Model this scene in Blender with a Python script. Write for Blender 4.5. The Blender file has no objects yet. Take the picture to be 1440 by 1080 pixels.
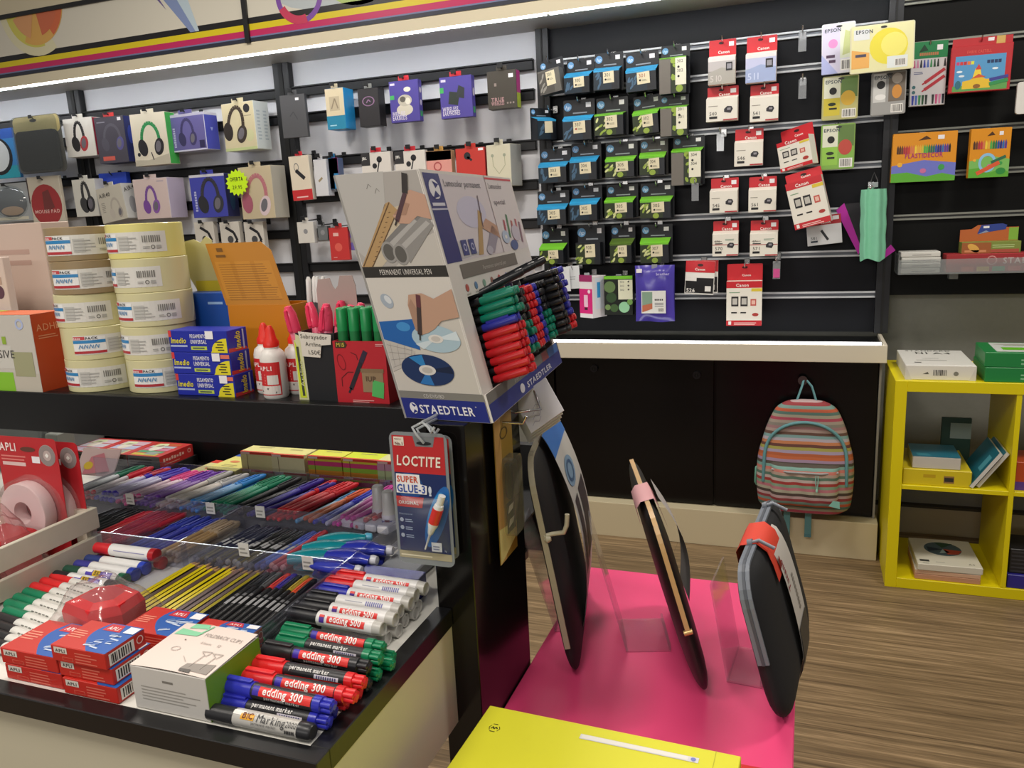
import bpy, math, random
from mathutils import Vector as V, Matrix
random.seed(7)
SC = bpy.context.scene
COL = SC.collection
PI = math.pi
rnd = random.uniform

# ------------------------------------------------------------------ camera
CH = 1.4                                   # eye height
YAW, PITCH, ROLL, FPX = 0.3586, 0.21118, -0.04927, 1119.07
def _axes():
    cy, sy, cp, sp, cr, sr = math.cos(YAW), math.sin(YAW), math.cos(PITCH), math.sin(PITCH), math.cos(ROLL), math.sin(ROLL)
    f = V((-sy*cp, cy*cp, -sp)); r = V((cy, sy, 0)); u = r.cross(f)
    return r*cr + u*sr, u*cr - r*sr, f
CR, CU, CF = _axes()
CO = V((0, 0, CH))
def at(px, py, X=None, Y=None, Z=None):
    """the point of the plane X=, Y= or Z= that the photograph shows at pixel px, py"""
    d = CF + CR*((px-720)/FPX) - CU*((py-540)/FPX)
    i, v = (0, X) if X is not None else (1, Y) if Y is not None else (2, Z)
    return CO + d*((v-CO[i])/d[i])
def proj(p):
    d = V(p)-CO; z = d.dot(CF)
    return 720+FPX*d.dot(CR)/z, 540-FPX*d.dot(CU)/z
cam = bpy.data.cameras.new('camera'); cam.sensor_fit = 'HORIZONTAL'; cam.sensor_width = 36
cam.lens = FPX/1440*36; cam.clip_start = .02
camo = bpy.data.objects.new('camera', cam); COL.objects.link(camo)
mw = Matrix((CR, CU, -CF)).transposed().to_4x4(); mw.translation = CO
camo.matrix_world = mw
SC.camera = camo

# ------------------------------------------------------------------ materials
def lin(h):
    h = h.lstrip('#')
    o = []
    for i in (0, 2, 4):
        c = int(h[i:i+2], 16)/255
        o.append(c/12.92 if c <= .04045 else ((c+.055)/1.055)**2.4)
    return (*o, 1)
_M = {}
def M(h, r=.5, metal=0, spec=.5, coat=0, vary=0):
    k = (h, r, metal, spec, coat, vary)
    if k in _M: return _M[k]
    m = bpy.data.materials.new('surface ' + h); m.use_nodes = True
    b = m.node_tree.nodes['Principled BSDF']
    b.inputs['Base Color'].default_value = lin(h)
    b.inputs['Roughness'].default_value = r
    b.inputs['Metallic'].default_value = metal
    b.inputs['Specular IOR Level'].default_value = spec
    b.inputs['Coat Weight'].default_value = coat
    if vary:
        nt = m.node_tree; N = nt.nodes.new
        t = N('ShaderNodeTexCoord'); n = N('ShaderNodeTexNoise'); n.inputs['Scale'].default_value = 60
        mx = N('ShaderNodeMix'); mx.data_type = 'RGBA'
        c = lin(h); mx.inputs[6].default_value = c
        mx.inputs[7].default_value = tuple(x*(1-vary) for x in c[:3])+(1,)
        nt.links.new(t.outputs['Object'], n.inputs['Vector']); nt.links.new(n.outputs['Fac'], mx.inputs[0])
        nt.links.new(mx.outputs[2], b.inputs['Base Color'])
    m.diffuse_color = lin(h)
    _M[k] = m
    return m
def GLOW(h, s):
    k = ('glow', h, s)
    if k in _M: return _M[k]
    m = bpy.data.materials.new('light tube'); m.use_nodes = True
    b = m.node_tree.nodes['Principled BSDF']
    b.inputs['Base Color'].default_value = lin(h)
    b.inputs['Emission Color'].default_value = lin(h); b.inputs['Emission Strength'].default_value = s
    _M[k] = m
    return m
def CLEAR(h='#ffffff', a=.12, r=.08):
    """clear plastic: mostly see-through, a little tint and a gloss"""
    k = ('clear', h, a, r)
    if k in _M: return _M[k]
    m = bpy.data.materials.new('clear plastic'); m.use_nodes = True
    nt = m.node_tree; nt.nodes.clear(); N = nt.nodes.new; L = nt.links.new
    tr = N('ShaderNodeBsdfTransparent'); tr.inputs[0].default_value = tuple(.5+.5*c for c in lin(h)[:3])+(1,)
    df = N('ShaderNodeBsdfDiffuse'); df.inputs[0].default_value = lin(h)
    gl = N('ShaderNodeBsdfGlossy'); gl.inputs['Roughness'].default_value = r
    lw = N('ShaderNodeLayerWeight'); lw.inputs[0].default_value = .5
    pw = N('ShaderNodeMath'); pw.operation = 'POWER'; pw.inputs[1].default_value = 4; L(lw.outputs['Facing'], pw.inputs[0])
    fr = N('ShaderNodeMath'); fr.operation = 'MULTIPLY_ADD'; fr.inputs[1].default_value = .6; fr.inputs[2].default_value = .045; L(pw.outputs[0], fr.inputs[0])
    m1 = N('ShaderNodeMixShader'); m1.inputs[0].default_value = a
    m2 = N('ShaderNodeMixShader'); o = N('ShaderNodeOutputMaterial')
    L(tr.outputs[0], m1.inputs[1]); L(df.outputs[0], m1.inputs[2])
    L(fr.outputs[0], m2.inputs[0]); L(m1.outputs[0], m2.inputs[1]); L(gl.outputs[0], m2.inputs[2])
    L(m2.outputs[0], o.inputs[0])
    m.diffuse_color = lin(h)
    _M[k] = m
    return m
def RAMP(name, stops, axis='Z', coord='Object', scale=1, off=0, r=.5, wave=0, interp='CONSTANT'):
    """stripes of flat colour along an axis of the object"""
    m = bpy.data.materials.new(name); m.use_nodes = True
    nt = m.node_tree; N = nt.nodes.new; L = nt.links.new
    b = nt.nodes['Principled BSDF']; b.inputs['Roughness'].default_value = r
    t = N('ShaderNodeTexCoord'); s = N('ShaderNodeSeparateXYZ'); L(t.outputs[coord], s.inputs[0])
    ma = N('ShaderNodeMath'); ma.operation = 'MULTIPLY_ADD'; ma.inputs[1].default_value = scale; ma.inputs[2].default_value = off
    L(s.outputs['XYZ'.index(axis)], ma.inputs[0])
    src = ma.outputs[0]
    if wave:
        n = N('ShaderNodeTexNoise'); n.inputs['Scale'].default_value = 9; L(t.outputs[coord], n.inputs['Vector'])
        m2 = N('ShaderNodeMath'); m2.operation = 'MULTIPLY_ADD'; m2.inputs[1].default_value = wave
        L(n.outputs['Fac'], m2.inputs[0]); L(src, m2.inputs[2]); src = m2.outputs[0]
    fr = N('ShaderNodeMath'); fr.operation = 'FRACT'; L(src, fr.inputs[0])
    cr = N('ShaderNodeValToRGB'); cr.color_ramp.interpolation = interp
    e = cr.color_ramp.elements
    while len(e) > 1: e.remove(e[0])
    e[0].position = stops[0][0]; e[0].color = lin(stops[0][1])
    for p, c in stops[1:]:
        q = e.new(p); q.color = lin(c)
    L(fr.outputs[0], cr.inputs[0]); L(cr.outputs[0], b.inputs['Base Color'])
    m.diffuse_color = lin(stops[0][1])
    return m
WHITE, BLACK = M('#e8e6e0', .55), M('#121212', .45)
CHROME = M('#c8c8c8', .25, 1)

# ------------------------------------------------------------------ letters
GLY = {}
def _glyphs():
    chars = sorted(set("ABCDEFGHIJKLMNOPQRSTUVWXYZabcdefghijklmnopqrstuvwxyz0123456789.,:/-+·®€º"))
    obs = []
    for bold in (0, 1):
        for c in chars:
            cu = bpy.data.curves.new('g', 'FONT'); cu.body = c; cu.resolution_u = 2; cu.size = 1
            cu.offset = .022 if bold else 0
            o = bpy.data.objects.new('g', cu); COL.objects.link(o); obs.append((bold, c, o, cu))
    dg = bpy.context.evaluated_depsgraph_get(); dg.update()
    for bold, c, o, cu in obs:
        me = o.evaluated_get(dg).to_mesh()
        vs = [(v.co.x, v.co.y) for v in me.vertices]
        fs = [tuple(p.vertices) for p in me.polygons]
        ok = []
        for f in fs:
            a = sum(vs[f[i]][0]*vs[f[(i+1) % len(f)]][1]-vs[f[(i+1) % len(f)]][0]*vs[f[i]][1] for i in range(len(f)))
            if abs(a) > 1e-9: ok.append(f if a > 0 else f[::-1])
        x = max([v[0] for v in vs] or [.3])
        GLY[bold, c] = (vs, ok, x+.075)
        o.evaluated_get(dg).to_mesh_clear()
    for _, _, o, cu in obs:
        bpy.data.objects.remove(o); bpy.data.curves.remove(cu)
_glyphs()
def twidth(s, bold=0):
    return sum(.3 if c == ' ' else GLY[bold, c][2] for c in s)

# ------------------------------------------------------------------ mesh building
def flat(o, u, v):
    """a print surface: origin, along, up -> (a, b, height above the surface)"""
    o, u, v = V(o), V(u).normalized(), V(v).normalized(); n = u.cross(v)
    return lambda a, b, h=0: o+u*a+v*b+n*h
def drum(o, axis, start, r, sgn=1):
    """the skin of a cylinder: a runs round it, b along it"""
    o, k = V(o), V(axis).normalized(); e1 = V(start); e1 = (e1-k*e1.dot(k)).normalized(); e2 = k.cross(e1)*sgn
    return lambda a, b, h=0: o+k*b+(e1*math.cos(a/r)+e2*math.sin(a/r))*(r+h)
EPS = .00025
class B:
    def __init__(s, T=None):
        s.v, s.f, s.k, s.sm, s.mats, s.T = [], [], [], [], [], T
    def mi(s, m):
        if m not in s.mats: s.mats.append(m)
        return s.mats.index(m)
    def add(s, vs, fs, m, smooth=False):
        o = len(s.v); i = s.mi(m)
        s.v += [tuple(s.T @ V(v)) if s.T else tuple(v) for v in vs]
        for f in fs:
            s.f.append(tuple(o+j for j in f)); s.k.append(i); s.sm.append(smooth)
        return s
    def box(s, a, b, m, c=0, fn=None):
        x0, y0, z0 = a; x1, y1, z1 = b
        g = fn or (lambda x, y, z: (x, y, z))
        if c <= 0:
            vs = [g(x, y, z) for z in (z0, z1) for y in (y0, y1) for x in (x0, x1)]
            return s.add(vs, [(0, 2, 3, 1), (4, 5, 7, 6), (0, 1, 5, 4), (2, 6, 7, 3), (0, 4, 6, 2), (1, 3, 7, 5)], m)
        vs, ix = [], {}
        for sx in (0, 1):
            for sy in (0, 1):
                for sz in (0, 1):
                    X, Y, Z = (x0, x1)[sx], (y0, y1)[sy], (z0, z1)[sz]
                    dx, dy, dz = (c, -c)[sx], (c, -c)[sy], (c, -c)[sz]
                    for q, p in enumerate(((X, Y+dy, Z+dz), (X+dx, Y, Z+dz), (X+dx, Y+dy, Z))):
                        ix[sx, sy, sz, q] = len(vs); vs.append(g(*p))
        fs = []
        for e in (0, 1):
            w = (lambda *t: t) if e else (lambda *t: t[::-1])
            fs += [w(ix[e, 0, 0, 0], ix[e, 1, 0, 0], ix[e, 1, 1, 0], ix[e, 0, 1, 0]),
                   w(ix[0, e, 0, 1], ix[0, e, 1, 1], ix[1, e, 1, 1], ix[1, e, 0, 1]),
                   w(ix[0, 0, e, 2], ix[1, 0, e, 2], ix[1, 1, e, 2], ix[0, 1, e, 2])]
        for i in (0, 1):
            for j in (0, 1):
                fs += [(ix[i, j, 0, 0], ix[i, j, 1, 0], ix[i, j, 1, 1], ix[i, j, 0, 1]),
                       (ix[i, 0, j, 0], ix[i, 1, j, 0], ix[i, 1, j, 2], ix[i, 0, j, 2]),
                       (ix[0, i, j, 1], ix[1, i, j, 1], ix[1, i, j, 2], ix[0, i, j, 2])]
                for k in (0, 1): fs.append((ix[i, j, k, 0], ix[i, j, k, 1], ix[i, j, k, 2]))
        return s.add(vs, fs, m)
    def hexa(s, q0, q1, m):
        """solid between two quads (each four corners, same turn)"""
        return s.add([*q0, *q1], [(3, 2, 1, 0), (4, 5, 6, 7), (0, 1, 5, 4), (1, 2, 6, 5), (2, 3, 7, 6), (3, 0, 4, 7)], m)
    def prism(s, pts, fn, h0, h1, m, mside=None, smooth=False):
        n = len(pts)
        vs = [fn(a, b, h0) for a, b in pts]+[fn(a, b, h1) for a, b in pts]
        s.add(vs, [tuple(range(n))[::-1], tuple(range(n, 2*n))], m)
        s.add(vs, [(i, (i+1) % n, n+(i+1) % n, n+i) for i in range(n)], mside or m, smooth)
        return s
    def lathe(s, prof, m, n=20, o=(0, 0, 0), ax=(0, 0, 1), smooth=True, caps=True, t0=0, t1=2*PI):
        o, k = V(o), V(ax).normalized()
        e1 = k.orthogonal().normalized(); e2 = k.cross(e1)
        full = abs(t1-t0-2*PI) < 1e-6; c = n if full else n+1
        if smooth and len(prof) > 2:
            segs, cur = [], [prof[0], prof[1]]
            for i in range(2, len(prof)):
                a0 = math.atan2(prof[i-1][0]-prof[i-2][0], prof[i-1][1]-prof[i-2][1]); a1 = math.atan2(prof[i][0]-prof[i-1][0], prof[i][1]-prof[i-1][1])
                da = abs((a1-a0+PI) % (2*PI)-PI)
                if da > .75: segs.append(cur); cur = [prof[i-1]]
                cur.append(prof[i])
            segs.append(cur)
            if len(segs) > 1:
                for q, g in enumerate(segs): s.lathe(g, m, n, o, k, True, False, t0, t1)
                if caps and full:
                    for j, (r, z) in ((0, prof[0]), (1, prof[-1])):
                        if r > 1e-6:
                            ring = [o+k*z+(e1*math.cos(2*PI*i/n)+e2*math.sin(2*PI*i/n))*r for i in range(n)]; s.add(ring, [tuple(range(n)) if j else tuple(range(n))[::-1]], m)
                return s
        vs = []
        for r, z in prof:
            for i in range(c):
                t = t0+(t1-t0)*i/n
                vs.append(o+k*z+(e1*math.cos(t)+e2*math.sin(t))*r)
        fs = []
        for j in range(len(prof)-1):
            for i in range(n):
                i2 = (i+1) % c
                fs.append((j*c+i, j*c+i2, (j+1)*c+i2, (j+1)*c+i))
        s.add(vs, fs, m, smooth)
        if caps and full:
            if prof[0][0] > 1e-6: s.add(vs[:c], [tuple(range(c))[::-1]], m)
            if prof[-1][0] > 1e-6: s.add(vs[-c:], [tuple(range(c))], m)
        return s
    def cyl(s, p0, p1, r0, m, r1=None, n=12, smooth=True):
        p0, p1 = V(p0), V(p1)
        return s.lathe([(r0, 0), (r1 if r1 is not None else r0, (p1-p0).length)], m, n, p0, p1-p0, smooth)
    def tube(s, pts, r, m, n=8, closed=False, flatten=1):
        pts = [V(p) for p in pts]; N = len(pts); vs = []; up = None
        for i, p in enumerate(pts):
            d = (pts[(i+1) % N] if closed or i < N-1 else p)-(pts[i-1] if closed or i > 0 else p)
            d.normalize()
            if up is None: up = d.orthogonal().normalized()
            up = (up-d*up.dot(d)).normalized(); sd = d.cross(up)
            rr = r(i/(N-1)) if callable(r) else r
            for j in range(n):
                t = 2*PI*j/n; vs.append(p+up*math.cos(t)*rr*flatten+sd*math.sin(t)*rr)
        fs = []
        for i in range(N if closed else N-1):
            for j in range(n):
                a, b = i*n, ((i+1) % N)*n
                fs.append((a+j, a+(j+1) % n, b+(j+1) % n, b+j))
        s.add(vs, fs, m, True)
        if not closed: s.add(vs[:n]+vs[-n:], [tuple(range(n))[::-1], tuple(range(n, 2*n))], m)
        return s
    def grid(s, fn, nu, nv, m, smooth=True):
        vs = [fn(i/nu, j/nv) for j in range(nv+1) for i in range(nu+1)]
        w = nu+1
        return s.add(vs, [(j*w+i, j*w+i+1, (j+1)*w+i+1, (j+1)*w+i) for j in range(nv) for i in range(nu)], m, smooth)
    # ---- print on a surface fn(a, b, h)
    def rect(s, fn, a0, b0, a1, b1, m, k=1, n=1):
        h = EPS*k; vs = []
        for i in range(n+1):
            a = a0+(a1-a0)*i/n; vs += [fn(a, b0, h), fn(a, b1, h)]
        return s.add(vs, [(2*i, 2*i+2, 2*i+3, 2*i+1) for i in range(n)], m)
    def poly(s, fn, pts, m, k=1):
        return s.add([fn(a, b, EPS*k) for a, b in pts], [tuple(range(len(pts)))], m)
    def disc(s, fn, a, b, r, m, k=1, ry=None, n=20, rot=0, hole=0):
        ry = ry or r; c, q = math.cos(rot), math.sin(rot)
        def pt(t, g=1):
            x, y = r*g*math.cos(t), ry*g*math.sin(t); return a+x*c-y*q, b+x*q+y*c
        if not hole: return s.poly(fn, [pt(2*PI*i/n) for i in range(n)], m, k)
        vs = [fn(*pt(2*PI*i/n, g), EPS*k) for g in (hole, 1) for i in range(n)]
        return s.add(vs, [(i, (i+1) % n, n+(i+1) % n, n+i)[::-1] for i in range(n)], m)
    def line(s, fn, pts, w, m, k=1):
        for (a, b), (c, d) in zip(pts, pts[1:]):
            L = math.hypot(c-a, d-b) or 1; x, y = -(d-b)/L*w/2, (c-a)/L*w/2
            s.add([fn(a-x, b-y, EPS*k), fn(c-x, d-y, EPS*k), fn(c+x, d+y, EPS*k), fn(a+x, b+y, EPS*k)], [(0, 1, 2, 3)], m)
        return s
    def text(s, fn, a, b, size, t, m, k=2, al='l', bold=0, sx=1, shear=0, rot=0, width=None):
        W = twidth(t, bold)*size*sx
        if width: sx *= width/W; W = width
        x = a-(W if al == 'r' else W/2 if al == 'c' else 0)
        c, q = math.cos(rot), math.sin(rot)
        for ch in t:
            if ch == ' ': x += .3*size*sx; continue
            vs, fs, adv = GLY[bold, ch]
            P = []
            for vx, vy in vs:
                X, Y = x+(vx+shear*vy)*size*sx-a, vy*size
                P.append(fn(a+X*c-Y*q, b+X*q+Y*c, EPS*k))
            s.add(P, fs, m); x += adv*size*sx
        return s
    def otext(s, fn, a, b, size, t, m, mo, d, k=4, **kw):
        for i in range(8): s.text(fn, a+d*math.cos(PI*i/4), b+d*math.sin(PI*i/4), size, t, mo, k, **kw)
        return s.text(fn, a, b, size, t, m, k+2, **kw)
    def lines(s, fn, a0, b0, a1, b1, m, n=4, k=1, fill=.45, rag=.3):
        """rows of small print too fine to read"""
        st = (b1-b0)/n
        for i in range(n):
            y = b0+st*i; s.rect(fn, a0, y, a1-(a1-a0)*rnd(0, rag), y+st*fill, m, k)
        return s
    def barcode(s, fn, a, b, w, h, k=2, bg=True):
        if bg: s.rect(fn, a, b, a+w, b+h, WHITE, k)
        x = a+w*.08
        while x < a+w*.9:
            g = w*rnd(.02, .06); s.rect(fn, x, b+h*.12, min(x+g, a+w*.93), b+h*.9, BLACK, k+1); x += g+w*rnd(.025, .06)
        return s
    def build(s, name, parent=None, loc=None, rot=None):
        me = bpy.data.meshes.new(name); me.from_pydata(s.v, [], s.f)
        for m in s.mats: me.materials.append(m)
        me.polygons.foreach_set('material_index', s.k)
        me.polygons.foreach_set('use_smooth', s.sm)
        me.update()
        o = bpy.data.objects.new(name, me); COL.objects.link(o)
        if parent: o.parent = parent
        if loc is not None: o.location = loc
        if rot is not None: o.rotation_euler = rot
        return o
def rrect(w, h, r, n=4, x=0, y=0):
    """rounded rectangle outline, lower left corner at x, y"""
    out = []
    for cx, cy, t0 in ((w-r, r, -PI/2), (w-r, h-r, 0), (r, h-r, PI/2), (r, r, PI)):
        for i in range(n+1):
            t = t0+PI/2*i/n; out.append((x+cx+r*math.cos(t), y+cy+r*math.sin(t)))
    return out
def tag(o, label, cat, group=None):
    o['label'] = label; o['category'] = cat
    if group: o['group'] = group
    return o
def thing(name, label, cat, loc=(0, 0, 0), rot=(0, 0, 0), group=None):
    o = bpy.data.objects.new(name, None); COL.objects.link(o)
    o.empty_display_size = .02; o.location = loc; o.rotation_euler = rot
    return tag(o, label, cat, group)
def struct(o, label=None):
    o['kind'] = 'structure'
    if label: o['label'] = label
    return o
def dup(o, loc=None, rot=None, label=None, group=None, parent=None):
    """copy of a thing with copies of its parts and sub-parts (mesh data shared)"""
    c = o.copy(); COL.objects.link(c)
    if parent: c.parent = parent
    if loc is not None: c.location = loc
    if rot is not None: c.rotation_euler = rot
    if label: c['label'] = label
    if group: c['group'] = group
    for ch in list(o.children): dup(ch, parent=c)
    return c
def frame3(o, x, z):
    """4x4 with local x along x, local z near z"""
    x = V(x).normalized(); z = V(z); z = (z-x*z.dot(x)).normalized(); y = z.cross(x)
    m = Matrix((x, y, z)).transposed().to_4x4(); m.translation = V(o); return m
ORD = ['first', 'second', 'third', 'fourth', 'fifth', 'sixth', 'seventh', 'eighth', 'ninth', 'tenth', 'eleventh', 'twelfth', 'thirteenth', 'fourteenth', 'fifteenth', 'sixteenth', 'seventeenth', 'eighteenth', 'nineteenth', 'twentieth']
def nth(i, n, a='from the left', b='from the right', lo='leftmost', hi='rightmost'):
    if n == 1: return 'only'
    if i == 0: return lo
    if i == n-1: return hi
    return ORD[i]+' '+a
# ================================================================== the room
YW = 3.5                                    # face of the shop wall panels
def wood_floor():
    m = bpy.data.materials.new('wood laminate'); m.use_nodes = True
    nt = m.node_tree; N = nt.nodes.new; L = nt.links.new; b = nt.nodes['Principled BSDF']
    t = N('ShaderNodeTexCoord'); mp = N('ShaderNodeMapping'); mp.inputs['Scale'].default_value = (.8, 24, 1)
    L(t.outputs['Object'], mp.inputs[0])
    br = N('ShaderNodeTexBrick'); br.inputs['Scale'].default_value = 1
    br.inputs['Brick Width'].default_value = 1.3; br.inputs['Row Height'].default_value = .19
    br.inputs['Mortar Size'].default_value = .0012; br.offset = .37
    br.inputs['Color1'].default_value = (.42, .42, .42, 1); br.inputs['Color2'].default_value = (.62, .62, .62, 1); br.inputs['Mortar'].default_value = (.2, .2, .2, 1)
    L(t.outputs['Object'], br.inputs[0])
    n1 = N('ShaderNodeTexNoise'); n1.inputs['Scale'].default_value = 2.2; n1.inputs['Detail'].default_value = 6; n1.inputs['Roughness'].default_value = .65; n1.inputs['Distortion'].default_value = .5
    L(mp.outputs[0], n1.inputs['Vector'])
    mp2 = N('ShaderNodeMapping'); mp2.inputs['Scale'].default_value = (2.5, 90, 1); L(t.outputs['Object'], mp2.inputs[0])
    n2 = N('ShaderNodeTexNoise'); n2.inputs['Scale'].default_value = 2; n2.inputs['Detail'].default_value = 3; L(mp2.outputs[0], n2.inputs['Vector'])
    a = N('ShaderNodeMix'); a.data_type = 'RGBA'; a.blend_type = 'MIX'; a.inputs[0].default_value = .35
    L(n1.outputs['Fac'], a.inputs[6]); L(n2.outputs['Fac'], a.inputs[7])
    a2 = N('ShaderNodeMix'); a2.data_type = 'RGBA'; a2.inputs[0].default_value = .22; L(a.outputs[2], a2.inputs[6]); L(br.outputs[0], a2.inputs[7])
    r = N('ShaderNodeValToRGB'); e = r.color_ramp.elements
    e[0].position = .36; e[0].color = lin('#4e3f2d'); e[1].position = .64; e[1].color = lin('#ad9370')
    q = e.new(.5); q.color = lin('#7d684c')
    L(a2.outputs[2], r.inputs[0]); L(r.outputs[0], b.inputs['Base Color'])
    b.inputs['Roughness'].default_value = .42; b.inputs['Specular IOR Level'].default_value = .35
    return m
b = B(); b.grid(lambda u, v: (-7+10*u, -2+5.6*v, 0), 1, 1, wood_floor(), False)
struct(b.build('floor'))
GREYWALL = M('#84847b', .7, vary=.12)
b = B(); b.box((-7, YW+.04, 0), (3, YW+.14, 3), GREYWALL)
struct(b.build('wall_back'))
b = B(); b.box((.3, YW+.02, 0), (3, YW+.04, .118), M('#b7ab8e', .6)); b.box((.3, YW+.008, .118), (3, YW+.04, .128), M('#3a3428', .6))
struct(b.build('baseboard_back'))

RZ = [at(*p, Y=YW).z for p in ((967, 67), (967, 112), (787, 202), (810, 257), (797, 313), (890, 364), (793, 418))]
SILVER = M('#d4d7da', .4, .35)
XL, XR = -1.06, .262                        # the black slatted bay
SLATBLK = M('#090b12', .4, spec=.22)
t = thing('slatwall', 'black slatted display wall with silver rails carrying ink cartridges', 'display wall', (XL, YW, .86))
pb = B(); pb.box((0, 0, 0), (XR-XL, .04, 1.62), SLATBLK)
pb.build('panel', t)
for z in RZ:
    r = B(); zz = z-.86
    r.box((0, -.012, zz+.006), (XR-XL, 0, zz+.013), SILVER); r.box((0, -.012, zz-.013), (XR-XL, 0, zz-.006), SILVER); r.box((0, -.003, zz-.006), (XR-XL, 0, zz+.006), M('#70757c', .4, .5))
    r.build('rail', t)
for x0, x1, nm in ((-.055, 0, 'left'), (XR-XL, XR-XL+.05, 'right')):
    u = B(); u.box((x0, -.035, 0), (x1, .04, 1.62), M('#14161b', .4)); u.box((x0+.022, -.038, 0), (x0+.03, -.034, 1.62), M('#050505', .6))
    u.build('upright', t)
# white bays to the left, black rails
WHT = M('#dcdde2', .5)
BR = M('#131418', .45)
BX = [-6.2, -3.75, -2.412, XL-.055]
for i in range(3):
    x0, x1 = BX[i], BX[i+1]
    lab = ['white slatted wall bay at the far left with mouse pads', 'white slatted wall bay behind the headphone boxes', 'white slatted wall bay with earphones next to the black bay'][i]
    t = thing('white_slatwall', lab, 'display wall', (x0, YW, .7))
    p = B(); p.box((0, 0, 0), (x1-x0, .04, 1.78), WHT); p.build('panel', t)
    for z in RZ:
        r = B(); zz = z-.7; r.box((.02, -.022, zz-.02), (x1-x0-.02, 0, zz+.02), BR, .003); r.box((.02, -.03, zz+.02), (x1-x0-.02, 0, zz+.026), BR)
        r.build('rail', t)
for i, x in enumerate((-3.75, -2.412)):
    b = B(); b.box((x-.045, YW-.04, .7), (x+.045, YW, 2.48), BR, .003); b.box((x-.012, YW-.043, .7), (x+.012, YW-.039, 2.48), M('#050505', .6))
    tag(b.build('wall_upright'), ['black upright post left of the headphone boxes', 'black upright post right of the headphone boxes'][i], 'post')
# right hand black slat bay
t = thing('slatwall', 'black slatted display wall at the right with crayon packs', 'display wall', (XR+.052, YW, 1.008))
p = B(); p.box((0, 0, 0), (1.3, .04, 1.5), M('#080908', .5, spec=.18)); p.build('panel', t)
for q in ((1290, 2), (1437, 48.5), (1437, 116), (1437, 176), (1437, 238), (1437, 299)):
    z = at(*q, Y=YW).z-1.008
    r = B(); r.box((0, -.012, z+.004), (1.3, 0, z+.011), M('#8f9188', .4, .5)); r.box((0, -.012, z-.011), (1.3, 0, z-.004), M('#8f9188', .4, .5)); r.box((0, -.003, z-.004), (1.3, 0, z+.004), M('#555555', .5))
    r.build('rail', t)

# ------------------------------------------------------------------ lit canopy over the bays
YC = 3.2
CREAM = M('#d9cfb4', .5)
zl = 2.153
b = B(); b.box((-6.2, YC+.03, zl+.008), (.32, YW+.04, zl+.03), M('#b9b9b6', .5))
struct(b.build('ceiling_canopy'), 'pale underside of the lit canopy over the wall')
b = B(); b.box((-6.2, YC, zl+.006), (.32, YC+.03, zl+.053), CREAM)
struct(b.build('trim_1'), 'cream band above the light strip')
b = B(); b.box((-6.2, YC-.004, 2.5), (.32, YC+.03, 3.0), M('#cfc4a8', .5)); struct(b.build('trim_2'), 'cream bulkhead above the coloured signs')
xj = -2.38
segs = [(-6.2, -3.515), (-3.5, -.985), (-.97, .32)]
for i, (x0, x1) in enumerate(segs):
    b = B(); b.box((x0, YC+.008, zl-.0005), (x1, YC+.02, zl+.006), GLOW('#f6faff', 38))
    tag(b.build('ceiling_light_strip'), ['glowing white light strip at far left under the canopy', 'long glowing light strip above the headphones and earphones', 'glowing light strip above the ink cartridge bay'][i], 'light')
def sign(x0, x1, lab):
    t = thing('canopy_sign', lab, 'sign', (x0, YC, zl+.055))
    w = x1-x0; h = 2.5-zl-.055
    b = B(); b.box((0, 0, 0), (w, .02, h), M('#d4cfc0', .3))
    f = flat((0, 0, 0), (1, 0, 0), (0, 0, 1))
    for z0, z1, c in ((0, .016, '#2c3040'), (.016, .022, '#6f7aa0'), (.022, .048, '#bf2a60'), (.048, .074, '#d8c420'), (.074, .1, '#1c1a1c')):
        b.rect(f, 0, z0, w, z1, M(c, .35))
    return t, b, f, w, h
t, b, f, w, h = sign(-6.2, xj-.012, 'wide printed sign at top left with orange and blue petal shapes')
def petal(b, f, cx, cz, r0, r1, t0, t1, m, k):
    n = 14; b.poly(f, [(cx+r1*math.cos(t0+(t1-t0)*i/n), cz+r1*math.sin(t0+(t1-t0)*i/n)) for i in range(n+1)]+[(cx+r0*math.cos(t1-(t1-t0)*i/n), cz+r0*math.sin(t1-(t1-t0)*i/n)) for i in range(n+1)], m, k)
q = at(48, 15, Y=YC); cx, cz = q.x+6.2, q.z-zl-.055
for i, (c, r1, a0, a1) in enumerate((('#d9d3b0', .24, 3.3, 5.2), ('#cdc55e', .2, 3.2, 4.9), ('#d8a85a', .19, 4.2, 6.1), ('#cf6a44', .185, 5.3, 6.4), ('#c96b4a', .15, 4.9, 6.0), ('#d59b6a', .16, 3.5, 4.4))):
    petal(b, f, cx, cz+.03, .02, r1, a0, a1, M(c, .35), 2+i)
q = at(240, 20, Y=YC); cx, cz = q.x+6.2, q.z-zl-.055
b.poly(f, [(cx-.12, cz+.17), (cx-.02, cz+.17), (cx+.14, cz-.09), (cx+.1, cz-.09)], M('#7f8fb8', .35), 2)
b.poly(f, [(cx-.02, cz+.17), (cx+.07, cz+.17), (cx+.15, cz-.09), (cx+.13, cz-.09)], M('#b7c8d2', .35), 3)
b.poly(f, [(cx-.16, cz+.17), (cx-.12, cz+.17), (cx-.02, cz+.02)], M('#6a5890', .35), 4)
b.build('printed_panel', t)
fr = B(); fr.box((0, -.008, h-.02), (w, .02, h), M('#1c1b1c', .4)); fr.build('frame_bar', t)
t, b, f, w, h = sign(xj+.012, .32, 'printed sign at top centre with a coloured ring')
q = at(420, -8, Y=YC); cx, cz = q.x-xj-.012, q.z-zl-.055
b.disc(f, cx, cz, .12, M('#7a4aa0', .35), 2, .12, 32, hole=.8); petal(b, f, cx, cz, .085, .12, 3.6, 5, M('#c23a5a', .35), 4); b.disc(f, cx+.3, cz+.02, .16, M('#a8bf6a', .35), 1, .1); b.disc(f, cx+.1, cz+.05, .25, M('#b5bdc0', .35), 0.5, .12)
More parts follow.
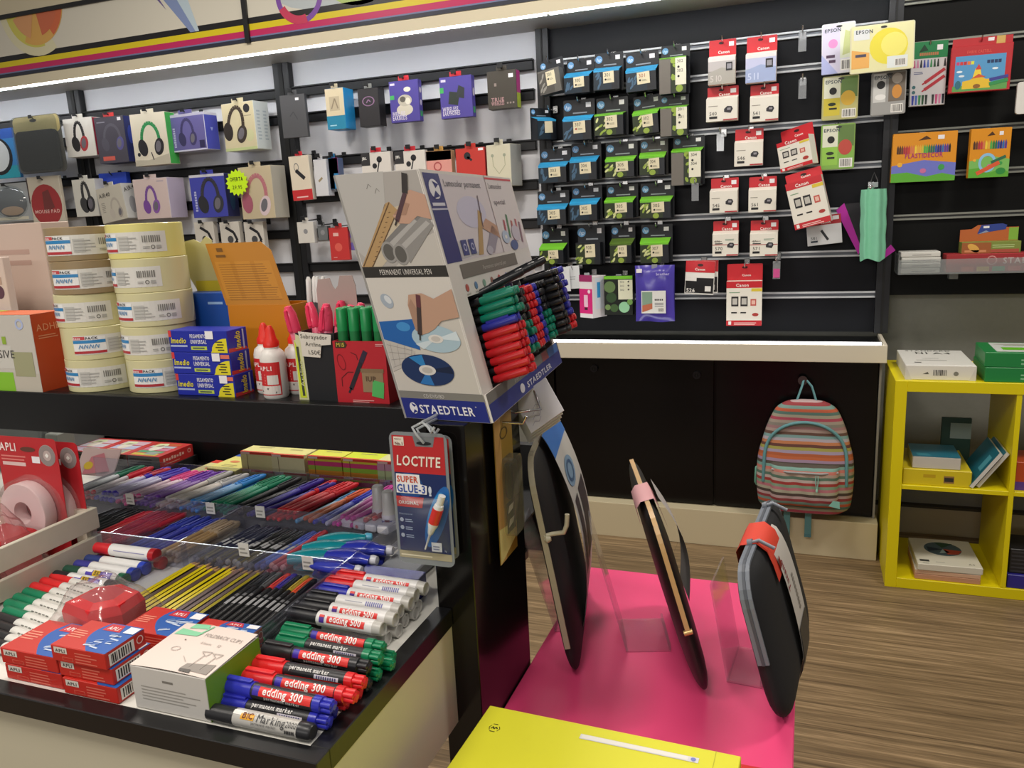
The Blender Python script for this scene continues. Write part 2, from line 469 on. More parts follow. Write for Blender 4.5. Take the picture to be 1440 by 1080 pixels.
b.build('printed_panel', t)
fr = B(); fr.box((0, -.008, h-.02), (w, .02, h), M('#1c1b1c', .4)); fr.build('frame_bar', t)
b = B(); b.box((xj-.012, YC-.012, zl+.05), (xj+.012, YC+.02, 2.52), M('#1a1a1c', .4)); tag(b.build('sign_post'), 'dark vertical strip between the two canopy signs', 'post')

# ------------------------------------------------------------------ lit ledge, cabinet and plinth under the black bay
LX0, LX1 = -1.1, .29
t = thing('lit_ledge', 'cream fronted ledge with a bright light strip under the ink cartridges', 'ledge', (0, 3.19, .79))
b = B(); b.box((LX0, 0, 0), (LX1, .012, .066), M('#cfc7b4', .45), .001); b.build('front_board', t)
b = B(); b.box((LX1-.012, .012, 0), (LX1, .31, .066), M('#cfc7b4', .45)); b.build('side_board', t)
b = B(); b.box((LX0, .012, .02), (LX1-.012, .31, .052), M('#0d0e10', .3)); b.build('top_board', t)
b = B(); b.box((LX0, .016, .0525), (LX1-.02, .03, .0735), GLOW('#ffffff', 5)); b.build('light_strip', t)
CAB = M('#070506', .22, spec=.3)
t = thing('low_cabinet', 'black gloss low cabinet with round locks under the lit ledge', 'cabinet', (0, 3.25, .1555))
b = B(); b.box((-1.1, .02, 0), (.272, .28, .634), CAB); b.box((.272, .0, 0), (.28, .28, .634), M('#8c8a84', .4)); b.build('body', t)
for i, (x0, x1) in enumerate(((-1.1, -1.02), (-1.015, -.34), (-.335, .27))):
    d = B(); d.box((x0+.002, 0, .004), (x1-.002, .02, .63), CAB, .0015); dd = d.build('door', t); DOORS = globals().setdefault('DOORS', []); DOORS.append(dd)
for di, p in enumerate(((836, 518), (980, 527))):
    q = at(*p, Y=3.25); l = B(); l.cyl((q.x, 0, q.z-.155), (q.x, -.012, q.z-.155), .016, M('#2b2a2d', .35, .7), n=20); l.cyl((q.x, -.012, q.z-.155), (q.x, -.013, q.z-.155), .009, M('#121212', .4, .5), n=16); l.box((q.x-.0015, -.0135, q.z-.161), (q.x+.0015, -.0129, q.z-.149), BLACK)
    l.build('lock', DOORS[1])
b = B(); b.box((-1.1, 3.195, 0), (.288, 3.3, .153), M('#cbbf9f', .5), .001)
struct(b.build('baseboard_cabinet'), 'cream plinth under the black cabinet')
# ================================================================== packs hanging on the wall
PRICE = M('#e9e7ea', .5)
class Pack:
    """a pack hung on the wall: local x across, z down from its top, front face at y = 0"""
    def __init__(s, name, label, cat, px, Y=3.36, group=None, tilt=0, yaw=0, w=None):
        x0, y0, x1, y1 = px
        c = at((x0+x1)/2, y0, Y=Y); c2 = at((x0+x1)/2, y1, Y=Y)
        l, r = at(x0, (y0+y1)/2, Y=Y), at(x1, (y0+y1)/2, Y=Y)
        s.w = w or (r.x-l.x); s.h = c.z-c2.z
        s.t = thing(name, label, cat, (c.x, Y, c.z), (0, tilt, yaw), group)
        s.f = flat((-s.w/2, 0, -s.h), (1, 0, 0), (0, 0, 1))
        s.c, s.Y = c, Y
    def part(s, b, name): return b.build(name, s.t)
def bx(w, h, z0, z1, d, m, x0=None, x1=None, y0=0, c=.001):
    b = B(); b.box((-w/2 if x0 is None else x0, y0, z0), (w/2 if x1 is None else x1, y0+d, z1), m, c); return b
def hook(c, Y, label, L=None, name='display_hook', tagc='#cfd3d6', black=False, up=.012):
    """a peg on the rail behind: back clip, wire and, at its tip, a clear price holder"""
    z = min(RZ, key=lambda q: abs(q-(c.z+up))) if L is None else c.z+up
    t = thing(name, label, 'hook', (c.x, YW-.012, c.z))
    m = M('#17181b', .4) if black else CHROME
    b = B(); y1 = Y-YW+.0
    b.box((-.012, -.006, up-.012), (.012, 0, up+.02), m, .002)
    b.tube([(0, 0, up), (0, y1*.5, up-.004), (0, y1-.01, up-.006), (0, y1-.022, up+.004), (0, y1-.026, up+.012)], .0028, m, 6)
    b.build('wire', t)
    if tagc:
        k = B(); k.box((-.012, y1-.034, up-.004), (.012, y1-.03, up+.014), M('#17181b', .4) if black else CLEAR(tagc, .35), .001); k.build('price_holder', t)
    return t

# ---------------------------------------------------------------- black and blue or green ink cartridge packs
HPB = M('#11151c', .4); HPG = M('#4a4640', .45)
CY, GR = M('#2a94c8', .4), M('#6fbb2c', .4)
LOGO, CRM = M('#5f95c4', .4), M('#d8cfb0', .5)
DARKB, LEAF, LEAF2 = M('#0d2230', .4), M('#8aa23c', .5), M('#243016', .5)
hp = [  # label words, x0, header top, x1, header bottom, band bottom, foot, band colour, number, tall
 ('tilted grey, label without a colour band, far left of the top row', 750, 81, 785, 98, 98, 132, None, '300', 0),
 ('blue-banded pack 300, second from the left in the top row', 791, 80, 831, 99, 106, 131, CY, '300', 0),
 ('blue-banded pack 301 with a black dot, third in the top row', 833, 71, 873, 92, 98, 126, CY, '301', 0),
 ('blue-banded pack 301 with a red number, fourth in the top row', 876, 70, 923, 91, 99, 128, CY, '301', 0),
 ('tall green pack with a long white label, top row', 926, 60, 967, 78, 80, 131, GR, '302', 1),
 ('narrow blue-banded pack turned sideways, left of row two', 757, 150, 781, 163, 168, 196, CY, '', 0),
 ('blue-banded pack 337, second row under the blue pack 300', 788, 138, 832, 161, 168, 197, CY, '337', 0),
 ('green-lined pack 302 with a black dot, second row', 834, 135, 879, 157, 160, 190, GR, '302', 0),
 ('green-banded pack 302 with a slanted label, second row', 886, 132, 926, 152, 159, 188, GR, '302', 0),
 ('tall green pack 301 over 301, second row', 927, 131, 967, 147, 150, 191, GR, '301', 1),
 ('blue-banded pack 303, left end of the third row', 755, 208, 798, 227, 233, 257, CY, '303', 0),
 ('blue-banded pack 304, third row', 799, 200, 841, 219, 226, 253, CY, '304', 0),
 ('green-banded pack 305 with a dark header, third row', 848, 198, 893, 219, 225, 249, GR, '305', 0),
 ('green-banded pack 304 with a brown header, third row', 898, 194, 937, 213, 220, 246, GR, '304', 0),
 ('tall green pack 304 over 304, third row', 943, 190, 988, 207, 212, 260, GR, '304', 1),
 ('blue-banded pack 305, left end of the fourth row', 752, 268, 796, 287, 293, 316, CY, '305', 0),
 ('blue-banded pack 305 without a dot, second in the fourth row', 799, 261, 842, 279, 286, 310, CY, '305', 0),
 ('green-banded pack 305 with a black dot, third in the fourth row', 848, 259, 893, 277, 283, 307, GR, '305', 0),
 ('wide green-banded pack 305, end of the fourth row', 897, 257, 945, 276, 282, 307, GR, '305', 0),
 ('green-banded pack 932, left end of the fifth row', 756, 322, 794, 343, 350, 371, GR, '932', 0),
 ('pack 933 without a colour band, second in the fifth row', 808, 317, 846, 341, 341, 372, None, '933', 0),
 ('pack 933 with an olive band, third in the fifth row', 855, 317, 889, 336, 343, 370, M('#4f6a22', .4), '933', 0),
 ('green-banded pack 307, right end of the fifth row', 899, 316, 943, 335, 342, 370, GR, '307', 0)]
for i, (lab, x0, y0, x1, yh, yb, y1, band, num, tall) in enumerate(hp):
    grey = i in (0,); brown = i in (13,)
    yaw = {5: .9, 0: -.12}.get(i, rnd(-.06, .06)); tilt = {0: -.13, 8: -.06, 3: -.03}.get(i, 0)
    P = Pack('ink_cartridge_pack', 'black ink cartridge pack: '+lab if not lab.startswith(('tall', 'tilted', 'narrow', 'wide')) else lab.split(' ')[0]+' ink cartridge pack: '+lab.split(' ', 1)[1], 'ink pack', (x0, y0, x1, y1), 3.36, 'black ink cartridge packs', tilt, yaw, w=.105 if i == 5 else None)
    w, h = P.w, P.h; f = P.f
    s = h/(y1-y0); zh, zb = (y1-yh)*s, (y1-yb)*s
    cw = w*(.9 if not tall else .93); cx0 = (w-cw)*(.2 if i % 3 else .5)
    hd = B(); hd.prism([(a-w/2, b-h) for a, b in rrect(w, h, .004, 2)], lambda a, b, q: (a, .05+q, b), -.0006, .0006, M('#3a3733', .45) if brown else HPB)
    g = flat((-w/2, .0492, -h), (1, 0, 0), (0, 0, 1))
    hh = h-zh
    hd.disc(g, w*.14, h-hh*.42, hh*.26, LOGO, 1, n=18); hd.text(g, w*.14, h-hh*.55, hh*.34, 'hp', M('#dfeaf4', .4), 2, 'c', shear=.3)
    hd.disc(g, w*.45, h-hh*.3, .009, BLACK, 1, .004, 10)
    hd.rect(g, w*.3, zh+hh*.14, w*.75, zh+hh*.22, M('#8a9098', .5), 1)
    ho = P.part(hd, 'hang_card'); st = B(); st.rect(g, w*.72, h-hh*.5, w*.88, h-hh*.2, PRICE, 1); st.build('price_sticker', ho)
    ct = B(); z1 = zb-h
    body = M('#5d5a55', .45) if grey else HPB
    ct.hexa([(-w/2+cx0, 0, -h), (-w/2+cx0+cw, 0, -h), (-w/2+cx0+cw, .0485, -h), (-w/2+cx0, .0485, -h)], [(-w/2+cx0, 0, z1), (-w/2+cx0+cw, 0, z1), (-w/2+cx0+cw, .0485, z1+(zh-zb)), (-w/2+cx0, .0485, z1+(zh-zb))], body)
    if band:
        ct.add([(-w/2+cx0-.002, -.0006, z1), (-w/2+cx0+cw+.002, -.0006, z1), (-w/2+cx0+cw+.004, .048, z1+zh-zb+.001), (-w/2+cx0-.004, .048, z1+zh-zb+.001)], [(0, 1, 2, 3)], band)
        ct.rect(f, cx0, zb-.006, cx0+cw, zb, band, 1)
    green = band in (GR,) or num == '933'
    lb_ = B()
    if tall:
        ct.rect(f, cx0, 0, cx0+cw*.42, zb-.003, M('#6b665f', .5), 1)
        ct.rect(f, cx0+cw*.45, .004, cx0+cw*.98, zb-.006, DARKB if 0 else LEAF2, 1)
        for q in range(5): ct.disc(f, cx0+cw*rnd(.5, .6), zb*rnd(.1, .9), .011, LEAF, 2+q*.2, .006, 10, rnd(0, 3))
        ct.disc(f, cx0+cw*.75, zb*.12, .014, LEAF, 2.5, n=12); ct.disc(f, cx0+cw*.52, zb*.9, .011, LEAF, 2.6, n=12)
        lb_.rect(f, cx0+cw*.6, zb*.22, cx0+cw*1.0, zb*.97, M('#dfdcc8', .5), 4)
        for q in (.76, .5): lb_.text(f, cx0+cw*.66, zb*q+.01, .016, num, M('#2a2a28', .5), 6); lb_.disc(f, cx0+cw*.72, zb*q-.006, .0045, BLACK, 6, n=10)
    else:
        if green:
            ct.rect(f, cx0, .002, cx0+cw*.75, zb-.007, LEAF2, 1)
            for q in range(7): ct.disc(f, cx0+cw*rnd(.05, .4), zb*rnd(.1, .85), .011, LEAF if q % 2 else M('#c4c98a', .5), 2+q*.2, .0045, 10, rnd(.5, 1.2))
            ct.disc(f, cx0+cw*.52, zb*.14, .013, LEAF, 3.6, .011, 14)
        else:
            ct.rect(f, cx0, .002, cx0+cw*.7, zb-.007, M('#4a4742', .5) if grey else DARKB, 1)
            for q in range(6): ct.disc(f, cx0+cw*rnd(.08, .32), zb*rnd(.15, .8), .012, M('#3d5d78', .5) if not grey else M('#8d8a83', .5), 2+q*.2, .004, 10, rnd(.8, 1.5))
        lw = cw*.42; lx = cx0+cw*.38; l0, l1 = zb*.32, zb*.93
        lb_.poly(f, [(lx, l0), (lx+lw, l0+.002), (lx+lw*.97, l1), (lx-lw*.02, l1-.002)], CRM, 4)
        if num:
            lb_.text(f, lx+lw*.1, l1-.021, .019, num, M('#33322c', .5) if i != 3 else M('#a5502c', .5), 6, width=lw*.55)
            lb_.disc(f, lx+lw*.22, l1-.032, .0042, BLACK if i not in (6,) else M('#a02c2c'), 6, n=10); lb_.lines(f, lx+lw*.36, l1-.036, lx+lw*.8, l1-.028, M('#8b8570'), 2, 6)
    lb_.build('paper_label', P.part(ct, 'carton'))
    HL = {'t': 'top', 's': 'second', 'h': 'third', 'f': 'fourth', 'v': 'fifth'}['tttttssssshhhhhffffvvvv'[i]]; n0 = 'tttttssssshhhhhffffvvvv'.index('tttttssssshhhhhffffvvvv'[i]); nn = 'tttttssssshhhhhffffvvvv'.count('tttttssssshhhhhffffvvvv'[i])
    hook(P.c, 3.41, 'chrome hook for the black ink packs, '+nth(i-n0, nn)+' of the '+HL+' row', up=-.004, tagc=None)

# ---------------------------------------------------------------- red and white ink cartridge packs
RED, RED2 = M('#c2222c', .4), M('#a81e28', .4)
CRW = M('#e2ded2', .5)
def canon(b, f, x, z, size, m=None, k=3): b.text(f, x, z, size, 'Canon', m or M('#f3e9e4', .4), k, 'c', bold=1)
def chip(b, f, x, z, s, k=3):
    b.poly(f, [(x-s, z-s*.5), (x+s*.5, z-s*.8), (x+s, z+.1*s), (x+s*.7, z+s*.7), (x-s*.3, z+s*.8), (x-s, z+.2*s)], M('#26242a', .4), k); b.rect(f, x-s*.3, z-.1*s, x+s*.5, z+.4*s, M('#8d8a90', .4), k+1)
def cano_box(lab, px, num, hd=.33, tilt=0, yaw=0, second=False, foot=False, photo=None, Y=3.36):
    P = Pack('ink_cartridge_box', lab, 'ink box', px, Y, 'red and white ink cartridge boxes', tilt, yaw); w, h, f = P.w, P.h, P.f
    zb = h*(1-hd)
    c = B(); g = flat((-w/2, .039, -h), (1, 0, 0), (0, 0, 1))
    c.prism([(a-w/2, b-h) for a, b in rrect(w, h, .003, 2)], lambda a, b, q: (a, .04+q, b), -.0005, .0005, RED); canon(c, g, w*.55, h-h*hd*.72, .015)
    c.disc(g, w*.45, h-.012, .01, M('#2a0a0c'), 1, .005, 10); ho = P.part(c, 'hang_card'); st = B(); st.rect(g, w*.74, h-.026, w*.92, h-.01, PRICE, 2); st.build('price_sticker', ho)
    k = B(); k.hexa([(-w/2, 0, -h), (w/2, 0, -h), (w/2, .038, -h), (-w/2, .038, -h)], [(-w/2, 0, zb-h), (w/2, 0, zb-h), (w/2, .038, zb-h+.012), (-w/2, .038, zb-h+.012)], CRW)
    if photo:
        k.rect(f, 0, 0, w, zb, M(photo[0], .4), 1); k.rect(f, 0, 0, w, zb*.5, M(photo[1], .4), 2); k.poly(f, [(0, zb*.45), (w*.5, zb*.62), (w, zb*.5), (w, 0), (0, 0)], M(photo[2], .4), 2.5)
        k.text(f, w*.06, zb*.1, zb*.34, num, M(photo[3], .4), 4); k.rect(f, w*.66, zb*.48, w*.9, zb*.8, M('#232228', .4), 4); k.rect(f, w*.7, zb*.55, w*.86, zb*.74, M('#8f8d95', .4), 5); k.rect(f, 0, zb*.86, w, zb, M('#ded8d6', .4), 3)
    else:
        k.lines(f, w*.07, zb*.66, w*.4, zb*.72, M('#8b8578'), 1, 2); k.text(f, w*.1, zb*.27, zb*.22, num, M('#222222', .5), 3); k.rect(f, w*.1, zb*.12, w*.36, zb*.22, BLACK, 3); chip(k, f, w*.72, zb*.48, w*.14); k.rect(f, w*.55, .001, w, zb*.07, RED2, 2)
    if foot: k.rect(f, 0, zb*.5, w, zb*.53, RED2, 2); k.text(f, w*.1, zb*.62, zb*.14, num, BLACK, 3); k.rect(f, w*.1, zb*.55, w*.4, zb*.59, BLACK, 3); k.lines(f, w*.5, zb*.7, w*.9, zb*.8, M('#7f9a88'), 2, 2)
    P.part(k, 'carton')
    return P
cb = [('red and grey photo ink pack numbered 510 at the top', (996, 53, 1034, 118), '510', .42, {'photo': ('#b9b4b4', '#8f8d8c', '#a8a49c', '#c9c4c0')}),
      ('red and violet photo ink pack numbered 511 at the top', (1049, 48, 1092, 115), '511', .4, {'photo': ('#b9bcd8', '#a9b6c4', '#9aa8cc', '#c6cfe4')}),
      ('red and white ink box 540 below the grey photo pack', (993, 120, 1037, 170), '540', .36, {}),
      ('red and white ink box 541 below the violet photo pack', (1055, 117, 1095, 170), '541', .36, {}),
      ('red and white ink box 546 left of the tilted boxes', (1033, 180, 1073, 233), '546', .38, {}),
      ('red and white ink box 545 above the 570 box', (998, 250, 1037, 299), '545', .38, {}),
      ('red and white ink box 561 left of the large tilted box', (1053, 248, 1092, 298), '561', .38, {}),
      ('red and white ink box 570 with a red line, lower left', (1002, 311, 1038, 360), '570', .37, {'foot': 1}),
      ('red and white ink box 571 with a red line, beside box 570', (1055, 310, 1094, 360), '571', .37, {'foot': 1})]
for i, (lab, px, num, hd, kw) in enumerate(cb):
    P = cano_box(lab, px, num, hd, yaw=rnd(-.04, .04), **kw)
    hook(P.c, 3.4, 'chrome hook for the '+lab.replace('red and white ', ''), up=-.004, tagc=None)
def twin(lab, px, hd, tilt, yaw, Y, num='twin'):
    P = Pack('ink_multipack_box', lab, 'ink box', px, Y, None, tilt, yaw); w, h, f = P.w, P.h, P.f
    zb = h*(1-hd); c = B(); c.prism([(a-w/2, b-h) for a, b in rrect(w, h, .004, 2)], lambda a, b, q: (a, .045+q, b), -.0005, .0005, RED)
    g = flat((-w/2, .044, -h), (1, 0, 0), (0, 0, 1)); canon(c, g, w*.55, h-h*hd*.75, .012); c.disc(g, w*.5, h-.014, .012, M('#2a0a0c'), 1, .005, 10); P.part(c, 'hang_card')
    k = B(); k.box((-w/2, 0, -h), (w/2, .043, zb-h), CRW, .001)
    k.rect(f, 0, zb*.85, w, zb, RED, 1); canon(k, f, w*.45, zb*.88, .017); k.rect(f, w*.7, zb*.77, w, zb*.84, M('#d8c03a'), 1.5); k.rect(f, 0, 0, w, zb*.12, RED, 1); k.lines(f, w*.22, zb*.02, w*.9, zb*.09, M('#eac8c2'), 2, 2)
    k.rect(f, w*.06, zb*.02, w*.14, zb*.1, WHITE, 2)
    for x in (.14, .4): k.rect(f, w*x, zb*.44, w*(x+.2), zb*.66, M('#1d1c1f'), 2); k.rect(f, w*(x+.03), zb*.48, w*(x+.17), zb*.62, M('#b9b6ae'), 3); k.rect(f, w*x, zb*.28, w*(x+.16), zb*.31, BLACK, 2)
    k.rect(f, w*.68, zb*.45, w*.84, zb*.6, M('#c05348'), 2); k.rect(f, w*.71, zb*.48, w*.81, zb*.57, M('#e3b7a8'), 3); k.disc(f, w*.82, zb*.25, w*.09, M('#a8332c'), 2, w*.05)
    k.lines(f, w*.08, zb*.74, w*.4, zb*.78, M('#7da07f'), 1, 2)
    P.part(k, 'carton'); return P
twin('small red and white twin ink box tilted to the right, upper', (1085, 178, 1137, 238), .3, -.2, -.5, 3.36)
twin('large red and white twin ink box tilted above the small white pen pack', (1100, 240, 1152, 320), .16, -.24, -.15, 3.30)
P = twin('red and white twin ink box hanging lowest, level with the ledge', (1022, 372, 1072, 458), .27, 0, .03, 3.34)
hook(P.c, 3.38, 'chrome display hook carrying the lowest twin ink box', up=-.006, tagc=None)
P = Pack('ink_cartridge_pack', 'small white ink pack with a pen picture and red header, tilted', 'ink pack', (1133, 303, 1182, 344), 3.37, None, -.09); w, h, f = P.w, P.h, P.f
k = B(); k.box((-w/2, 0, -h), (w/2, .015, 0), M('#dcdde0', .45), .001); k.rect(f, 0, h*.68, w, h, RED2, 1); canon(k, f, w*.55, h*.72, .013); k.rect(f, w*.76, h*.82, w*.94, h*.95, PRICE, 2)
k.line(f, [(w*.42, h*.5), (w*.6, h*.15)], .009, M('#22262c'), 2); k.text(f, w*.1, h*.2, .016, '581', M('#333333'), 2); k.rect(f, w*.1, h*.1, w*.3, h*.16, M('#2a3548'), 2); P.part(k, 'carton'); hook(P.c, 3.385, 'chrome hook carrying the small white pen ink pack', 1, up=-.008, tagc=None)
# foil pouches numbered 526
for i in (1, 0):
    P = Pack('ink_pouch', ['front black and white ink pouch numbered 526 with red header', 'second ink pouch showing behind the 526 pouch'][i], 'ink pouch', (965+i*4, 367-i, 1006+i*4, 414-i*2), 3.37+i*.014, None, .06+i*-.04); w, h, f = P.w, P.h, P.f
    k = B(); k.grid(lambda u, v: ((u-.5)*w, -.006*math.sin(PI*u)*math.sin(PI*v), -h+v*h), 8, 8, WHITE); k.grid(lambda u, v: ((.5-u)*w, .004, -h+v*h), 1, 1, WHITE)
    g = lambda a, b, q=0: V((a-w/2, -.006*math.sin(PI*a/w)*math.sin(PI*b/h)-.0006-q, -h+b))
    def gr(a0, b0, a1, b1, m, kk): k.grid(lambda u, v: g(a0+(a1-a0)*u, b0+(b1-b0)*v, EPS*kk), 6, 6, m)
    gr(0, h*.66, w, h, RED, 1); gr(w*.02, h*.04, w*.98, h*.5, M('#1b1c1e', .4), 1)
    gr(w*.02, h*.4, w*.4, h*.5, WHITE, 1.5); canon(k, g, w*.5, h*.72, .014, k=4); k.text(g, w*.06, h*.06, .022, '526', WHITE, 4, bold=1); gr(w*.7, h*.1, w*.9, h*.26, WHITE, 3); k.disc(g, w*.5, h*.88, .012, M('#3a1012'), 3, .006, 10)
    P.part(k, 'pouch')
hook(P.c, 3.41, 'chrome hook carrying the black 526 ink pouches', 1, up=-.01, tagc=None)

# ---------------------------------------------------------------- pale photo ink packs at the right of the black bay
def epson(lab, px, Y, base, pic, tilt=0, yaw=0, dots='#1a1a1a', white='#d9dadb', split=.52):
    P = Pack('ink_blister_pack', lab, 'ink pack', px, Y, None, tilt, yaw); w, h, f = P.w, P.h, P.f
    hook(P.c, Y+.05, 'chrome hook carrying the '+lab.split(' with')[0].split(' below')[0].split(' left')[0].split(' slant')[0], 1, up=-.008, tagc=None)
    k = B(); k.prism([(a-w/2, b-h) for a, b in rrect(w, h, .006, 3)], lambda a, b, q: (a, q, b), 0, .012, M(base, .35))
    pic(k, f, w, h); k.text(f, w*.08, h*.83, .017, 'EPSON', M('#3b4650'), 4, bold=1); k.disc(f, w*split, h*.93, .011, M('#303030'), 5, .004, 10)
    P.part(k, 'card'); return P
def p_pink(k, f, w, h):
    k.rect(f, w*.02, h*.02, w*.55, h*.98, M('#cfcbe0', .4), 1); k.rect(f, w*.55, h*.3, w*.98, h*.98, M('#d9dfc8', .4), 1); k.disc(f, w*.34, h*.6, .016, M('#e08cc4'), 2); k.poly(f, [(w*.62, h*.35), (w*.95, h*.4), (w*.85, h*.8), (w*.7, h*.85)], M('#bfc88c'), 2)
    k.rect(f, w*.14, h*.32, w*.4, h*.38, M('#4b3550'), 2); k.rect(f, w*.22, h*.22, w*.42, h*.28, M('#4b3550'), 2); k.barcode(f, w*.58, h*.05, w*.36, h*.22); k.poly(f, [(0, 0), (w*.5, 0), (0, h*.4)], M('#a9b0dc'), 1.5)
def p_yel(k, f, w, h):
    k.rect(f, w*.02, h*.02, w*.98, h*.98, M('#e6e3b0', .4), 1); k.disc(f, w*.6, h*.52, w*.3, M('#e9dc4a', .4), 2, h*.38); k.disc(f, w*.68, h*.55, w*.2, M('#f0e87a', .4), 2.5, h*.25); k.poly(f, [(w*.02, h*.1), (w*.3, h*.1), (w*.3, h*.42), (w*.02, h*.5)], M('#e8b060'), 2.2); k.rect(f, w*.05, h*.7, w*.3, h*.92, M('#dfe3e4'), 3); k.rect(f, w*.08, h*.34, w*.25, h*.4, M('#4a4a60'), 3)
    k.rect(f, w*.58, h*.05, w*.9, h*.3, M('#dfe6e6'), 3); k.barcode(f, w*.7, h*.08, w*.18, h*.16, 4)
def p_grn(a, bb, c2):
    def q(k, f, w, h):
        k.rect(f, w*.02, h*.02, w*.98, h*.98, M(a, .4), 1); k.rect(f, w*.05, h*.5, w*.5, h*.97, M('#d6d8c4', .4), 2); k.poly(f, [(w*.52, h*.55), (w*.97, h*.5), (w*.97, h*.97), (w*.52, h*.97)], M('#5d7a3c', .4), 2); k.disc(f, w*.72, h*.48, w*.2, M(bb), 3, h*.17); k.rect(f, w*.05, h*.1, w*.5, h*.5, M(c2), 2)
        k.disc(f, w*.3, h*.66, .013, BLACK, 4); k.disc(f, w*.28, h*.36, .014, M('#24301a'), 4, .006); k.rect(f, w*.2, h*.24, w*.42, h*.28, BLACK, 4); k.barcode(f, w*.56, h*.04, w*.38, h*.2)
    return q
def p_cat(k, f, w, h):
    k.rect(f, w*.02, h*.02, w*.98, h*.98, M('#9a9a98', .4), 1); k.rect(f, w*.06, h*.3, w*.42, h*.96, M('#c9cac8'), 2); k.disc(f, w*.28, h*.7, .014, BLACK, 3); k.disc(f, w*.27, h*.42, .018, M('#e4e4e2'), 3, .01); k.rect(f, w*.5, h*.3, w*.97, h*.96, M('#6f655a'), 2); k.disc(f, w*.74, h*.52, w*.14, M('#c98a3c'), 3, h*.16); k.disc(f, w*.74, h*.82, w*.15, M('#b8aea2'), 3, h*.12); k.barcode(f, w*.58, h*.04, w*.34, h*.2)
epson('pale violet ink pack with a pink dot, left of the big yellow pack', (1156, 32, 1203, 103), 3.35, '#d6d6de', p_pink, -.02)
epson('wide pale yellow glossy ink pack slanting at the top right', (1196, 33, 1287, 100), 3.28, '#dfdcb8', p_yel, -.02, .1)
epson('yellow and green ink pack with a black dot below the violet pack', (1157, 106, 1208, 168), 3.36, '#a8a878', p_grn('#b5b070', '#d0a838', '#c8b83a'), 0)
epson('grey ink pack with an orange cat picture', (1226, 100, 1275, 161), 3.33, '#8f8f8d', p_cat, -.01)
epson('green ink pack with a red strawberry picture', (1155, 174, 1203, 238), 3.36, '#7d9a4c', p_grn('#7fae48', '#b8483c', '#8fc04c'), 0)
for lab, px, L in (('empty clear-tipped hook on the top rail right of the violet photo pack', (1129, 46), 1), ('empty clear-tipped hook on the second rail', (1129, 112), 1), ('empty clear-tipped hook on the third rail left of ink box 546', (1015, 186), 1), ('empty clear-tipped hook on the fourth rail under the tall 304 pack', (980, 256), 1), ('empty clear-tipped hook with a pink ticket under ink box 571', (1093, 364), 1)):
    c = at(*px, Y=3.4); t = hook(c, 3.36, lab, 1, tagc=None, up=-.0)
    k = B(); k.box((-.014, -.145, -.075), (.014, -.14, -.005), CLEAR('#c8ccd0', .3)); k.build('price_holder', t)
    if 'pink' in lab: k = B(); k.box((-.012, -.147, -.07), (.012, -.1455, -.035), M('#c84a8a')); k.build('price_ticket', t)

# ---------------------------------------------------------------- lowest row over the ledge
P = Pack('ink_bottle_box', 'pink and white ink bottle box at the left of the lowest row', 'ink box', (811, 385, 835, 447), 3.33, None, 0, -.5); w, h, f = P.w, P.h, P.f
k = B(); k.box((-w/2, 0, -h), (w/2, .09, -.012), M('#e9e4e6', .4), .001); k.rect(f, 0, h*.1, w, h*.66, M('#d8287c', .4), 1); k.rect(f, 0, h*.82, w, h*.97, M('#a03068', .4), 1); k.rect(f, w*.35, h*.25, w*.65, h*.52, M('#f0c6da'), 2); k.rect(f, w*.38, h*.18, w*.62, h*.24, M('#40202c'), 2); k.disc(f, w*.75, h*.6, .008, M('#f6dfe9'), 2)
g = flat((w/2, 0, -h), (0, 1, 0), (0, 0, 1)); k.rect(g, .02, h*.2, .07, h*.9, M('#dfe6ee'), 1); k.rect(g, .03, h*.45, .05, h*.8, M('#3d9bd6'), 2); P.part(k, 'carton'); hook(P.c, 3.4, 'chrome hook carrying the pink ink bottle box', 1, up=-.012, tagc='#cfd3d6')
P = Pack('ink_cartridge_pack', 'green bubble patterned ink multipack in the lowest row', 'ink pack', (849, 388, 889, 443), 3.34); w, h, f = P.w, P.h, P.f
k = B(); k.box((-w/2, 0, -h), (w/2, .05, 0), M('#141a16', .4), .001); k.rect(f, 0, h*.92, w, h, GR, 1); k.rect(f, w*.5, h*.4, w, h*.9, M('#d5d6bc'), 2)
for x, z, r_, c in ((.2, .72, .2, '#5f7a4a'), (.25, .45, .18, '#2f4a2c'), (.7, .2, .19, '#8fc49a'), (.35, .18, .14, '#3f5c34'), (.9, .33, .1, '#6f9a50'), (.12, .2, .1, '#6c8850')): k.disc(f, w*x, h*z, w*r_, M(c, .4), 1.5)
for q in (.82, .72, .62): k.text(f, w*.56, h*q, .012, '302', M('#333333'), 3); k.disc(f, w*.86, h*q+.005, .004, M('#4d4a44'), 3, n=8)
P.part(k, 'carton'); hook(P.c, 3.4, 'chrome hook carrying the green bubble multipack', 1, up=-.008, tagc='#cfd3d6')
P = Pack('ink_pouch', 'large violet plastic ink bag with a white label', 'ink pouch', (893, 373, 948, 452), 3.32); w, h, f = P.w, P.h, P.f
bulge = lambda u, v: -.022*(math.sin(PI*u)*math.sin(PI*v))**.6
k = B(); k.grid(lambda u, v: ((u-.5)*w*(1-.03*math.sin(PI*v)), bulge(u, v)+.003*math.sin(9*u+5*v), -h+v*h+.003*math.sin(7*u)*(1-v)), 14, 16, M('#4a3fa0', .18)); k.grid(lambda u, v: ((.5-u)*w, .006, -h+v*h), 1, 1, M('#3a3288', .3)); g = lambda a, b, q=0: V((a-w/2, -.0245-q, -h+b))
